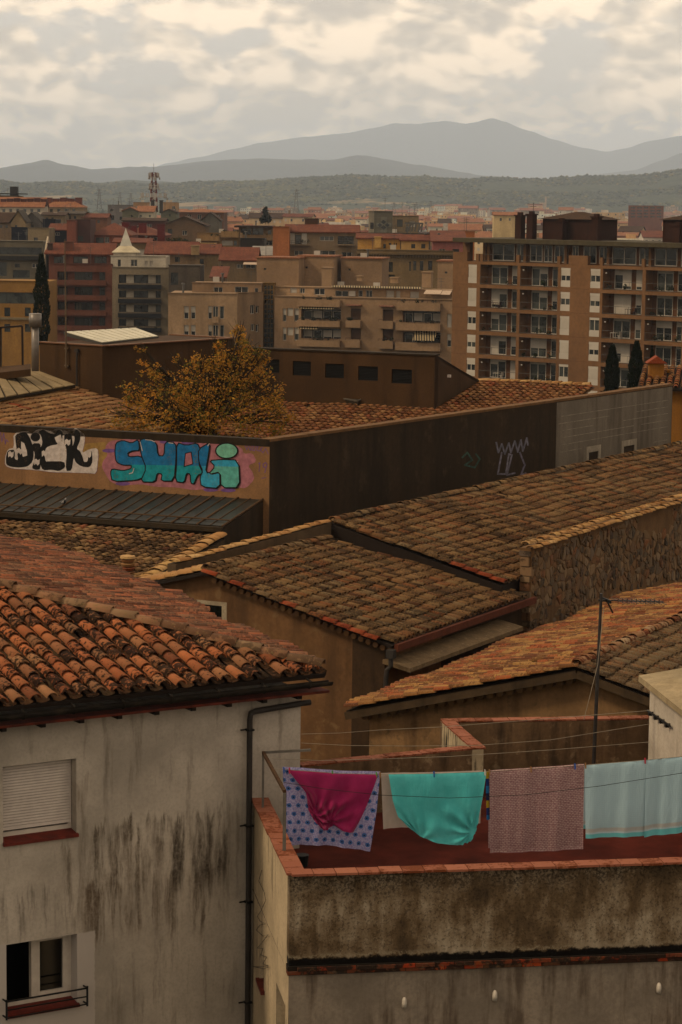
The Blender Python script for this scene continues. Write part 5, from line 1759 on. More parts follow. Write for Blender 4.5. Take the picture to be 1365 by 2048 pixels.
# ================================================================== town: helpers
FRW = plain('frame_white', (.55, .51, .45), .55, .05, .5)
FRD = plain('frame_dark', (.05, .042, .034), .6, .1, .5)
SHUT = plain('blind_white', (.52, .48, .42), .6, .07, .5)
SHUTB = plain('blind_brown', (.20, .125, .075), .7, .1, .5)
RAILM = plain('rail_grey', (.20, .19, .175), .5, .1, .5, metal=.3)
RAILD = plain('rail_rust', (.085, .04, .028), .7, .2, .5)
LEAFM = plain('planter_green', (.045, .062, .018), .9, .5, 2.)
def gls(q, b):
    p = q.pos()
    n = q.noise(p, .35, 3, .5)
    return q.mix(q.ss(n, .4, .6), (.05, .054, .054), (.13, .14, .13))
GLASS = mat('town_glass', gls, .12, .6)  # base colour lightened to stand in for reflections
def roof_tex(name, c, c2):
    def fn(q, b):
        p = q.pos()
        n = q.noise(p, .5, 4, .6)
        f = q.noise(p, 4., 4, .7)
        w = q.noise(q.vm('MULTIPLY', p, (2.6, .5, .5)), 1., 2)
        k = q.mix(q.ss(n, .3, .7), c, c2)
        return q.mix(q.m('MULTIPLY', q.ss(q.m('ADD', f, q.m('MULTIPLY', w, .3)), .52, .75), .5), k, mul(c, .45))
    return mat(name, fn, .92, .15)
RT_RED = roof_tex('town_tile_red', (.24, .10, .062), (.32, .15, .09))
RT_OR = roof_tex('town_tile_orange', (.38, .20, .12), (.48, .28, .17))
RT_BR = roof_tex('town_tile_brown', (.12, .075, .045), (.17, .105, .062))
RT_PK = roof_tex('town_roof_pink', (.44, .27, .20), (.36, .20, .15))
RT_GY = roof_tex('town_roof_grey', (.15, .125, .10), (.21, .175, .14))
SKYL = [9999.] * 1700      # skyline of the nearer buildings, by photograph column
def cover(x0, x1, y):
    for x in range(max(-100, int(x0)), min(1500, int(x1))):
        SKYL[x + 150] = min(SKYL[x + 150], y)
WM = {}
def wall_mat(c, amt=.45):
    c = tuple(min(.75, x * 1.22) for x in c)
    k = tuple(round(x, 3) for x in c)
    if k not in WM:
        WM[k] = plaster('town_wall_%d' % len(WM), c, dirt=mul(c, .35), amt=amt, big=.12, streak=.5, fine=3., lo=.5, hi=.72, bump=.1)
    return WM[k]
class Bld:
    """a town building seen front-on: openings are given as photograph rectangles on its facade"""
    def __init__(s, name, label, x0, x1, yt, D, a, c, depth=12., zb=-1., wins=(), rec=.25, cat='building', group=None, cap=True, yb=None):
        s.W = Wall(at_y(x0, yt, D), a)
        s.u1 = s.W.uz(x1, yt)[0]
        s.zt = s.W.P.z
        s.root = thing(name, s.W.pt(s.u1 / 2, zb), label, cat, group)
        s.c, s.depth = c, depth
        cover(x0, x1, yt)
        s.m = wall_mat(c)
        ops = []
        s.todo = []
        if not wins and group and D < 1000 and s.u1 > 3.5:
            nw = max(2, int(s.u1 / 3.1))
            for i in range(3):
                for j in range(nw):
                    if rng.random() < .82:
                        uc, z_ = s.u1 * (j + .5) / nw + rng.uniform(-.2, .2), s.zt - 2.5 - 3. * i
                        r = (max(.1, uc - rng.uniform(.45, .8)), min(s.u1 - .1, uc + .65), z_, z_ + rng.choice((1.3, 1.3, 1.7)))
                        ops.append((*r, .25))
                        s.todo.append((r, rng.choice('gghsdk'), .25))
        for w in wins:
            x_0, y_0, x_1, y_1, kind = w[:5]
            r = s.W.rect(x_0, y_0, x_1, y_1)
            r = (max(r[0], .05), min(r[1], s.u1 - .05), r[2], min(r[3], s.zt - .05))
            if r[1] - r[0] < .1 or r[3] - r[2] < .1:
                continue
            d_ = w[5] if len(w) > 5 else rec
            ops.append((*r, d_))
            s.todo.append((r, kind, d_))
        shell(s.W.P, a, 0., s.u1, zb, s.zt, depth, ops).build('wall', s.m, s.root)
        for r, kind, d_ in s.todo:
            s.fill(r, kind, d_)
        if D < 1000 and s.u1 > 4:
            s.clutter(rng.randint(1, 3))
        if cap:
            mb = MB()
            s.W.slab(mb, -.12, s.u1 + .12, s.zt + .004, s.zt + .14, -.35, .12)
            mb.build('cornice', wall_mat(mul(c, .8)), s.root)
    def clutter(s, n):
        """aerials, flues and air conditioners on the roof"""
        W = s.W
        for k in range(n):
            u, o = rng.uniform(.1, .9) * s.u1, -rng.uniform(.25, .75) * s.depth
            b0 = W.pt(u, s.zt, o)
            t = rng.random()
            if t < .5:
                h = rng.uniform(1.8, 3.4)
                MB().bar(b0, b0 + UP * h, .07, .07).bar(b0 + UP * (h - .2) - W.e * .7, b0 + UP * (h - .2) + W.e * .7, .05, .05).bar(b0 + UP * (h - .6) - W.e * .4, b0 + UP * (h - .6) + W.e * .4, .05, .05).build('aerial', RAILM, s.root)
            elif t < .75:
                MB().tube([b0, b0 + UP * 1.3], .16, 8).tube([b0 + UP * 1.3, b0 + UP * 1.5], [.3, .26], 8).build('flue', RAILM, s.root)
            else:
                MB().box(b0 + UP * .5, W.e * .5, W.n * .22, UP * .4).build('air_conditioner', FRW, s.root)
    def fill(s, r, kind, d_):
        u0, u1, z0, z1 = r
        W = s.W
        if kind == 'd':
            mb = MB()
            W.slab(mb, u0 - .02, u1 + .02, z0 - .02, z1 + .02, -d_ - .05, -d_ - .002)
            mb.build('dark_opening', GLASS, s.root)
            return
        fm = FRD if kind in 'kn' else FRW
        b = min(.09, (u1 - u0) * .12)
        mb = MB()
        for q in ((u0, u0 + b, z0, z1), (u1 - b, u1, z0, z1), (u0 + b, u1 - b, z1 - b, z1), (u0 + b, u1 - b, z0, z0 + b)):
            W.slab(mb, *q, -d_ - .03, -d_ + .05)
        nm = 1 if (u1 - u0) < 2.2 else 2
        if kind in 'gkh' and u1 - u0 > .75:
            for k in range(nm):
                um_ = u0 + (u1 - u0) * (k + 1) / (nm + 1)
                W.slab(mb, um_ - b / 2, um_ + b / 2, z0 + b, z1 - b, -d_ - .02, -d_ + .045)
        win = mb.build('window', fm, s.root)
        mb = MB()
        W.slab(mb, u0, u1, z0, z1, -d_ - .06, -d_ - .031)
        mb.build('pane', GLASS, win)
        if kind in 'shn':
            lo = {'s': z0 + b * .5, 'h': z0 + (z1 - z0) * .5, 'n': z0 + b * .5}[kind]
            mb = MB()
            W.slab(mb, u0 + .02, u1 - .02, lo, z1 - .02, -d_ + .052, -d_ + .075)
            mb.build('blind', SHUTB if kind == 'n' else SHUT, win)
    def balcony(s, x0, x1, y0, y1, out=1.0, solid=True, rail=True, plants=0, m_=None):
        """y0 rail top, y1 underside"""
        W = s.W
        u0, zt = W.uz(x0, y0)
        u1, zb = W.uz(x1, y1)
        mb = MB()
        W.slab(mb, u0, u1, zb, zb + .22, .003, out)
        bal = mb.build('balcony', m_ or s.m, s.root)
        h = zt - zb - .22
        if solid:
            hs = h * (.72 if rail else 1.)
            mb = MB()
            W.slab(mb, u0, u1, zb + .223, zb + .22 + hs, out - .14, out)
            W.slab(mb, u0, u0 + .14, zb + .223, zb + .22 + hs, .003, out - .143)
            W.slab(mb, u1 - .14, u1, zb + .223, zb + .22 + hs, .003, out - .143)
            mb.build('parapet', m_ or s.m, bal)
        if rail:
            mb = MB()
            for zz in ((zt,) if solid else (zt, zb + .22 + h * .5)):
                mb.bar(W.pt(u0 + .03, zz, out - .06), W.pt(u1 - .03, zz, out - .06), .05, .05)
            n_ = max(2, int((u1 - u0) / .9))
            for k in range(n_ + 1):
                uu = u0 + .06 + (u1 - u0 - .12) * k / n_
                mb.bar(W.pt(uu, zb + .2, out - .06), W.pt(uu, zt, out - .06), .035, .035)
            mb.build('railing', RAILD if solid else RAILM, bal)
        if plants:
            mb = MB()
            for k in range(plants):
                uu = rng.uniform(u0 + .2, u1 - .2)
                bush(mb, W.pt(uu, zt - .05, out * .75), rng.uniform(.22, .42), 26)
            mb.build('planting', LEAFM, bal, kind='stuff')
    def gable_roof(s, rise, m_, over=.35, ridge='along', lean=None):
        W = s.W
        d = s.depth
        z = s.zt + .01
        a0, a1 = -over, s.u1 + over
        o0, o1 = over, -d - over
        mb = MB()
        th = .22
        if ridge == 'along':
            A_ = [W.pt(a0, z, o0), W.pt(a1, z, o0), W.pt(a1, z + rise, -d / 2), W.pt(a0, z + rise, -d / 2)]
            B_ = [W.pt(a1, z, o1), W.pt(a0, z, o1), W.pt(a0, z + rise, -d / 2), W.pt(a1, z + rise, -d / 2)]
            mb.prism(A_, UP * th)
            mb.prism(B_, UP * th)
            gm = MB().prism([W.pt(.01, z, -.01), W.pt(.01, z, -d + .01), W.pt(.01, z + rise, -d / 2)], W.e * (s.u1 - .02))
            gm.build('gable', s.m, s.root)
        elif ridge == 'shed':
            mb.prism([W.pt(a0, z, o0), W.pt(a1, z, o0), W.pt(a1, z + rise, o1), W.pt(a0, z + rise, o1)], UP * th)
        elif ridge == 'hip':
            rr = min(d, s.u1) / 2
            R0, R1 = W.pt(min(rr, s.u1 / 2), z + rise, -d / 2), W.pt(max(s.u1 - rr, s.u1 / 2), z + rise, -d / 2)
            c = [W.pt(a0, z, o0), W.pt(a1, z, o0), W.pt(a1, z, o1), W.pt(a0, z, o1)]
            for q in ((c[0], c[1], R1, R0), (c[1], c[2], R1), (c[2], c[3], R0, R1), (c[3], c[0], R0)):
                mb.face(q)
            mb.face(c[::-1])
        else:
            um = s.u1 / 2
            mb.prism([W.pt(a0, z, o0), W.pt(um, z + rise, o0), W.pt(um, z + rise, o1), W.pt(a0, z, o1)], UP * th)
            mb.prism([W.pt(um, z + rise, o0), W.pt(a1, z, o0), W.pt(a1, z, o1), W.pt(um, z + rise, o1)], UP * th)
            MB().prism([W.pt(.01, z, -.01), W.pt(s.u1 - .01, z, -.01), W.pt(um, z + rise, -.01)], -W.n * (d - .02)).build('gable', s.m, s.root)
        return mb.build('roof', m_, s.root)
    def chimney(s, x, y0, y1, w=.9, m_=None, back=2., name='chimney'):
        P = at_y(x, y1, s.W.P.y + back)
        zt = at_y(x, y0, s.W.P.y + back).z
        mb = MB()
        mb.box(V((P.x, P.y, (P.z + zt) / 2)), s.W.e * w / 2, s.W.n * w / 2, UP * ((zt - P.z) / 2))
        mb.box(V((P.x, P.y, zt + .08)), s.W.e * (w / 2 + .12), s.W.n * (w / 2 + .12), UP * .07)
        mb.build(name, m_ or s.m, s.root)
def bush(mb, c, r, n, flat=1.):
    for _ in range(n):
        d = V((rng.gauss(0, 1), rng.gauss(0, 1), rng.gauss(0, flat)))
        d.normalize()
        p = c + d * r * rng.uniform(.5, 1.)
        t = V((rng.gauss(0, 1), rng.gauss(0, 1), rng.gauss(0, 1))).normalized()
        b = t.cross(d)
        if b.length < .1:
            continue
        b.normalize()
        k = r * rng.uniform(.25, .5)
        mb.face([p - t * k, p + b * k * .6, p + t * k, p - b * k * .6])

# ================================================================== tan apartment tower
cover(907, 1450, 478)
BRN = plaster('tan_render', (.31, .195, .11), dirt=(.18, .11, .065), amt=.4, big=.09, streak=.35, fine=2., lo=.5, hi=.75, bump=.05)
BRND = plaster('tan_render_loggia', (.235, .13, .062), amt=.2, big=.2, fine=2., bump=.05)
TWR = Wall(at_y(907, 500, 320.), 132.5)
tw = thing('apartment_tower', TWR.pt(12, 0.), 'tan apartment block with white blind strips and rows of recessed balconies', 'building')
ux = lambda x, y=600: TWR.uz(x, y)[0]
bays = [(960, 1034), (1040, 1115), (1205, 1284), (1291, 1366), (1374, 1450)]
strips = [(936, 953), (1121, 1140), (1180, 1200)]
zfl_ = [TWR.uz(997, 530 + 47.2 * k)[1] for k in range(7)]
zbt = [TWR.uz(997, 570.5 + 47.0 * k)[1] for k in range(7)]
ztop_ = TWR.uz(960, 523)[1]
u_r = ux(1470)
ops, logs, stw = [], [], []
for k in range(7):
    for b_ in bays:
        o_ = (ux(b_[0]), ux(b_[1]), zbt[k], zfl_[k], 1.5)
        ops.append(o_)
        logs.append(o_)
    for s_ in strips:
        o_ = (ux(s_[0]), ux(s_[1]), zbt[k] + .15, zfl_[k] - .05, .12)
        ops.append(o_)
        stw.append(o_)
shell(TWR.P, TWR.a, 0., u_r, -1., ztop_, 14., ops).build('wall', BRN, tw)
m_ = MB()
for k in range(7):
    for a_, b_ in ((0., ux(934)), (ux(1142), ux(1178))):
        TWR.slab(m_, a_, b_, zbt[k] - .06, zbt[k] - .02, -.05, .012)
m_.build('render_joint', BRND, tw, kind='stuff')
rr = random.Random(12)
def town_window(W, root, r, d_, kind, apron=.3):
    """strip window: white apron below, blind box, two lights"""
    u0, u1, z0, z1 = r
    za = z0 + (z1 - z0) * apron
    mb = MB()
    W.slab(mb, u0, u1, z0, za, -d_ - .05, -.02)
    W.slab(mb, u0, u1, z1 - .32, z1, -d_ - .05, -.03)
    for q in ((u0, u0 + .08), (u1 - .08, u1), ((u0 + u1) / 2 - .05, (u0 + u1) / 2 + .05)):
        W.slab(mb, q[0], q[1], za, z1 - .32, -d_ - .05, -d_ + .05)
    W.slab(mb, u0 + .08, u1 - .08, za + .002, za + .09, -d_ - .04, -d_ + .04)
    w_ = mb.build('window', FRW, root)
    mb = MB()
    W.slab(mb, u0 + .06, u1 - .06, za, z1 - .3, -d_ - .05, -d_ - .01)
    mb.build('pane', GLASS, w_)
    if kind > .02:
        mb = MB()
        zl = z1 - .32 - (z1 - .32 - za - .02) * kind
        W.slab(mb, u0 + .04, u1 - .04, zl, z1 - .322, -d_ + .055, -d_ + .08)
        mb.build('blind', SHUT, w_)
for (u0, u1, z0, z1, d_) in stw:
    if px(TWR.pt(u0, z1))[1] < 830:
        town_window(TWR, tw, (u0, u1, z0, z1), d_, rr.choice((0., .35, .5, 1., 1., .4, .0)))
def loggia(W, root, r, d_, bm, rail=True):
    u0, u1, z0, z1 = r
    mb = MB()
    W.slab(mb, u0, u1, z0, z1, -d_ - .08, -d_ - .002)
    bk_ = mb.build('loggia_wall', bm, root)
    w = u1 - u0
    for g0, g1, n_ in ((.13, .56, 2), (.68, .97, 1)):
        a_, b_ = u0 + w * g0, u0 + w * g1
        h_ = z1 - .30
        st = rr.random()
        mb = MB()
        for q in ((a_, a_ + .08, z0 + .05, h_), (b_ - .08, b_, z0 + .05, h_), (a_ + .08, b_ - .08, h_ - .09, h_), (a_ + .08, b_ - .08, z0 + .05, z0 + .15), ((a_ + b_) / 2 - .05, (a_ + b_) / 2 + .05, z0 + .15, h_ - .09)):
            W.slab(mb, *q, -d_ + .002, -d_ + .07)
        W.slab(mb, a_, b_, h_ + .001, z1 - .02, -d_ + .002, -d_ + .05)
        dr_ = mb.build('balcony_door', FRW, root)
        mb = MB()
        W.slab(mb, a_ + .05, b_ - .05, z0 + .1, h_ - .05, -d_ + .003, -d_ + .02)
        mb.build('pane', GLASS, dr_)
        if st < .62:
            for k in range(2):
                c0, c1 = a_ + (b_ - a_) * k / 2 + .06, a_ + (b_ - a_) * (k + 1) / 2 - .05
                dn = rr.choice((1., 1., .85, .5, 0., .2)) if st < .42 else rr.choice((0., .3, .0))
                if dn > .05:
                    mb = MB()
                    W.slab(mb, c0, c1, h_ - .05 - (h_ - z0 - .2) * dn, h_ - .02, -d_ + .071, -d_ + .09)
                    mb.build('blind', SHUT, dr_)
    if rail:
        mb = MB()
        for zz in (z0 + 1.0, z0 + .12):
            mb.bar(W.pt(u0 + .002, zz, -.1), W.pt(u1 - .002, zz, -.1), .05, .05)
        for k in range(4):
            uu = u0 + .04 + (w - .08) * k / 3
            mb.bar(W.pt(uu, z0, -.1), W.pt(uu, z0 + 1., -.1), .04, .04)
        rl_ = mb.build('railing', RAILM, root)
    t = rr.random()
    if t < .45:
        mb = MB()
        for k in range(rr.randint(2, 7)):
            bush(mb, W.pt(rr.uniform(u0 + .3, u1 - .3), z0 + rr.uniform(.25, .55), -.45), rr.uniform(.2, .42), 24, 1.2)
        mb.build('planting', LEAFM, root, kind='stuff')
    if t > .5:
        mb = MB()
        c = W.pt(rr.uniform(u0 + .8, u1 - .8), z0, -.8)
        mb.box(c + UP * .72, W.e * .45, W.n * .3, UP * .025)
        for sx in (-1, 1):
            for sy in (-1, 1):
                mb.bar(c + W.e * .4 * sx + W.n * .25 * sy, c + W.e * .4 * sx + W.n * .25 * sy + UP * .7, .05, .05)
        mb.box(c + W.e * .8 + UP * .42, W.e * .22, W.n * .22, UP * .03)
        mb.box(c + W.e * 1.0 + UP * .65, W.e * .03, W.n * .22, UP * .24)
        mb.bar(c + W.e * .8, c + W.e * .8 + UP * .4, .3, .3)
        mb.build('furniture', FRW if t > .75 else RAILD, root)
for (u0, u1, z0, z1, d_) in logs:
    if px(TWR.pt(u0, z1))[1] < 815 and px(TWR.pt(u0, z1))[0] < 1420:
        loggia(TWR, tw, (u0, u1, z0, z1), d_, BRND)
        if rr.random() < .6:
            c = TWR.pt(u0 + .35, z1 - .55, -.25)
            MB().tube([c - UP * .11, c - UP * .06, c, c + UP * .06, c + UP * .11], [.03, .1, .13, .1, .03], 8).build('globe_lamp', FRW, tw)
# top storey: set-back glazing, parapet blocks, roof slab
zpt = TWR.uz(997, 486)[1]
m_ = MB()
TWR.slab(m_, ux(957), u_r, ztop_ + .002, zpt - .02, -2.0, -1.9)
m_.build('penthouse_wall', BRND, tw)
xs = [(968, 1012), (1016, 1032), (1043, 1068), (1071, 1088), (1092, 1112), (1128, 1140), (1150, 1176), (1182, 1200), (1208, 1256), (1262, 1284), (1293, 1338), (1346, 1366)]
for a_, b_ in xs:
    u0, u1 = ux(a_, 505) , ux(b_, 505)
    mb = MB()
    z0, z1 = ztop_ + .15, zpt - .12
    for q in ((u0, u0 + .1, z0, z1), (u1 - .1, u1, z0, z1), (u0 + .1, u1 - .1, z1 - .1, z1), (u0 + .1, u1 - .1, z0, z0 + .1), ((u0 + u1) / 2 - .05, (u0 + u1) / 2 + .05, z0 + .1, z1 - .1)):
        TWR.slab(mb, *q, -1.899, -1.82)
    w_ = mb.build('window', FRW, tw)
    mb = MB()
    TWR.slab(mb, u0 + .05, u1 - .05, z0 + .05, z1 - .05, -1.898, -1.87)
    mb.build('pane', GLASS, w_)
zpp = TWR.uz(920, 504)[1]
for a_, b_, zz in ((907, 935, zpp), (1138, 1176, zpp)):
    m_ = MB()
    TWR.slab(m_, ux(a_, 515) if a_ > 910 else 0., ux(b_, 515), ztop_ + .003, zz, -.6, -.0)
    m_.build('parapet', BRN, tw)
for x_ in (955, 963, 1036, 1118, 1203, 1287, 1370):
    m_ = MB()
    TWR.slab(m_, ux(x_ - 3, 515), ux(x_ + 3, 515), ztop_ + .003, zpp - .15, -.35, -.002)
    m_.build('parapet_post', BRN, tw)
    m_ = MB()
    TWR.slab(m_, ux(x_ - 2.5, 515), ux(x_ + 2.5, 515), ztop_ + .003, zpt, -1.9, -1.4)
    m_.build('column', BRN, tw)
m_ = MB()
for a_, b_ in ((966, 1033), (1039, 1115), (1206, 1284), (1290, 1367)):
    for zz in (zpp - .2, ztop_ + .15):
        m_.bar(TWR.pt(ux(a_, 515), zz, -.2), TWR.pt(ux(b_, 515), zz, -.2), .05, .05)
m_.build('railing', RAILM, tw)
SLABT = plaster('roof_slab_concrete', (.17, .145, .095), dirt=(.08, .06, .04), amt=.5, big=.2, fine=2.)
m_ = MB()
TWR.slab(m_, ux(909, 482), u_r + .5, zpt, zpt + .55, -13.5, .35)
m_.build('roof_slab', SLABT, tw)
m_ = MB()
TWR.slab(m_, -.0, ux(914, 500) + .6, ztop_, zpt, -2.6, -2.0)
m_.build('column', BRN, tw)
DKB = plaster('dark_brick', (.105, .052, .032), dirt=(.04, .025, .018), amt=.5, big=.3, fine=3.)
def roof_room(x0, x1, yt, back_, nm):
    u0, u1 = TWR.uz(x0, 470)[0], TWR.uz(x1, 470)[0]
    zz = zpt + .55
    zt = TWR.uz((x0 + x1) / 2, yt)[1] + .35
    m_ = MB()
    TWR.slab(m_, u0, u1, zz + .004, zt, -back_ - 5, -back_)
    m_.build('machine_room', DKB, tw)
    c = [TWR.pt(u0 - .4, zt, -back_ + .4), TWR.pt(u1 + .4, zt, -back_ + .4), TWR.pt(u1 + .4, zt, -back_ - 5.4), TWR.pt(u0 - .4, zt, -back_ - 5.4)]
    R0, R1 = TWR.pt(u0 + (u1 - u0) * .42, zt + .95, -back_ - 2.5), TWR.pt(u0 + (u1 - u0) * .58, zt + .95, -back_ - 2.5)
    m_ = MB()
    for q in ((c[0], c[1], R1, R0), (c[1], c[2], R1), (c[2], c[3], R0, R1), (c[3], c[0], R0), c[::-1]):
        m_.face([p + UP * .01 for p in q])
    m_.build('room_roof', RT_BR, tw)
roof_room(1047, 1150, 444, 4., 'a')
roof_room(1288, 1400, 446, 4., 'b')
for x_, yt, yb in ((1010, 432, 478), (1033, 430, 478), (1093, 444, 478), (1163, 435, 479), (1327, 452, 482)):
    u = TWR.uz(x_, 470)[0]
    z1_ = TWR.uz(x_, yt)[1]
    m_ = MB()
    TWR.slab(m_, u - .5, u + .5, zpt + .552, z1_, -3.6, -2.7)
    TWR.slab(m_, u - .62, u + .62, z1_ + .001, z1_ + .16, -3.75, -2.55)
    TWR.slab(m_, u - .3, u + .3, z1_ + .16, z1_ + .5, -3.4, -2.9)
    m_.build('chimney', DKB, tw)
aB = TWR.pt(TWR.uz(1037, 470)[0], zpt + .55, -3.)
aT = aB + UP * (TWR.uz(1037, 405)[1] - aB.z)
MB().bar(aB, aT, .07, .07).bar(aT - UP * .2 - TWR.e * 1.0, aT - UP * .2 + TWR.e * 1.4, .05, .05).bar(aT - UP * .5 - TWR.e * .5, aT - UP * .5 + TWR.e * .5, .05, .05).build('aerial', ANTM, tw)

# ================================================================== beige blocks in the middle
BEI = (.36, .265, .18)
BEIL = (.40, .30, .205)
def rows(xs_, ys_, k):
    return [(a, c, b, d_, k) for a, b in xs_ for c, d_ in ys_]
R2 = ((612.5, 638), (650, 676), (688, 712))
b1 = Bld('apartment_building', 'beige block with paired white windows and planted roof terrace', 337, 475, 587, 375., 91., BEIL,
         wins=rows(((368.5, 378), (382.5, 391.5)), R2, 'h') + rows(((417, 424.5),), R2, 'h') + rows(((426, 437),), R2, 'g') + rows(((440, 448.5),), R2, 'g'))
for y0, y1 in ((633, 646), (671, 684)):
    b1.balcony(425, 438, y0, y1, .6, True, False)
Bld('apartment_building', 'recessed beige top storey behind the planted terrace', 385, 523, 566, 381., 91., BEI, depth=8, wins=[(428, 574, 446, 588, 'g'), (470, 573, 497, 588, 'g'), (510, 576, 517, 590, 'g')])
b1b = Bld('apartment_building', 'angled beige side wing next to the lattice stair window', 475.5, 527, 587, 376., 45., mul(BEI, .95), depth=10, wins=[(501, 610, 510, 628, 'g'), (512, 612, 518, 626, 'g'), (502, 648, 510, 662, 'g'), (512, 649, 518, 664, 'g')])
st_ = Bld('stair_tower', 'tall ochre lattice stair window between beige blocks', 526.5, 549, 567, 384., 91., (.25, .165, .06), depth=6., wins=[(529 + 6.3 * i, 571 + j * 9.6, 534 + 6.3 * i, 579 + j * 9.6, 'd') for i in range(3) for j in range(13)], rec=.3)
b2 = Bld('apartment_building', 'long beige block with flowered balconies and striped awnings', 549.5, 905, 593, 379., 104., BEI,
         wins=rows(((566, 573), (589, 598)), ((617, 643), (655, 681)), 'h') + rows(((575, 587),), ((616, 632), (655, 671)), 's')
         + [(603, 617, 682, 640, 'd', 1.2), (603, 656, 682, 678, 'd', 1.2)]
         + [(702, 617, 722, 640, 'n', .8), (702, 657, 722, 679, 'n', .8), (766, 619, 787, 642, 'n', .8), (766, 659, 787, 681, 'n', .8)]
         + [(806, 622, 881, 646, 'd', 1.2), (806, 664, 881, 686, 'd', 1.2), (895, 628, 904, 655, 's'), (895, 668, 904, 694, 'h')])
for x0, x1, y0, y1, pl in ((598, 683, 636, 654, 14), (598, 683, 675, 694, 5), (598, 683, 594, 614, 6), (695, 724, 636, 655, 4), (694, 723, 675, 695, 0), (760, 789, 638, 657, 0), (759, 789, 677, 697, 2), (795, 883, 641, 662, 8), (794, 883, 679, 702, 4), (797, 883, 600, 622, 5)):
    b2.balcony(x0, x1, y0, y1, 1.1, True, True, pl)
for x0, x1, y in ((695, 724, 611), (760, 789, 613)):
    u0, z0 = b2.W.uz(x0, y)
    u1 = b2.W.uz(x1, y)[0]
    m_ = MB()
    b2.W.slab(m_, u0, u1, z0, z0 + .2, 0.002, .8)
    m_.build('canopy', RT_PK, b2.root)
def loggia_fill(B, x0, x1, y0, y1, dk):
    u0, u1, z0, z1 = B.W.rect(x0, y0, x1, y1)
    n = 4
    for k in range(n):
        a_, b_ = u0 + (u1 - u0) * k / n + .1, u0 + (u1 - u0) * (k + 1) / n - .1
        mb = MB()
        for q in ((a_, a_ + .09, z0, z1 - .3), (b_ - .09, b_, z0, z1 - .3), (a_ + .09, b_ - .09, z1 - .4, z1 - .3)):
            B.W.slab(mb, *q, -1.19, -1.1)
        d_ = mb.build('balcony_door', FRW, B.root)
        if dk[k]:
            mb = MB()
            B.W.slab(mb, a_ + .09, b_ - .09, z0 + .2, z1 - .4, -1.19, -1.13)
            mb.build('blind', SHUT, d_)
loggia_fill(b2, 603, 682, 617, 640, (0, 1, 0, 0))
loggia_fill(b2, 603, 682, 656, 678, (1, 0, 1, 1))
loggia_fill(b2, 806, 881, 622, 646, (0, 1, 0, 1))
loggia_fill(b2, 806, 881, 664, 686, (0, 0, 0, 0))
STRIPE = mat('awning_stripe', lambda q, b: q.mix(q.m('GREATER_THAN', q.m('SINE', q.m('MULTIPLY', q.sep(q.pos())[0], 16.)), 0.), (.07, .055, .035), (.46, .38, .25)), .9)
AWNW = plain('awning_cream', (.55, .45, .36), .9)
def awning(B, x0, x1, y0, y1, out, m__):
    u0, z1 = B.W.uz(x0, y0)
    u1, z0 = B.W.uz(x1, y1)
    MB().prism([B.W.pt(u0, z1, .05), B.W.pt(u1, z1, .05), B.W.pt(u1, z0, out), B.W.pt(u0, z0, out)], UP * .06).build('awning', m__, B.root)
awning(b2, 830, 874, 662, 681, 1.6, STRIPE)
awning(b2, 601, 640, 653, 658, 1.4, STRIPE)
awning(b2, 601, 672, 614, 618, 1.5, STRIPE)
b2t = Bld('apartment_building', 'set-back beige top storey with white blinds above the flowered balconies', 549.5, 905, 574, 385., 104., BEIL, depth=7, rec=.2,
          wins=[(671, 581, 697, 594, 'g'), (717, 580, 726, 594, 'g'), (732, 580, 745, 595, 'g'), (773, 581, 788, 597, 's'), (793, 582, 801, 597, 's'), (821, 583, 838, 600, 's'), (581, 570, 594, 586, 's'), (600, 573, 610, 587, 'g'), (629, 576, 650, 590, 'g')])
awning(b2t, 853, 886, 580, 588, 2., AWNW)
awning(b2t, 887, 905, 581, 589, 2., AWNW)
awning(b2t, 666, 845, 571, 578, 1.0, STRIPE)
for x_, y0, y1, w in ((656, 536, 572, 1.6), (855, 545, 575, 1.5), (720, 553, 562, .8), (790, 556, 566, 1.2)):
    b2t.chimney(x_, y0, y1, w, back=1.)
for nm, x0, x1, yt, D, c, lab in (('roof_block', 514, 598, 516, 392., BEI, 'plain beige lift block above the stair window'), ('roof_block', 597, 668, 513, 396., mul(BEI, 1.05), 'beige roof block with mossy tiled edge'),
                                  ('roof_block', 683, 765, 517, 398., mul(BEI, .95), 'beige stair head with small grille beside the classical building'), ('roof_block', 876, 912, 523, 392., mul(BEI, 1.1), 'small beige stair head touching the tan tower')):
    q = Bld(nm, lab, x0, x1, yt, D, 100., c, depth=7., cap=False, wins=[(x0 + 14, yt + 20, x0 + 19, yt + 24, 'd')])
    m_ = MB()
    q.W.slab(m_, -.2, q.u1 + .2, q.zt + .003, q.zt + .22, -7.2, .2)
    m_.build('roof', RT_OR, q.root)

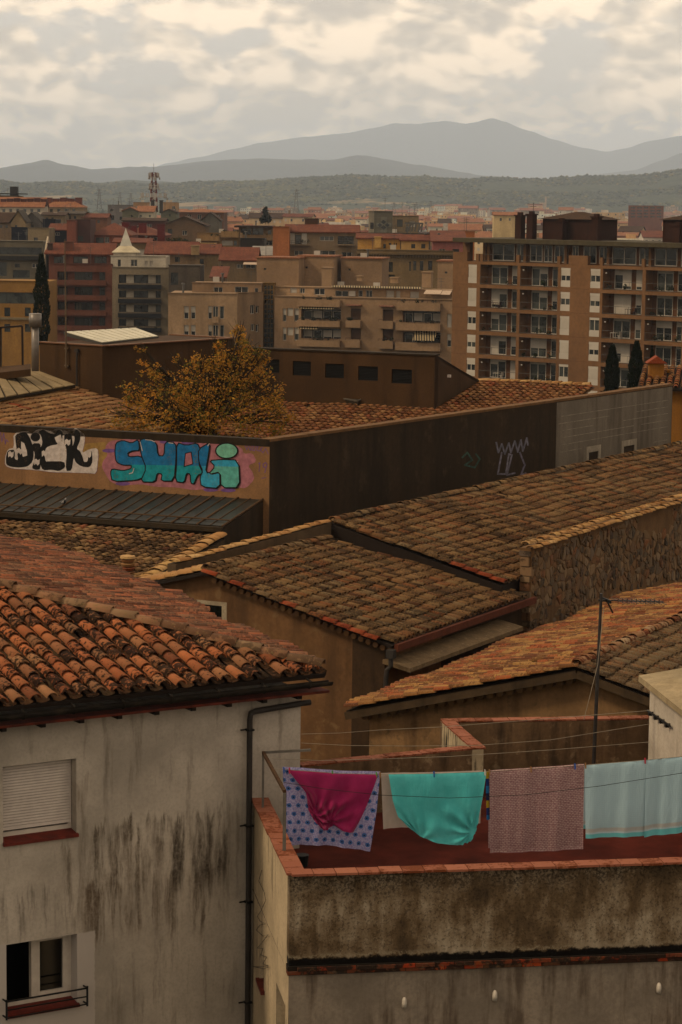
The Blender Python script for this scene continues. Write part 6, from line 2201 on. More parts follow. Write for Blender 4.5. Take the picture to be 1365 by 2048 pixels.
# ================================================================== the red brick block and the spire block
REDB = (.23, .115, .08)
bv = Bld('apartment_building', 'red brick apartment block with long brick balconies', 98, 225, 527.5, 465., 91., REDB,
         wins=[(115, 543, 211, 561, 'd', 1.3), (115, 573, 211, 591, 'd', 1.3), (115, 603.5, 211, 621, 'd', 1.3), (115, 634, 211, 652, 'd', 1.3)])
for k in range(4):
    y0 = 561 + 30.3 * k
    bv.balcony(112, 213, y0, y0 + 10, .5, True, False)
    for a_, b_ in ((116, 132), (150, 163), (168, 182), (200, 209)):
        r = bv.W.rect(a_, y0 - 16, b_, y0 - 1)
        mb = MB()
        for q in ((r[0], r[0] + .1, r[2], r[3]), (r[1] - .1, r[1], r[2], r[3]), (r[0] + .1, r[1] - .1, r[3] - .1, r[3]), ((r[0] + r[1]) / 2 - .05, (r[0] + r[1]) / 2 + .05, r[2], r[3] - .1)):
            bv.W.slab(mb, *q, -1.28, -1.18)
        w_ = mb.build('window', FRD, bv.root)
        mb = MB()
        bv.W.slab(mb, r[0] + .1, r[1] - .1, r[2], r[3] - .1, -1.28, -1.22)
        mb.build('pane', plain('window_curtain', (.17, .16, .12), .5) if rr.random() < .35 else GLASS, w_)
    for a_, b_ in ((134, 148), (184, 198)):
        r = bv.W.rect(a_, y0 - 17, b_, y0)
        mb = MB()
        bv.W.slab(mb, r[0], r[1], r[2], r[3], -1.28, -1.1)
        mb.build('brick_pier', bv.m, bv.root)
bvt = Bld('apartment_building', 'red tiled attic storey on top of the red brick block', 98, 222, 509, 470., 91., REDB, depth=8., cap=False, wins=[(108, 513, 132, 527, 'k'), (147, 513, 176, 527, 'k'), (189, 513, 214, 527, 'k')])
bvt.gable_roof(2., RT_RED, .8)
bvt.chimney(139, 484, 510, 1.6, wall_mat(REDB), 1.)
bvt.chimney(101, 488, 505, .9, wall_mat((.12, .08, .06)), 1.)
pg_ = bvt.W
MB().prism([pg_.pt(-.9, pg_.P.z - 12, .4), pg_.pt(-.9, pg_.P.z - 12, -9.), pg_.pt(-.9, pg_.P.z - .2, -9), pg_.pt(-.9, pg_.P.z + 3.4, -4), pg_.pt(-.9, pg_.P.z - .2, .6)], pg_.e * .3).build('side_wall', wall_mat((.52, .45, .36)), bvt.root)
GRW = (.50, .46, .39)
bw = Bld('apartment_building', 'grey and white block with dark balconies below a pointed spire', 225, 338, 535, 462., 91., (.30, .255, .19),
         wins=[(238, 549, 322, 567, 'd', 1.2), (238, 581, 322, 596, 'd', 1.2), (238, 609, 322, 625, 'd', 1.2), (238, 638, 322, 653, 'd', 1.2)])
for k in range(4):
    y0 = 566 + 28.7 * k
    bw.balcony(237, 323, y0, y0 + 12, .6, True, True, 2 if k == 3 else 0, wall_mat((.055, .055, .06)))
    for a_, b_ in ((252, 267), (296, 311)):
        r = bw.W.rect(a_, y0 - 18, b_, y0 + 2)
        mb = MB()
        bw.W.slab(mb, r[0], r[1], r[2], r[3], -1.18, -.9)
        mb.build('pier', wall_mat(GRW), bw.root)
    for a_, b_ in ((268, 281), (282, 295), (312, 321), (240, 251)):
        r = bw.W.rect(a_, y0 - 15, b_, y0)
        mb = MB()
        for q in ((r[0], r[0] + .1, r[2], r[3]), (r[1] - .1, r[1], r[2], r[3]), (r[0] + .1, r[1] - .1, r[3] - .1, r[3])):
            bw.W.slab(mb, *q, -1.18, -1.1)
        mb.build('balcony_door', FRD, bw.root)
bwt = Bld('apartment_building', 'white recessed attic storey carrying the spire', 222, 332, 512, 466., 91., GRW, depth=9., wins=[(236, 519, 242, 533, 'd'), (262, 519, 275, 533, 'g'), (290, 522, 296, 533, 's'), (300, 522, 306, 533, 's')])
sa = at_y(252, 456, 470.)
sb = [at_y(x, y, Y) for x, y, Y in ((224, 505, 468.), (281, 505, 468.), (281, 502, 474.5), (224, 502, 474.5))]
zsk = at_y(252, 492, 470.).z
sc_ = sum(sb, V((0, 0, 0))) / 4
mid4 = [V((sc_.x + (p.x - sc_.x) * .42, sc_.y + (p.y - sc_.y) * .42, zsk)) for p in sb]
SPM = plain('spire_zinc', (.66, .64, .57), .6, .12, .6)
sp4 = thing('spire_roof', V((sc_.x, sc_.y, sb[0].z)), 'pale pointed pyramid spire with flared foot', 'spire')
for k in range(4):
    MB().face([sb[k], sb[(k + 1) % 4], mid4[(k + 1) % 4], mid4[k]]).__class__
    m_ = MB()
    m_.face([sb[k], sb[(k + 1) % 4], mid4[(k + 1) % 4], mid4[k]])
    m_.build('flared_skirt', plain('skirt_zinc', (.56, .50, .38), .65, .15, .6), sp4)
    m_ = MB()
    m_.face([mid4[k], mid4[(k + 1) % 4], sa])
    m_.build('spire_face', SPM, sp4)
MB().prism([p.lerp(sc_, .12) - UP * .02 for p in sb], UP * -1.4).build('drum', wall_mat(GRW), sp4)
# ================================================================== left edge
bx_ = Bld('apartment_building', 'grey stepped block with dark parapet band above the ochre block', -30, 86, 482, 490., 91., (.22, .195, .15), wins=[(-20, 494, 84, 510, 'd', 1.5), (30, 527, 40, 535, 'd'), (64, 527, 78, 536, 'g'), (-20, 524, 14, 552, 'd', .6), (26, 540, 60, 556, 'd', .5)])
u0, u1, z0, z1 = bx_.W.rect(-30, 511, 85, 521)
m_ = MB()
bx_.W.slab(m_, u0 + .1, u1, z0, z1, .003, .5)
m_.build('balcony', wall_mat((.075, .07, .065)), bx_.root)
by_ = Bld('office_building', 'ochre yellow block with a long dark window band', -30, 97, 562, 440., 91., (.36, .23, .085), wins=[(-25, 584, 88, 608, 'k', .3), (9, 615, 21, 633, 'd'), (50, 615, 62, 633, 'd'), (9, 648, 21, 664, 'd'), (50, 648, 62, 664, 'd')])
u0, u1, z0, z1 = by_.W.rect(-30, 634, 97, 640)
m_ = MB()
by_.W.slab(m_, u0, u1, z0, z1, .003, .35)
m_.build('cornice', wall_mat((.30, .25, .17)), by_.root)
def hse(lab, x0, x1, yt, D, c, roof=None, rise=2., wins=(), ridge='along', a=91., depth=10., nm='house', cat='house', grp='houses of the old roofscape'):
    b = Bld(nm, lab, x0, x1, yt, D, a, c, depth=depth, wins=wins, cat=cat, cap=roof is None, group=grp)
    if roof:
        b.gable_roof(rise * .52, roof, .4, ridge)
    return b
NAVY = (.035, .04, .06)
hse('navy blue house with low parapet behind the grey stepped block', 23, 98, 455, 560., NAVY, wins=[(50, 463, 56, 470, 'd')])
hse('navy blue square roof box', 86, 111, 439, 575., NAVY, grp=None)
hse('tan cube house with one bright white side', 56, 98, 456, 545., (.30, .25, .175), wins=[(68, 475, 76, 482, 'd'), (92, 474, 96, 480, 'd')])
hse('small navy house with red tiled roof', 99, 134, 461, 556., NAVY, RT_RED, 2.6, wins=[(111, 465, 120, 471, 'g')])
hse('red brick gabled tower house with dark windows', 134, 152, 441, 530., (.27, .125, .09), a=91.)
hse('plum coloured tower house beside the red brick one', 152, 181, 440, 533., (.16, .095, .085), wins=[(155, 472, 167, 482, 'd')])
hr1 = hse('broad red house with sweeping red hip roof', 181, 262, 470, 540., (.28, .13, .09), RT_RED, 5.2, 'a' and [(192, 475, 208, 486, 'd'), (210, 474, 219, 486, 'g')], 'hip', depth=16.)
hr2 = hse('red roofed house with brick red chimneys behind the spire', 236, 330, 470, 565., (.24, .09, .055), RT_RED, 4.2, [(300, 474, 315, 482, 'g')], 'hip', depth=16.)
for x_, y0, y1 in ((252, 446, 470), (267, 453, 475), (286, 448, 466), (323, 450, 480)):
    hr2.chimney(x_, y0, y1, 1.7, wall_mat((.20, .045, .04)), -2.)
hse('low red roofed house beside the spire', 228, 300, 486, 520., (.30, .23, .15), RT_RED, 1.6, depth=9.)
hse('long orange tiled house with tall ridge beyond the spire', 292, 391, 509, 500., (.27, .20, .13), RT_RED, 4.6, [(330, 514, 338, 524, 'd'), (350, 514, 360, 524, 'd')], depth=14.)
hse('orange tiled house end with pale chimney', 390, 437, 509, 498., (.29, .22, .14), RT_RED, 3.6, [(400, 518, 408, 528, 'd')], depth=12.).chimney(391, 492, 510, 1.6, wall_mat((.36, .27, .16)), -1.)
hse('grey rendered building beside the spire block', 338, 401, 531, 455., (.15, .125, .10), None, wins=[(342, 545, 357, 570, 'k')])
# plum and brown roofs further back on the left
for k, (x0, x1, yt, D, roof, rise, c, lab) in enumerate((
        (-30, 42, 446, 640., RT_BR, 5., (.25, .19, .13), 'brown roofed house cut by the picture edge'), (22, 52, 446, 636., RT_GY, 6., (.33, .26, .17), 'narrow house with pale roof strip'), (44, 84, 447, 645., RT_GY, 5.5, (.18, .16, .145), 'grey gabled house behind the tan cube'),
        (84, 130, 431, 690., RT_BR, 1.4, (.27, .21, .14), 'tan flat house with dark windows below the terracotta row'), (118, 168, 428, 700., RT_GY, 1.2, (.28, .22, .16), 'low tan house with round topped terrace'), (165, 215, 436, 700., RT_RED, 2.2, (.25, .14, .09), 'small red roofed house before the telecom tower'))):
    hse(lab, x0, x1, yt, D, c, roof, rise, [(x0 + 8 + j * 11, yt + 4, x0 + 13 + j * 11, yt + 10, 'd') for j in range(max(1, int((x1 - x0) / 16)))], 'across' if k in (1, 2) else 'along')
b = hse('long white terrace row with terracotta mansard roof', -30, 88, 414, 800., (.50, .45, .38), RT_OR, 6., [(5 + j * 14, 418, 11 + j * 14, 424, 'd') for j in range(6)])
for j in range(7):
    b.chimney(8 + j * 13.5, 399 - (j % 3), 413, 1.8, wall_mat((.16, .07, .05)), 3.)
b = hse('pinkish terracotta roofed row ending in a hip', 88, 168, 414, 815., (.36, .29, .21), RT_OR, 5.6, [(100 + j * 15, 418, 106 + j * 15, 424, 'd') for j in range(4)], 'hip')
for j in range(5):
    b.chimney(98 + j * 15, 396 + (j % 2) * 2, 412, 2.2, wall_mat((.22, .10, .08)), 4.)
hse('dark plum attic box among the terracotta roofs', 72, 94, 399, 822., (.20, .10, .085), grp=None)
b = hse('tall tan building with thin roof canopy and square chimney', -30, 39, 391, 850., (.33, .26, .17), None)
b.chimney(29, 374, 391, 2.6, wall_mat((.07, .06, .055)), 2.)
u0, u1, z0, z1 = b.W.rect(-30, 390, 51, 391.5)
m_ = MB()
b.W.slab(m_, u0, u1, z1 + .35, z1 + .7, -6, 2.)
m_.build('canopy', wall_mat((.07, .06, .055)), b.root)
# around the telecom tower
hse('pale lilac office slab left of the telecom tower', 216, 268, 410, 900., (.24, .225, .22), None)
hse('peach block with roof boxes left of the telecom tower', 267, 304, 405, 880., (.40, .28, .18), None)
hse('peach block with roof boxes right of the telecom tower', 327, 354, 405, 885., (.42, .30, .19), None)
hse('green grey gabled house with orange roof near the telecom tower', 245, 276, 423, 780., (.21, .20, .15), RT_OR, 2.5, [(262, 430, 266, 434, 'd')], 'across')
hse('white walled house with orange roof near the telecom tower', 275, 308, 424, 782., (.50, .46, .38), RT_OR, 3.4, [(280, 430, 284, 434, 'd'), (298, 430, 302, 434, 'd')])
hse('plain green grey gabled house', 322, 354, 426, 800., (.22, .215, .165), RT_BR, 2.2, [(338, 428, 342, 433, 'd')], 'across')
hse('long brown hall with glowing orange shed roof', 350, 448, 424, 860., (.20, .115, .075), RT_OR, 2.6, [], 'hip', depth=20.)
hse('low dark roofed house row under the telecom tower', 246, 330, 442, 720., (.16, .07, .055), RT_BR, 1.5)
hse('brown tiled house with long dark slope', 326, 412, 452, 680., (.20, .14, .09), RT_BR, 5., [], 'across', depth=14.)
hse('grey gabled house with wide dark roof', 402, 440, 442, 700., (.19, .175, .15), RT_BR, 4.5, [], 'across')
for (x0, x1, yt, c) in ((303, 309, 405, (.10, .09, .085)), (319, 327, 403, (.10, .09, .085))):
    P_ = at_y((x0 + x1) / 2, 424, 790.)
    MB().box(P_ + UP * 1.6, V((.55, 0, 0)), V((0, .55, 0)), UP * 2.).box(P_ + UP * 3.72, V((.7, 0, 0)), V((0, .7, 0)), UP * .1).build('chimney_stack', wall_mat(c), None, loc=P_, label='dark square chimney stack %s of the telecom tower base' % ('left' if x0 < 310 else 'right'), cat='chimney')
# middle: green terraces, orange brick wall, classical block, concrete tower
b = hse('tan terraced block with roof gardens and sheltered loggia', 395, 480, 466, 520., (.33, .235, .135), None, wins=[(402, 455, 420, 465, 'd'), (444, 481, 466, 491, 's'), (468, 481, 474, 491, 'd')])
b.balcony(443, 478, 462, 475, 1., True, False, 10)
b.balcony(401, 440, 470, 482, .8, True, False, 3)
hse('small ochre roof house with dark solar panels', 372, 428, 487, 508., (.42, .29, .13), None)
b = hse('tan loggia block with long dark eaves', 478, 546, 455, 540., (.31, .22, .13), None, wins=[(482, 457, 503, 470, 'd', 1.5), (505, 457, 527, 470, 'd', 1.5), (536, 461, 543, 469, 'd'), (531, 482, 546, 491, 'g')])
b.balcony(478, 546, 469, 480, 1., True, False, 2)
u0, u1, z0, z1 = b.W.rect(470, 451, 548, 455)
m_ = MB()
b.W.slab(m_, u0, u1, z1 - .4, z1, -8, 2.)
m_.build('eaves', wall_mat((.08, .05, .04)), b.root)
hse('dark brown clad roof box with slatted top', 481, 529, 477, 512., (.075, .058, .045), None, grp=None)
b = hse('gabled house with red tiles and a white awning', 442, 513, 522, 450., (.25, .19, .125), RT_RED, 4.4, [(439, 530, 446, 536, 'd'), (474, 528, 487, 537, 'g'), (492, 528, 512, 537, 'g')], 'along', depth=11.)
awning(b, 488, 515, 524, 529, 1.8, AWNW)
hse('ribbed metal roof annex next to the orange brick wall', 505, 546, 512, 470., (.24, .18, .12), plain('ribbed_metal', (.33, .30, .25), .5, .2, .8), 3., [], 'shed', depth=8.)
hse('small red roofed house tucked behind the roof terrace', 424, 450, 556, 410., (.25, .18, .11), RT_RED, 3., [], 'shed', depth=7.)
ORB = plaster('orange_brick', (.40, .20, .10), dirt=(.2, .10, .05), amt=.6, big=.5, streak=.9, fine=5.)
bo = Bld('house', 'tall bare orange brick party wall', 546.5, 579, 454, 465., 91., (.40, .20, .10), depth=9., cap=True)
bo.root.children[0].data.materials[0] = ORB
b = hse('white and beige terraced house with red tile roof behind the orange brick wall', 572, 716, 465, 470., (.30, .235, .165), RT_RED, 2.6, [(591, 470, 603, 488, 'k', .4), (640, 472, 668, 482, 'g'), (676, 472, 708, 489, 'd', .8), (589, 501, 607, 511, 'g'), (631, 501, 671, 515, 'g'), (684, 504, 704, 517, 'g')], depth=11.)
r = b.W.rect(573, 465, 621, 490)
m_ = MB()
b.W.slab(m_, r[0], b.W.uz(590, 480)[0], r[2], r[3] - .1, .003, .05)
b.W.slab(m_, b.W.uz(604, 480)[0], b.W.uz(614, 480)[0], r[2], r[3] - .1, .003, .05)
m_.build('white_panel', wall_mat((.50, .47, .42)), b.root)
b.balcony(574, 621, 481, 491, 1., False, True, 3)
b.balcony(675, 710, 481, 491, 1., False, True, 1)
hse('brown roof box on the red tile roof', 610, 636, 438, 476., (.15, .09, .055), None, grp=None)
CLS = (.27, .205, .125)
b = hse('classical block with deep bracketed cornice', 714, 907, 500, 430., CLS, None, wins=[(773, 524, 786, 544, 'k'), (827, 522, 833, 541, 'd'), (840, 522, 847, 541, 'd'), (857, 522, 865, 540, 'k'), (772, 549, 790, 556, 'd'), (819, 523, 822, 542, 'd')], a=95., depth=14.)
u0, u1, z0, z1 = b.W.rect(714, 508, 907, 511)
m_ = MB()
b.W.slab(m_, 0., b.u1, z0, z0 + .3, .003, .5)
m_.build('cornice', wall_mat(mul(CLS, .75)), b.root)
for k in range(34):
    uu = b.u1 * (k + .5) / 34
    m_ = MB()
    b.W.slab(m_, uu - .12, uu + .12, z0 - .5, z0 - .003, .003, .4)
    m_.build('bracket', wall_mat(mul(CLS, .6)), b.root)
b = hse('yellow rooftop houses with red tiles and arched slots', 716, 801, 478, 440., (.50, .33, .13), RT_RED, 1.5, [(778, 486, 783, 490, 'd'), (788, 486, 790, 491, 'd'), (792, 486, 794, 491, 'd'), (767, 488, 772, 497, 'd')], depth=7.)
b.chimney(756, 475, 495, 1.2, wall_mat((.50, .35, .15)), -1.)
hse('yellow rooftop house with white gable and two grey shutters', 803, 858, 482, 439., (.50, .36, .18), RT_RED, 1.8, [(823, 488, 831, 497, 'd'), (843, 488, 851, 497, 'd')], depth=7.)
cb = hse('grey concrete tower block with diamond emblem', 749, 786, 423, 560., (.215, .20, .165), None, grp=None)
for k, q in enumerate((((768, 434), (774, 434), (774, 465), (762, 465), (762, 434)), ((753, 446), (783, 446), (783, 454), (753, 454)))):
    MB().prism([cb.W.at(x, y, .03 + k * .04) for x, y in q], cb.W.n * .03).build('emblem', wall_mat((.26, .25, .215)), cb.root)
for cx, cy, r_ in ((767.5, 444, 4.5), (767.5, 455, 4.5), (760, 450, 4.), (775, 450, 4.)):
    MB().prism([cb.W.at(x, y, .12) for x, y in ((cx, cy - r_), (cx + r_ * 1.2, cy), (cx, cy + r_), (cx - r_ * 1.2, cy))], cb.W.n * .03).build('emblem', wall_mat((.12, .125, .125)), cb.root)
hse('white sided stair shaft joined to the concrete tower', 738, 749.5, 423, 562., (.42, .38, .31), None, wins=[(741, 445, 748, 458, 'd')], grp=None)
b = hse('tan block with steel roof machinery by the concrete tower', 786, 838, 432, 575., (.30, .24, .165), None)
m_ = MB()
for x_ in (812, 818, 824, 830, 837, 843):
    m_.bar(at_y(x_, 463, 566.), at_y(x_ + 3, 446, 566.), .35, .35)
m_.bar(at_y(810, 446, 566.), at_y(846, 447, 566.), .4, .4)
m_.bar(at_y(812, 463, 566.), at_y(826, 446, 566.), .3, .3)
m_.bar(at_y(846, 447, 566.), at_y(836, 464, 566.), .3, .3)
m_.build('roof_frame', RAILM, b.root)
hse('dark roofed row with parapet below the concrete tower', 718, 862, 466, 540., (.17, .14, .11), None)
hse('red and pink roofed house left of the tan tower', 866, 930, 484, 430., (.34, .17, .15), RT_RED, 3.2, [], 'shed', depth=12.)
hse('white gabled house behind the red and pink roof', 868, 882, 478, 455., (.50, .46, .41), RT_BR, 1.5, [], 'across')
hse('orange box house above the red and pink roof', 903, 950, 463, 520., (.40, .19, .08), None, wins=[(908, 466, 925, 473, 'd')])
for x_, y0, y1, lab in ((891, 447, 470, 'white chimney with black cap near the tan tower'), ):
    P_ = at_y(x_, y1, 520.)
    MB().box(P_ + UP * 1.2, V((.5, 0, 0)), V((0, .5, 0)), UP * 1.3).build('chimney', wall_mat((.52, .48, .43)), thing('chimney_stack', P_, lab, 'chimney'))
b = hse('cream house with stepped gables glowing behind the tan tower', 988, 1046, 431, 900., (.56, .45, .28), RT_OR, 2.2, [(1000, 436, 1004, 442, 'd'), (1018, 436, 1022, 442, 'g'), (1034, 436, 1038, 442, 'd')])
b = hse('distant red brick apartment slab with stacked balconies', 1258, 1328, 411, 1900., (.24, .115, .075), None, wins=[(1262 + j * 13, 414 + i * 6, 1271 + j * 13, 417 + i * 6, 'd', 1.) for i in range(4) for j in range(5)], grp=None, a=95.)

# ================================================================== telecom tower
tb = at_y(308, 420, 830.)
tt = at_y(308, 345, 830.)
tel = thing('telecom_tower', tb, 'red and white lattice telecom tower crowded with antennas', 'tower')
TRED, TWHT = plain('mast_red', (.22, .035, .028), .6), plain('mast_white', (.48, .45, .42), .6)
Ht = tt.z - tb.z
NS = 9
for k in range(NS):
    z0, z1 = Ht * k / NS, Ht * (k + 1) / NS
    w0, w1_ = 1.15 - .6 * k / NS, 1.15 - .6 * (k + 1) / NS
    m_ = MB()
    for sx, sy in ((1, 1), (1, -1), (-1, -1), (-1, 1)):
        a_, b_ = tb + V((sx * w0, sy * w0, z0)), tb + V((sx * w1_, sy * w1_, z1))
        m_.bar(a_, b_, .36, .36)
        sx2, sy2 = (sx, -sy) if sx == sy else (-sx, sy)
        m_.bar(a_, tb + V((sx2 * w1_, sy2 * w1_, z1)), .2, .2)
        m_.bar(b_, tb + V((sx2 * w1_, sy2 * w1_, z1)), .13, .13)
    m_.build('lattice_section', TRED if k % 2 == 0 else TWHT, tel)
for zz, r_, n_ in ((Ht * .36, 4.3, 12), (Ht * .62, 1.5, 8), (Ht * .9, 1.7, 8)):
    m_ = MB()
    ring = [tb + V((math.cos(q) * r_, math.sin(q) * r_, zz)) for q in [6.2832 * i / 12 for i in range(13)]]
    m_.tube(ring, .11, 5)
    for i in range(4):
        m_.bar(tb + V((0, 0, zz)), ring[i * 3], .12, .12)
    m_.build('platform', TWHT if r_ > 2 else TRED, tel)
    for i in range(n_):
        q = 6.2832 * (i + .3) / n_
        c = tb + V((math.cos(q) * r_, math.sin(q) * r_, zz + .35))
        m_ = MB()
        m_.box(c, V((.18, 0, 0)), V((0, .18, 0)), UP * (.95 if i % 2 else .7))
        if i % 3 == 0:
            dq = V((math.cos(q), math.sin(q), 0))
            m_.tube([c - UP * 1. + dq * .1, c - UP * 1. + dq * .45], [.5, .45], 10)
        m_.build('panel_antenna', TWHT, tel)
MB().bar(tt, tt + UP * 3., .1, .1).build('whip', RAILM, tel)
# ================================================================== power pylons
for k, (x, yb, yt, D) in enumerate(((593, 420, 378, 2600.), (199, 412, 378, 2800.), (240, 412, 384, 3000.), (262, 412, 386, 3100.), (833, 424, 404, 3000.), (862, 424, 402, 3000.), (788, 424, 405, 2900.))):
    p0, p1 = at_y(x, yb + 6, D), at_y(x, yt, D)
    py = thing('power_pylon', p0, ('tall power pylon standing alone before the hills', 'power pylon left of the telecom tower, the farthest left', 'power pylon left of the telecom tower, the middle one', 'power pylon nearest the telecom tower',
                                   'power pylon beside the concrete tower, the middle one', 'power pylon beside the concrete tower, right one', 'power pylon right behind the concrete tower')[k], 'pylon', 'power pylons on the plain')
    H_ = p1.z - p0.z
    m_ = MB()
    for s_ in (-1, 1):
        for t_ in (-1, 1):
            m_.bar(p0 + V((2.6 * s_, 2.6 * t_, 0)), p0 + V((.5 * s_, .5 * t_, H_)), .34, .34)
    for i in range(6):
        f0, f1 = i / 6, (i + 1) / 6
        w0, w1_ = 2.6 - 2.1 * f0, 2.6 - 2.1 * f1
        m_.bar(p0 + V((-w0, -w0, H_ * f0)), p0 + V((w1_, -w1_, H_ * f1)), .22, .22)
        m_.bar(p0 + V((w0, -w0, H_ * f0)), p0 + V((-w1_, -w1_, H_ * f1)), .22, .22)
    m_.build('lattice', RAILM, py)
    m_ = MB()
    for zz, w in ((.68, 4.2), (.82, 3.6), (.95, 3.)):
        m_.bar(p0 + V((-w, 0, H_ * zz)), p0 + V((w, 0, H_ * zz)), .4, .4)
    m_.build('cross_arms', RAILM, py)

# ================================================================== ground, plain and hills
def plainm(q, b):
    p = q.pos()
    n = q.noise(p, .004, 6, .6)
    f = q.noise(p, .05, 4, .6)
    return q.mix(q.ss(f, .4, .65), q.ramp(n, [(.35, (.045, .055, .022)), (.5, (.11, .105, .05)), (.62, (.06, .07, .028)), (.75, (.17, .13, .075))]), (.07, .065, .04))
m_ = MB()
m_.face([V((-25500, -900, 0)), V((25500, -900, 0)), V((25500, 37800, 0)), V((-25500, 37800, 0))])
m_.build('ground', mat('plain_ground', plainm, .95, .1), None, kind='structure')
def hill_mat(name, c, c2, c3, s_):
    def fn(q, b):
        p = q.pos()
        n = q.noise(p, .0016 * s_, 6, .6)
        f = q.noise(p, .028 * s_, 6, .65)
        v = q.voro(p, .05 * s_)
        k = q.mix(q.ss(f, .35, .65), c, c2)
        fld = q.m('MULTIPLY', q.ss(n, .60, .63), q.m('SUBTRACT', 1., q.ss(q.sep(p)[2], 30., 75.)))
        k = q.mix(fld, k, c3)
        q.put(b.inputs['Normal'], q.bump(q.m('ADD', f, v), .8, 8. / s_))
        return k
    return mat(name, fn, .95, .05)
def ridge_at(pts, x):
    if x <= pts[0][0]:
        return pts[0][1]
    for (a, b), (c, d_) in zip(pts, pts[1:]):
        if x <= c:
            k = (x - a) / (c - a)
            k = k * k * (3 - 2 * k) * .5 + k * .5
            return b + (d_ - b) * k
    return pts[-1][1]
from mathutils import noise as mnoise
def range_mesh(name, pts, D, base, depth, mt, nx, ny, rough, seed, label=None):
    """ground rising from the plain to a ridge whose skyline follows (pixel x, pixel y) at distance D"""
    vs, fs_ = [], []
    x0, x1 = -700., 2065.
    for j in range(ny + 1):
        t = j / ny
        for i in range(nx + 1):
            x = x0 + (x1 - x0) * i / nx
            yr = ridge_at(pts, x)
            R = at_y(x, yr, D)
            zr = R.z
            up = min(1., t / .72)
            prof = up * up * (3 - 2 * up) if t <= .72 else max(0., 1 - ((t - .72) / .28) ** 1.5 * .8)
            Y = base + (D - base) * (t / .72) if t <= .72 else D + depth * (t - .72) / .28
            X = R.x * (Y / D)
            nz = mnoise.fractal(V((X, Y, seed)) * (3.2 / (D * .08)), .9, 2., 6) * rough * up
            amp = 1. if t < .68 or t > .76 else .22
            vs.append(V((X, Y, -2. + (zr + 2) * prof + nz * amp)))
    for j in range(ny):
        for i in range(nx):
            a = j * (nx + 1) + i
            fs_.append((a, a + 1, a + nx + 2, a + nx + 1))
    m_ = MB()
    m_.mesh(vs, fs_, .5)
    return m_.build(name, mt, None, True, kind='structure'), vs
H1 = [(-700, 362), (0, 362), (40, 368), (150, 366), (210, 372), (330, 370), (420, 364), (480, 365), (560, 361), (640, 357), (705, 352), (760, 355), (850, 356), (920, 360), (1000, 360), (1100, 361), (1180, 356), (1240, 352), (1300, 350), (1365, 341), (1500, 338), (2065, 345)]
H1b = [(-700, 375), (900, 372), (1080, 366), (1180, 360), (1200, 354), (1270, 350), (1365, 346), (1500, 342), (2065, 350)]
HM1 = hill_mat('forest_hill', (.075, .092, .05), (.13, .14, .07), (.38, .30, .18), 1.)
hill, hv = range_mesh('hills', H1, 7400., 5000., 2500., HM1, 320, 46, 14., 1.)
range_mesh('hills', [(-700, 364), (180, 372), (215, 366), (260, 363), (300, 364), (345, 369), (500, 374), (2065, 374)], 9000., 7600., 2000., HM1, 200, 24, 14., 4.)
H2 = [(-700, 345), (-100, 335), (0, 336), (60, 326), (95, 323), (140, 332), (200, 342), (260, 339), (330, 333), (420, 322), (520, 316), (590, 320), (660, 321), (715, 311), (760, 319), (830, 332), (900, 342), (980, 354), (1080, 362), (2065, 366)]
HM2 = hill_mat('mountain_near', (.035, .045, .028), (.05, .055, .035), (.05, .055, .035), .4)
range_mesh('mountains', H2, 17000., 13000., 4000., HM2, 260, 30, 26., 2.)
range_mesh('mountains', [(-700, 380), (1050, 372), (1150, 360), (1210, 347), (1270, 340), (1320, 322), (1365, 306), (1480, 285), (1700, 300), (2065, 330)], 21000., 18500., 4000., HM2, 200, 26, 30., 7.)
H3 = [(-700, 372), (100, 366), (250, 352), (330, 332), (400, 315), (470, 297), (520, 285), (600, 276), (690, 267), (740, 258), (785, 250), (830, 252), (890, 244), (930, 248), (985, 238), (1010, 246), (1060, 262), (1110, 280), (1170, 297), (1215, 304), (1250, 297), (1300, 282), (1365, 272), (1440, 268), (1600, 300), (2065, 345)]
range_mesh('mountains', H3, 31000., 25000., 6000., HM2, 300, 34, 45., 3.)
# tree canopy over the near hills
fr = MB()
r5 = random.Random(5)
def blob(mb, c, r, h, r_):
    n = 5
    top = c + UP * h
    ring = [c + V((math.cos(6.2832 * (i + r_.random() * .4) / n) * r * r_.uniform(.8, 1.2), math.sin(6.2832 * i / n) * r, h * r_.uniform(.35, .6))) for i in range(n)]
    mb.mesh(ring + [top, c - UP * 1.], [(i, (i + 1) % n, n) for i in range(n)] + [((i + 1) % n, i, n + 1) for i in range(n)])
NXH = 321
for k in range(20000):
    j = r5.randint(10, 36)
    i = r5.randint(70, 250)
    a, b_ = hv[j * NXH + i], hv[(j + 1) * NXH + i + 1]
    p = a.lerp(b_, r5.random())
    p.x += r5.uniform(-8, 8)
    if mnoise.noise(p * .003) > .22 and j < 26:
        continue
    s_ = r5.uniform(3., 6.5)
    if in_view(p, 30):
        blob(fr, p - UP * 2, s_, s_ * r5.uniform(.9, 1.5), r5)
def forest_m(q, b):
    r = q.new('ShaderNodeAttribute', attribute_name='rnd').outputs['Fac']
    c = q.ramp(r, [(0., (.05, .066, .034)), (.5, (.085, .10, .048)), (.82, (.13, .135, .058)), (.93, (.22, .20, .07)), (1., (.29, .23, .08))])
    n = q.noise(q.pos(), .0035, 4, .6)
    return q.mix(q.m('MULTIPLY', q.ss(n, .52, .64), .6), c, (.25, .24, .10))
FOR = mat('forest_canopy', forest_m, .95, .05)
fr.build('forest', FOR, None, kind='stuff', label='dark wooded cover of the near hills', cat='forest')
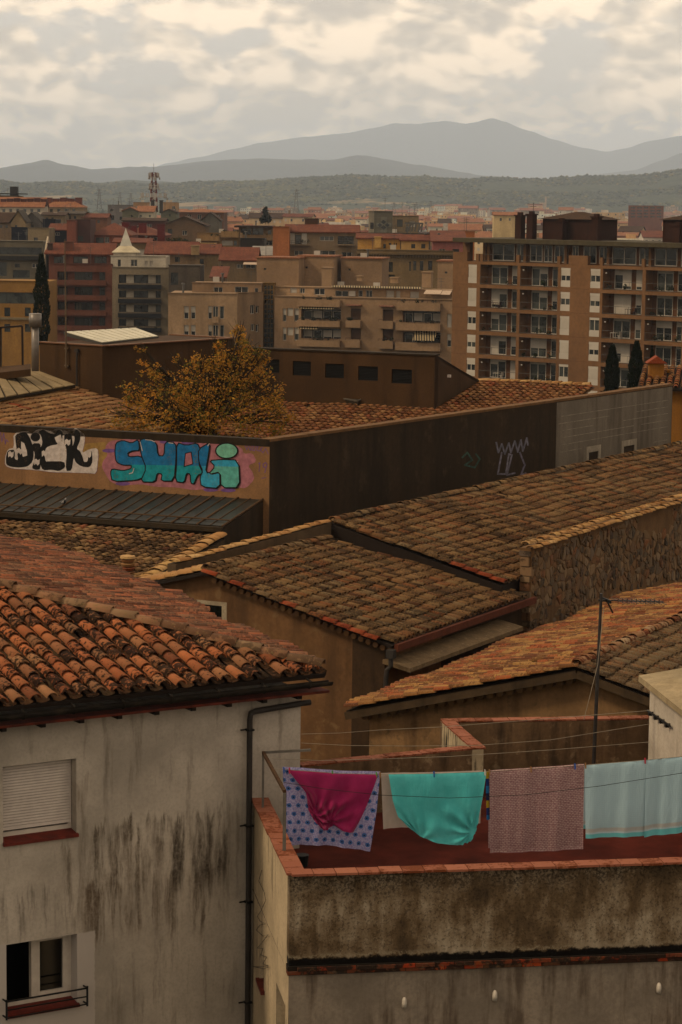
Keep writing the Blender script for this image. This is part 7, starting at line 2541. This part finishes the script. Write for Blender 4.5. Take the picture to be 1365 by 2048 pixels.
# villas and a tower ruin on the hills
for k, (x0, x1, yt, D, c, lab) in enumerate(((1016, 1023, 355, 7300., (.30, .24, .18), 'hilltop building, first of the ruin group'), (1026, 1037, 354.5, 7310., (.28, .22, .17), 'widest hilltop building of the ruin group'), (1044, 1053, 356, 7320., (.34, .27, .2), 'hilltop building, last of the ruin group'),
                                             (366, 383, 374, 6900., (.45, .40, .34), 'pale villa on the wooded slope past the telecom tower'), (686, 692, 381, 6600., (.45, .42, .36), 'tiny white house on the wooded slope'), (1080, 1093, 405, 5600., (.42, .33, .22), 'church nave in the trees'), (1091, 1094, 393, 5610., (.45, .36, .25), 'slim church tower in the trees'))):
    q = Bld('hill_house', lab, x0, x1, yt, D, 92., c, depth=14., zb=0., cat='building', cap=False)
# ================================================================== far town
r6 = random.Random(21)
CC = [(.60, .49, .34), (.52, .40, .26), (.64, .57, .46), (.42, .31, .20), (.58, .53, .46), (.55, .38, .22), (.38, .29, .21), (.62, .46, .27), (.42, .24, .16), (.36, .31, .26), (.66, .62, .55)]
CN = ['cream', 'tan', 'off-white', 'brown', 'pale grey', 'ochre', 'dull brown', 'yellow', 'brick red', 'grey', 'white']
RN = [('flat roof', None), ('orange tiled roof', RT_OR), ('red tiled roof', RT_RED), ('brown tiled roof', RT_BR), ('pinkish roof', RT_PK)]
LMK = [(20, 'the canopied tan building'), (84, 'the tall cypress'), (160, 'the red brick block'), (252, 'the spire'), (308, 'the telecom tower'), (352, 'the peach block'), (400, 'the glowing orange hall'), (460, 'the roof gardens'), (532, 'the dark conifer'), (590, 'the orange brick wall'), (640, 'the brown roof box'),
       (700, 'the red tile terraces'), (767, 'the emblem tower'), (830, 'the steel roof machinery'), (891, 'the white chimney'), (950, 'the orange box house'), (1018, 'the cream gables'), (1100, 'the first machine room'), (1163, 'the slim roof chimney'), (1225, 'the pair of cypresses'), (1293, 'the distant brick slab'), (1345, 'the second machine room')]
used_l = {}
def LABEL(c, rf, dist, mk):
    short = {'flat roof': 'flat-roofed', 'orange tiled roof': 'orange-tiled', 'red tiled roof': 'red-tiled', 'brown tiled roof': 'brown-tiled', 'pinkish roof': 'pink-roofed'}[rf]
    l = '%s %s building %s beyond %s' % (c, short, {'c': 'just', 'i': 'midway out', 'f': 'far out'}[dist[0]], mk)
    used_l[l] = used_l.get(l, 0) + 1
    return l if used_l[l] == 1 else '%s, %s one outward' % (l, ('', '', 'second', 'third', 'fourth', 'fifth', 'sixth', 'seventh', 'eighth', 'ninth', 'tenth')[min(10, used_l[l])])
spots = []
for ring, (D0, D1, cnt, h0, h1) in enumerate(((450, 620, 60, 11, 19), (600, 900, 130, 9, 18), (900, 1300, 150, 9, 19), (1300, 2000, 230, 9, 19), (2000, 3000, 280, 8, 20), (3000, 4900, 300, 8, 22))):
    for k in range(cnt):
        D = r6.uniform(D0, D1)
        x = -60 + (1490) * ((k + r6.random()) / cnt)
        if D > 2000 and x < 380:
            continue
        if D > 2600 and x < 640 and r6.random() < .5:
            continue
        spots.append((D, x, r6.uniform(h0, h1)))
for D, x, h in sorted(spots):
    ci = r6.randrange(len(CC))
    ri = r6.choice((0, 0, 0, 1, 1, 2, 3)) if D < 2000 else r6.choice((0, 0, 0, 1, 4))
    w = r6.uniform(6, 13) if D < 900 else r6.uniform(8, 20) if D < 1300 else r6.uniform(9, 20) if D < 2000 else r6.uniform(10, 30)
    if D > 1300 and r6.random() < .15:
        h *= 1.3
    P = at_y(x, 440, D)
    ytop = px(V((P.x, P.y, h + 2.)))[1]
    wpx = w / D * F
    cols = [SKYL[min(1649, max(0, int(x + 150 + q * wpx / 6)))] for q in range(7)]
    if sum(1 for c_ in cols if ytop < c_ - 1.2) < 2:
        continue
    cover(x, x + wpx, px(V((P.x, P.y, h)))[1])
    dist = 'close behind the traced roofs' if D < 900 else 'in the middle of the town' if D < 1600 else 'far out on the plain'
    mk = min(LMK, key=lambda q: abs(q[0] - (x + wpx / 2)))[1]
    a = r6.choice((88., 92., 100., 75., 110., 96.))
    W = Wall(V((P.x, P.y, h)), a)
    root = thing('town_house' if h < 13 else 'town_block', W.pt(w / 2, 0.), LABEL(CN[ci], RN[ri][0], dist, mk), 'building', 'far buildings of the town')
    dp = r6.uniform(9, 15)
    shell(W.P, a, 0., w, -1., h, dp).build('wall', wall_mat(CC[ci]), root)
    ORGd = root
    if RN[ri][1]:
        mb = MB()
        rise = r6.uniform(1.6, 3.4)
        o = .5
        mb.prism([W.pt(-o, h + .02, o), W.pt(w + o, h + .02, o), W.pt(w + o, h + rise, -dp / 2), W.pt(-o, h + rise, -dp / 2)], UP * .25)
        mb.prism([W.pt(-o, h + .02, -dp - o), W.pt(w + o, h + .02, -dp - o), W.pt(w + o, h + rise, -dp / 2), W.pt(-o, h + rise, -dp / 2)], UP * .25)
        mb.build('roof', RN[ri][1], root)
        MB().prism([W.pt(.05, h, -.05), W.pt(.05, h, -dp + .05), W.pt(.05, h + rise - .05, -dp / 2)], W.e * (w - .1)).build('gable', wall_mat(CC[ci]), root)
    else:
        mb = MB()
        u = r6.uniform(.1, .6) * w
        W.slab(mb, u, u + w * .25, h + .004, h + 2.4, -dp * .7, -dp * .3)
        mb.build('roof_box', wall_mat(CC[(ci + 3) % len(CC)]), root)
    mb = MB()
    bl_ = MB()
    fl_h = 3.0
    nf = int(h / fl_h)
    nw = max(2, int(w / 3.2))
    for i in range(nf):
        for j in range(nw):
            if r6.random() < .85:
                uc = w * (j + .5) / nw
                zz = h - 2.5 - i * fl_h
                W.slab(mb if r6.random() < .72 else bl_, uc - .55, uc + .55, zz, zz + 1.4, -.2, .03)
    if mb.f:
        mb.build('windows', GLASS, root, kind='stuff')
    if bl_.f:
        bl_.build('blinds', SHUT, root, kind='stuff')
    if r6.random() < .7 and D < 2200:
        u = r6.uniform(.1, .9) * w
        mb = MB()
        W.slab(mb, u - .5, u + .5, h, h + r6.uniform(2.6, 4.2), -dp * .4 - .9, -dp * .4)
        mb.build('chimney', wall_mat(r6.choice(((.16, .07, .05), (.30, .22, .14), (.10, .085, .07)))), root)
# ================================================================== trees
def crown_m(name, pal):
    def fn(q, b):
        r = q.new('ShaderNodeAttribute', attribute_name='rnd').outputs['Fac']
        c = q.ramp(r, [(i / (len(pal) - 1), k) for i, k in enumerate(pal)])
        tr = q.new('ShaderNodeBsdfTranslucent')
        q.put(tr.inputs[0], c)
        ms = q.new('ShaderNodeMixShader')
        ms.inputs[0].default_value = .3
        q.put(ms.inputs[1], b.outputs[0])
        q.put(ms.inputs[2], tr.outputs[0])
        out = [n for n in q.t.nodes if n.type == 'OUTPUT_MATERIAL'][0]
        q.put(out.inputs[0], ms.outputs[0])
        return c
    return mat(name, fn, .8, .2)
BARK = plaster('bark', (.12, .095, .07), amt=.5, big=4., fine=30.)
# treeline clumps on the plain
tl = MB()
r7 = random.Random(9)
for (x0, x1, D, n, yel) in ((160, 260, 2600., 90, 0), (400, 470, 2300., 80, 0), (0, 420, 4200., 260, .1), (480, 700, 4300., 260, .35), (700, 960, 4500., 260, .2), (900, 1400, 4800., 420, .08), (725, 765, 3300., 30, .9), (530, 545, 3600., 14, .9)):
    for k in range(n):
        x = r7.uniform(x0, x1)
        Y = D * r7.uniform(.93, 1.08)
        p = at_y(x, 430, Y)
        p.z = -.5
        s_ = r7.uniform(4., 8.)
        tl.r = tl.r
        i0 = len(tl.r)
        blob(tl, p, s_, s_ * r7.uniform(1.2, 2.2), r7)
        if r7.random() < yel:
            v_ = r7.uniform(.85, 1.)
        else:
            v_ = r7.uniform(0, .8)
        for q in range(i0, len(tl.r)):
            tl.r[q] = v_
tl.build('treeline', FOR, None, kind='stuff', label='trees and hedges across the plain', cat='trees')
CYP = crown_m('cypress_green', [(.012, .02, .008), (.022, .034, .012), (.03, .042, .014)])
def cypress(x, yt, yb, D, wpx, label):
    p0, p1 = at_y(x, yb, D), at_y(x, yt, D)
    H_ = p1.z - p0.z
    R_ = wpx / 2 / F * D
    root = thing('cypress', p0 - UP * 1.0, label, 'tree', 'cypresses')
    MB().tube([p0 - UP * 3., p0 + UP * H_ * .5], [.14, .05], 6).build('trunk', BARK, root)
    mb = MB()
    for k in range(4200):
        t = rng.random() ** 1.1
        r_ = R_ * min(1., (1 - t) * 2.2 + .06) ** .7 * (.9 + .09 * math.sin(t * 31 + x)) * min(1., .65 + t * 2.5)
        q = rng.random() * 6.2832
        rr_ = r_ * math.sqrt(rng.uniform(.35, 1.))
        c = p0 + V((math.cos(q) * rr_, math.sin(q) * rr_, H_ * t))
        L_ = R_ * rng.uniform(.16, .34)
        d = V((math.cos(q) * .5, math.sin(q) * .5, 1.)).normalized()
        s_ = d.cross(V((rng.gauss(0, 1), rng.gauss(0, 1), 0)))
        if s_.length < .05:
            continue
        s_.normalize()
        mb.face([c - d * L_ * .3, c + s_ * L_ * .32, c + d * L_, c - s_ * L_ * .32])
    mb.build('crown', CYP, root)
cypress(84, 510, 690, 240., 34, 'tall dark cypress beside the red brick block')
cypress(1223, 692, 800, 175., 32, 'left of two dark cypresses before the tan tower')
cypress(1271, 684, 800, 170., 33, 'right of two dark cypresses before the tan tower')
cypress(1303, 692, 760, 182., 11, 'thin dark cypress by the mustard chimney')
def leafy(name, label, base, top_h, blobs, n, leaf, cm, cat='tree', trunk=.14, limbs=()):
    root = thing(name, base, label, cat)
    mb = MB()
    mb.tube([base, base + UP * top_h * .3 + V((.1, 0, 0)), base + UP * top_h * .62 + V((-.05, .1, 0))], [trunk, trunk * .7, trunk * .3], 8)
    mb.build('trunk', BARK, root)
    cr = MB()
    tw_ = MB()
    tot = sum(b_[1] ** 2 for b_ in blobs)
    for c, r_ in blobs:
        c = base + V(c)
        st = base + UP * top_h * .28
        lm = MB().tube([st, st.lerp(c, .55) + V((rng.gauss(0, .1), rng.gauss(0, .1), -.1)), c + UP * r_ * .8], [trunk * .45, trunk * .25, .012], 6)
        lm.build('limb', BARK, root)
        for k in range(max(8, int(16 * r_))):
            d = V((rng.gauss(0, .8), rng.gauss(0, .8), rng.gauss(.9, .7))).normalized()
            s0 = st.lerp(c, rng.uniform(.4, 1.))
            tw_.tube([s0, c + d * r_ * .6, c + d * r_ * rng.uniform(1., 1.55)], [.02, .011, .005], 4)
        m2 = int(n * r_ ** 2 / tot)
        ncl = max(4, int(m2 / 16))
        for j in range(ncl):
            d = V((rng.gauss(0, 1), rng.gauss(0, 1), rng.gauss(0, 1))).normalized()
            cc_ = c + d * r_ * rng.uniform(.25, 1.05) ** .8
            tone = min(1., max(0., rng.gauss(.5, .28)))
            for _ in range(16):
                p = cc_ + V((rng.gauss(0, 1), rng.gauss(0, 1), rng.gauss(0, 1))) * r_ * .15
                t = V((rng.gauss(0, 1), rng.gauss(0, 1), rng.gauss(0, .7))).normalized()
                b_ = t.cross(V((rng.gauss(0, 1), rng.gauss(0, 1), rng.gauss(0, 1))))
                if b_.length < .1:
                    continue
                b_.normalize()
                k_ = leaf * rng.uniform(.6, 1.2)
                cr.face([p - t * k_, p + b_ * k_ * .55 - t * k_ * .1, p + t * k_, p - b_ * k_ * .55 - t * k_ * .1], min(1, max(0, tone + rng.gauss(0, .12))))
    cr.build('crown', cm, root)
    tw_.build('twigs', BARK, root, kind='stuff')
    return root
AUT = crown_m('autumn_leaves', [(.16, .16, .035), (.28, .22, .045), (.44, .25, .045), (.55, .28, .05), (.58, .37, .08), (.38, .17, .04), (.21, .20, .045)])
tb_ = at_y(420, 900, 81.)
def rel(x, y, dy=0.):
    return tuple(at_y(x, y, 81. + dy) - tb_)
bl = [(rel(480, 672), .42), (rel(490, 705), .55), (rel(455, 715), .6), (rel(520, 720), .5), (rel(400, 735, -.4), .5), (rel(440, 765), .95), (rel(500, 770, .5), .95), (rel(545, 790), .6), (rel(380, 780, -.5), .85), (rel(320, 765), .6), (rel(300, 735), .42), (rel(270, 800), .65), (rel(330, 820, -.8), .8),
      (rel(400, 830, -1), .95), (rel(470, 830, -.6), .95), (rel(540, 840), .8), (rel(240, 835), .55), (rel(285, 850), .6), (rel(575, 850), .5), (rel(430, 690), .3), (rel(282, 700), .2), (rel(350, 715), .25)]
leafy('autumn_tree', 'bare-topped autumn tree with orange and green leaves behind the graffiti', tb_, at_y(480, 650, 81.).z - tb_.z, bl, 10500, .056, AUT, trunk=.16)
PINE = crown_m('dark_conifer', [(.012, .02, .012), (.02, .03, .016), (.03, .04, .02)])
pb = at_y(532, 446, 720.)
leafy('conifer', 'dark conifer standing among the roofs before the plain', pb, 5., [((0, 0, 1.2), 1.4), ((.2, 0, 2.6), 1.1), ((-.2, 0, 3.7), .8), ((0, 0, 4.6), .5), ((-.9, 0, .8), .9), ((.9, 0, .9), .9)], 2600, .26, PINE)
gb2 = at_y(355, 488, 510.)
leafy('garden_shrubs', 'green shrubs in a roof garden by the orange tiled house', gb2 - UP * 1.5, 2., [((-2, 0, 1.6), 1.1), ((0, 0, 1.8), 1.2), ((2, 0, 1.6), 1.1), ((3.6, 0, 1.5), .8)], 1500, .2, crown_m('shrub_green', [(.02, .03, .01), (.045, .055, .015), (.07, .075, .02)]), cat='shrub', trunk=.06)

# ================================================================== haze over the plain
hz_ = MB()
hz_.box(V((0, 18500, 560)), V((26000, 0, 0)), V((0, 19500, 0)), V((0, 0, 565)))
hm = bpy.data.materials.new('haze_air')
hm.use_nodes = True
hm.node_tree.nodes.clear()
q = G(hm.node_tree)
pv = q.new('ShaderNodeVolumePrincipled')
pv.inputs['Color'].default_value = (.70, .82, 1.0, 1)
pv.inputs['Density'].default_value = .000054
pv.inputs['Anisotropy'].default_value = .0
ou = q.new('ShaderNodeOutputMaterial')
q.put(ou.inputs['Volume'], pv.outputs[0])
ho = hz_.build('haze', hm, None, kind='stuff', label='pale blue haze over the plain', cat='haze')
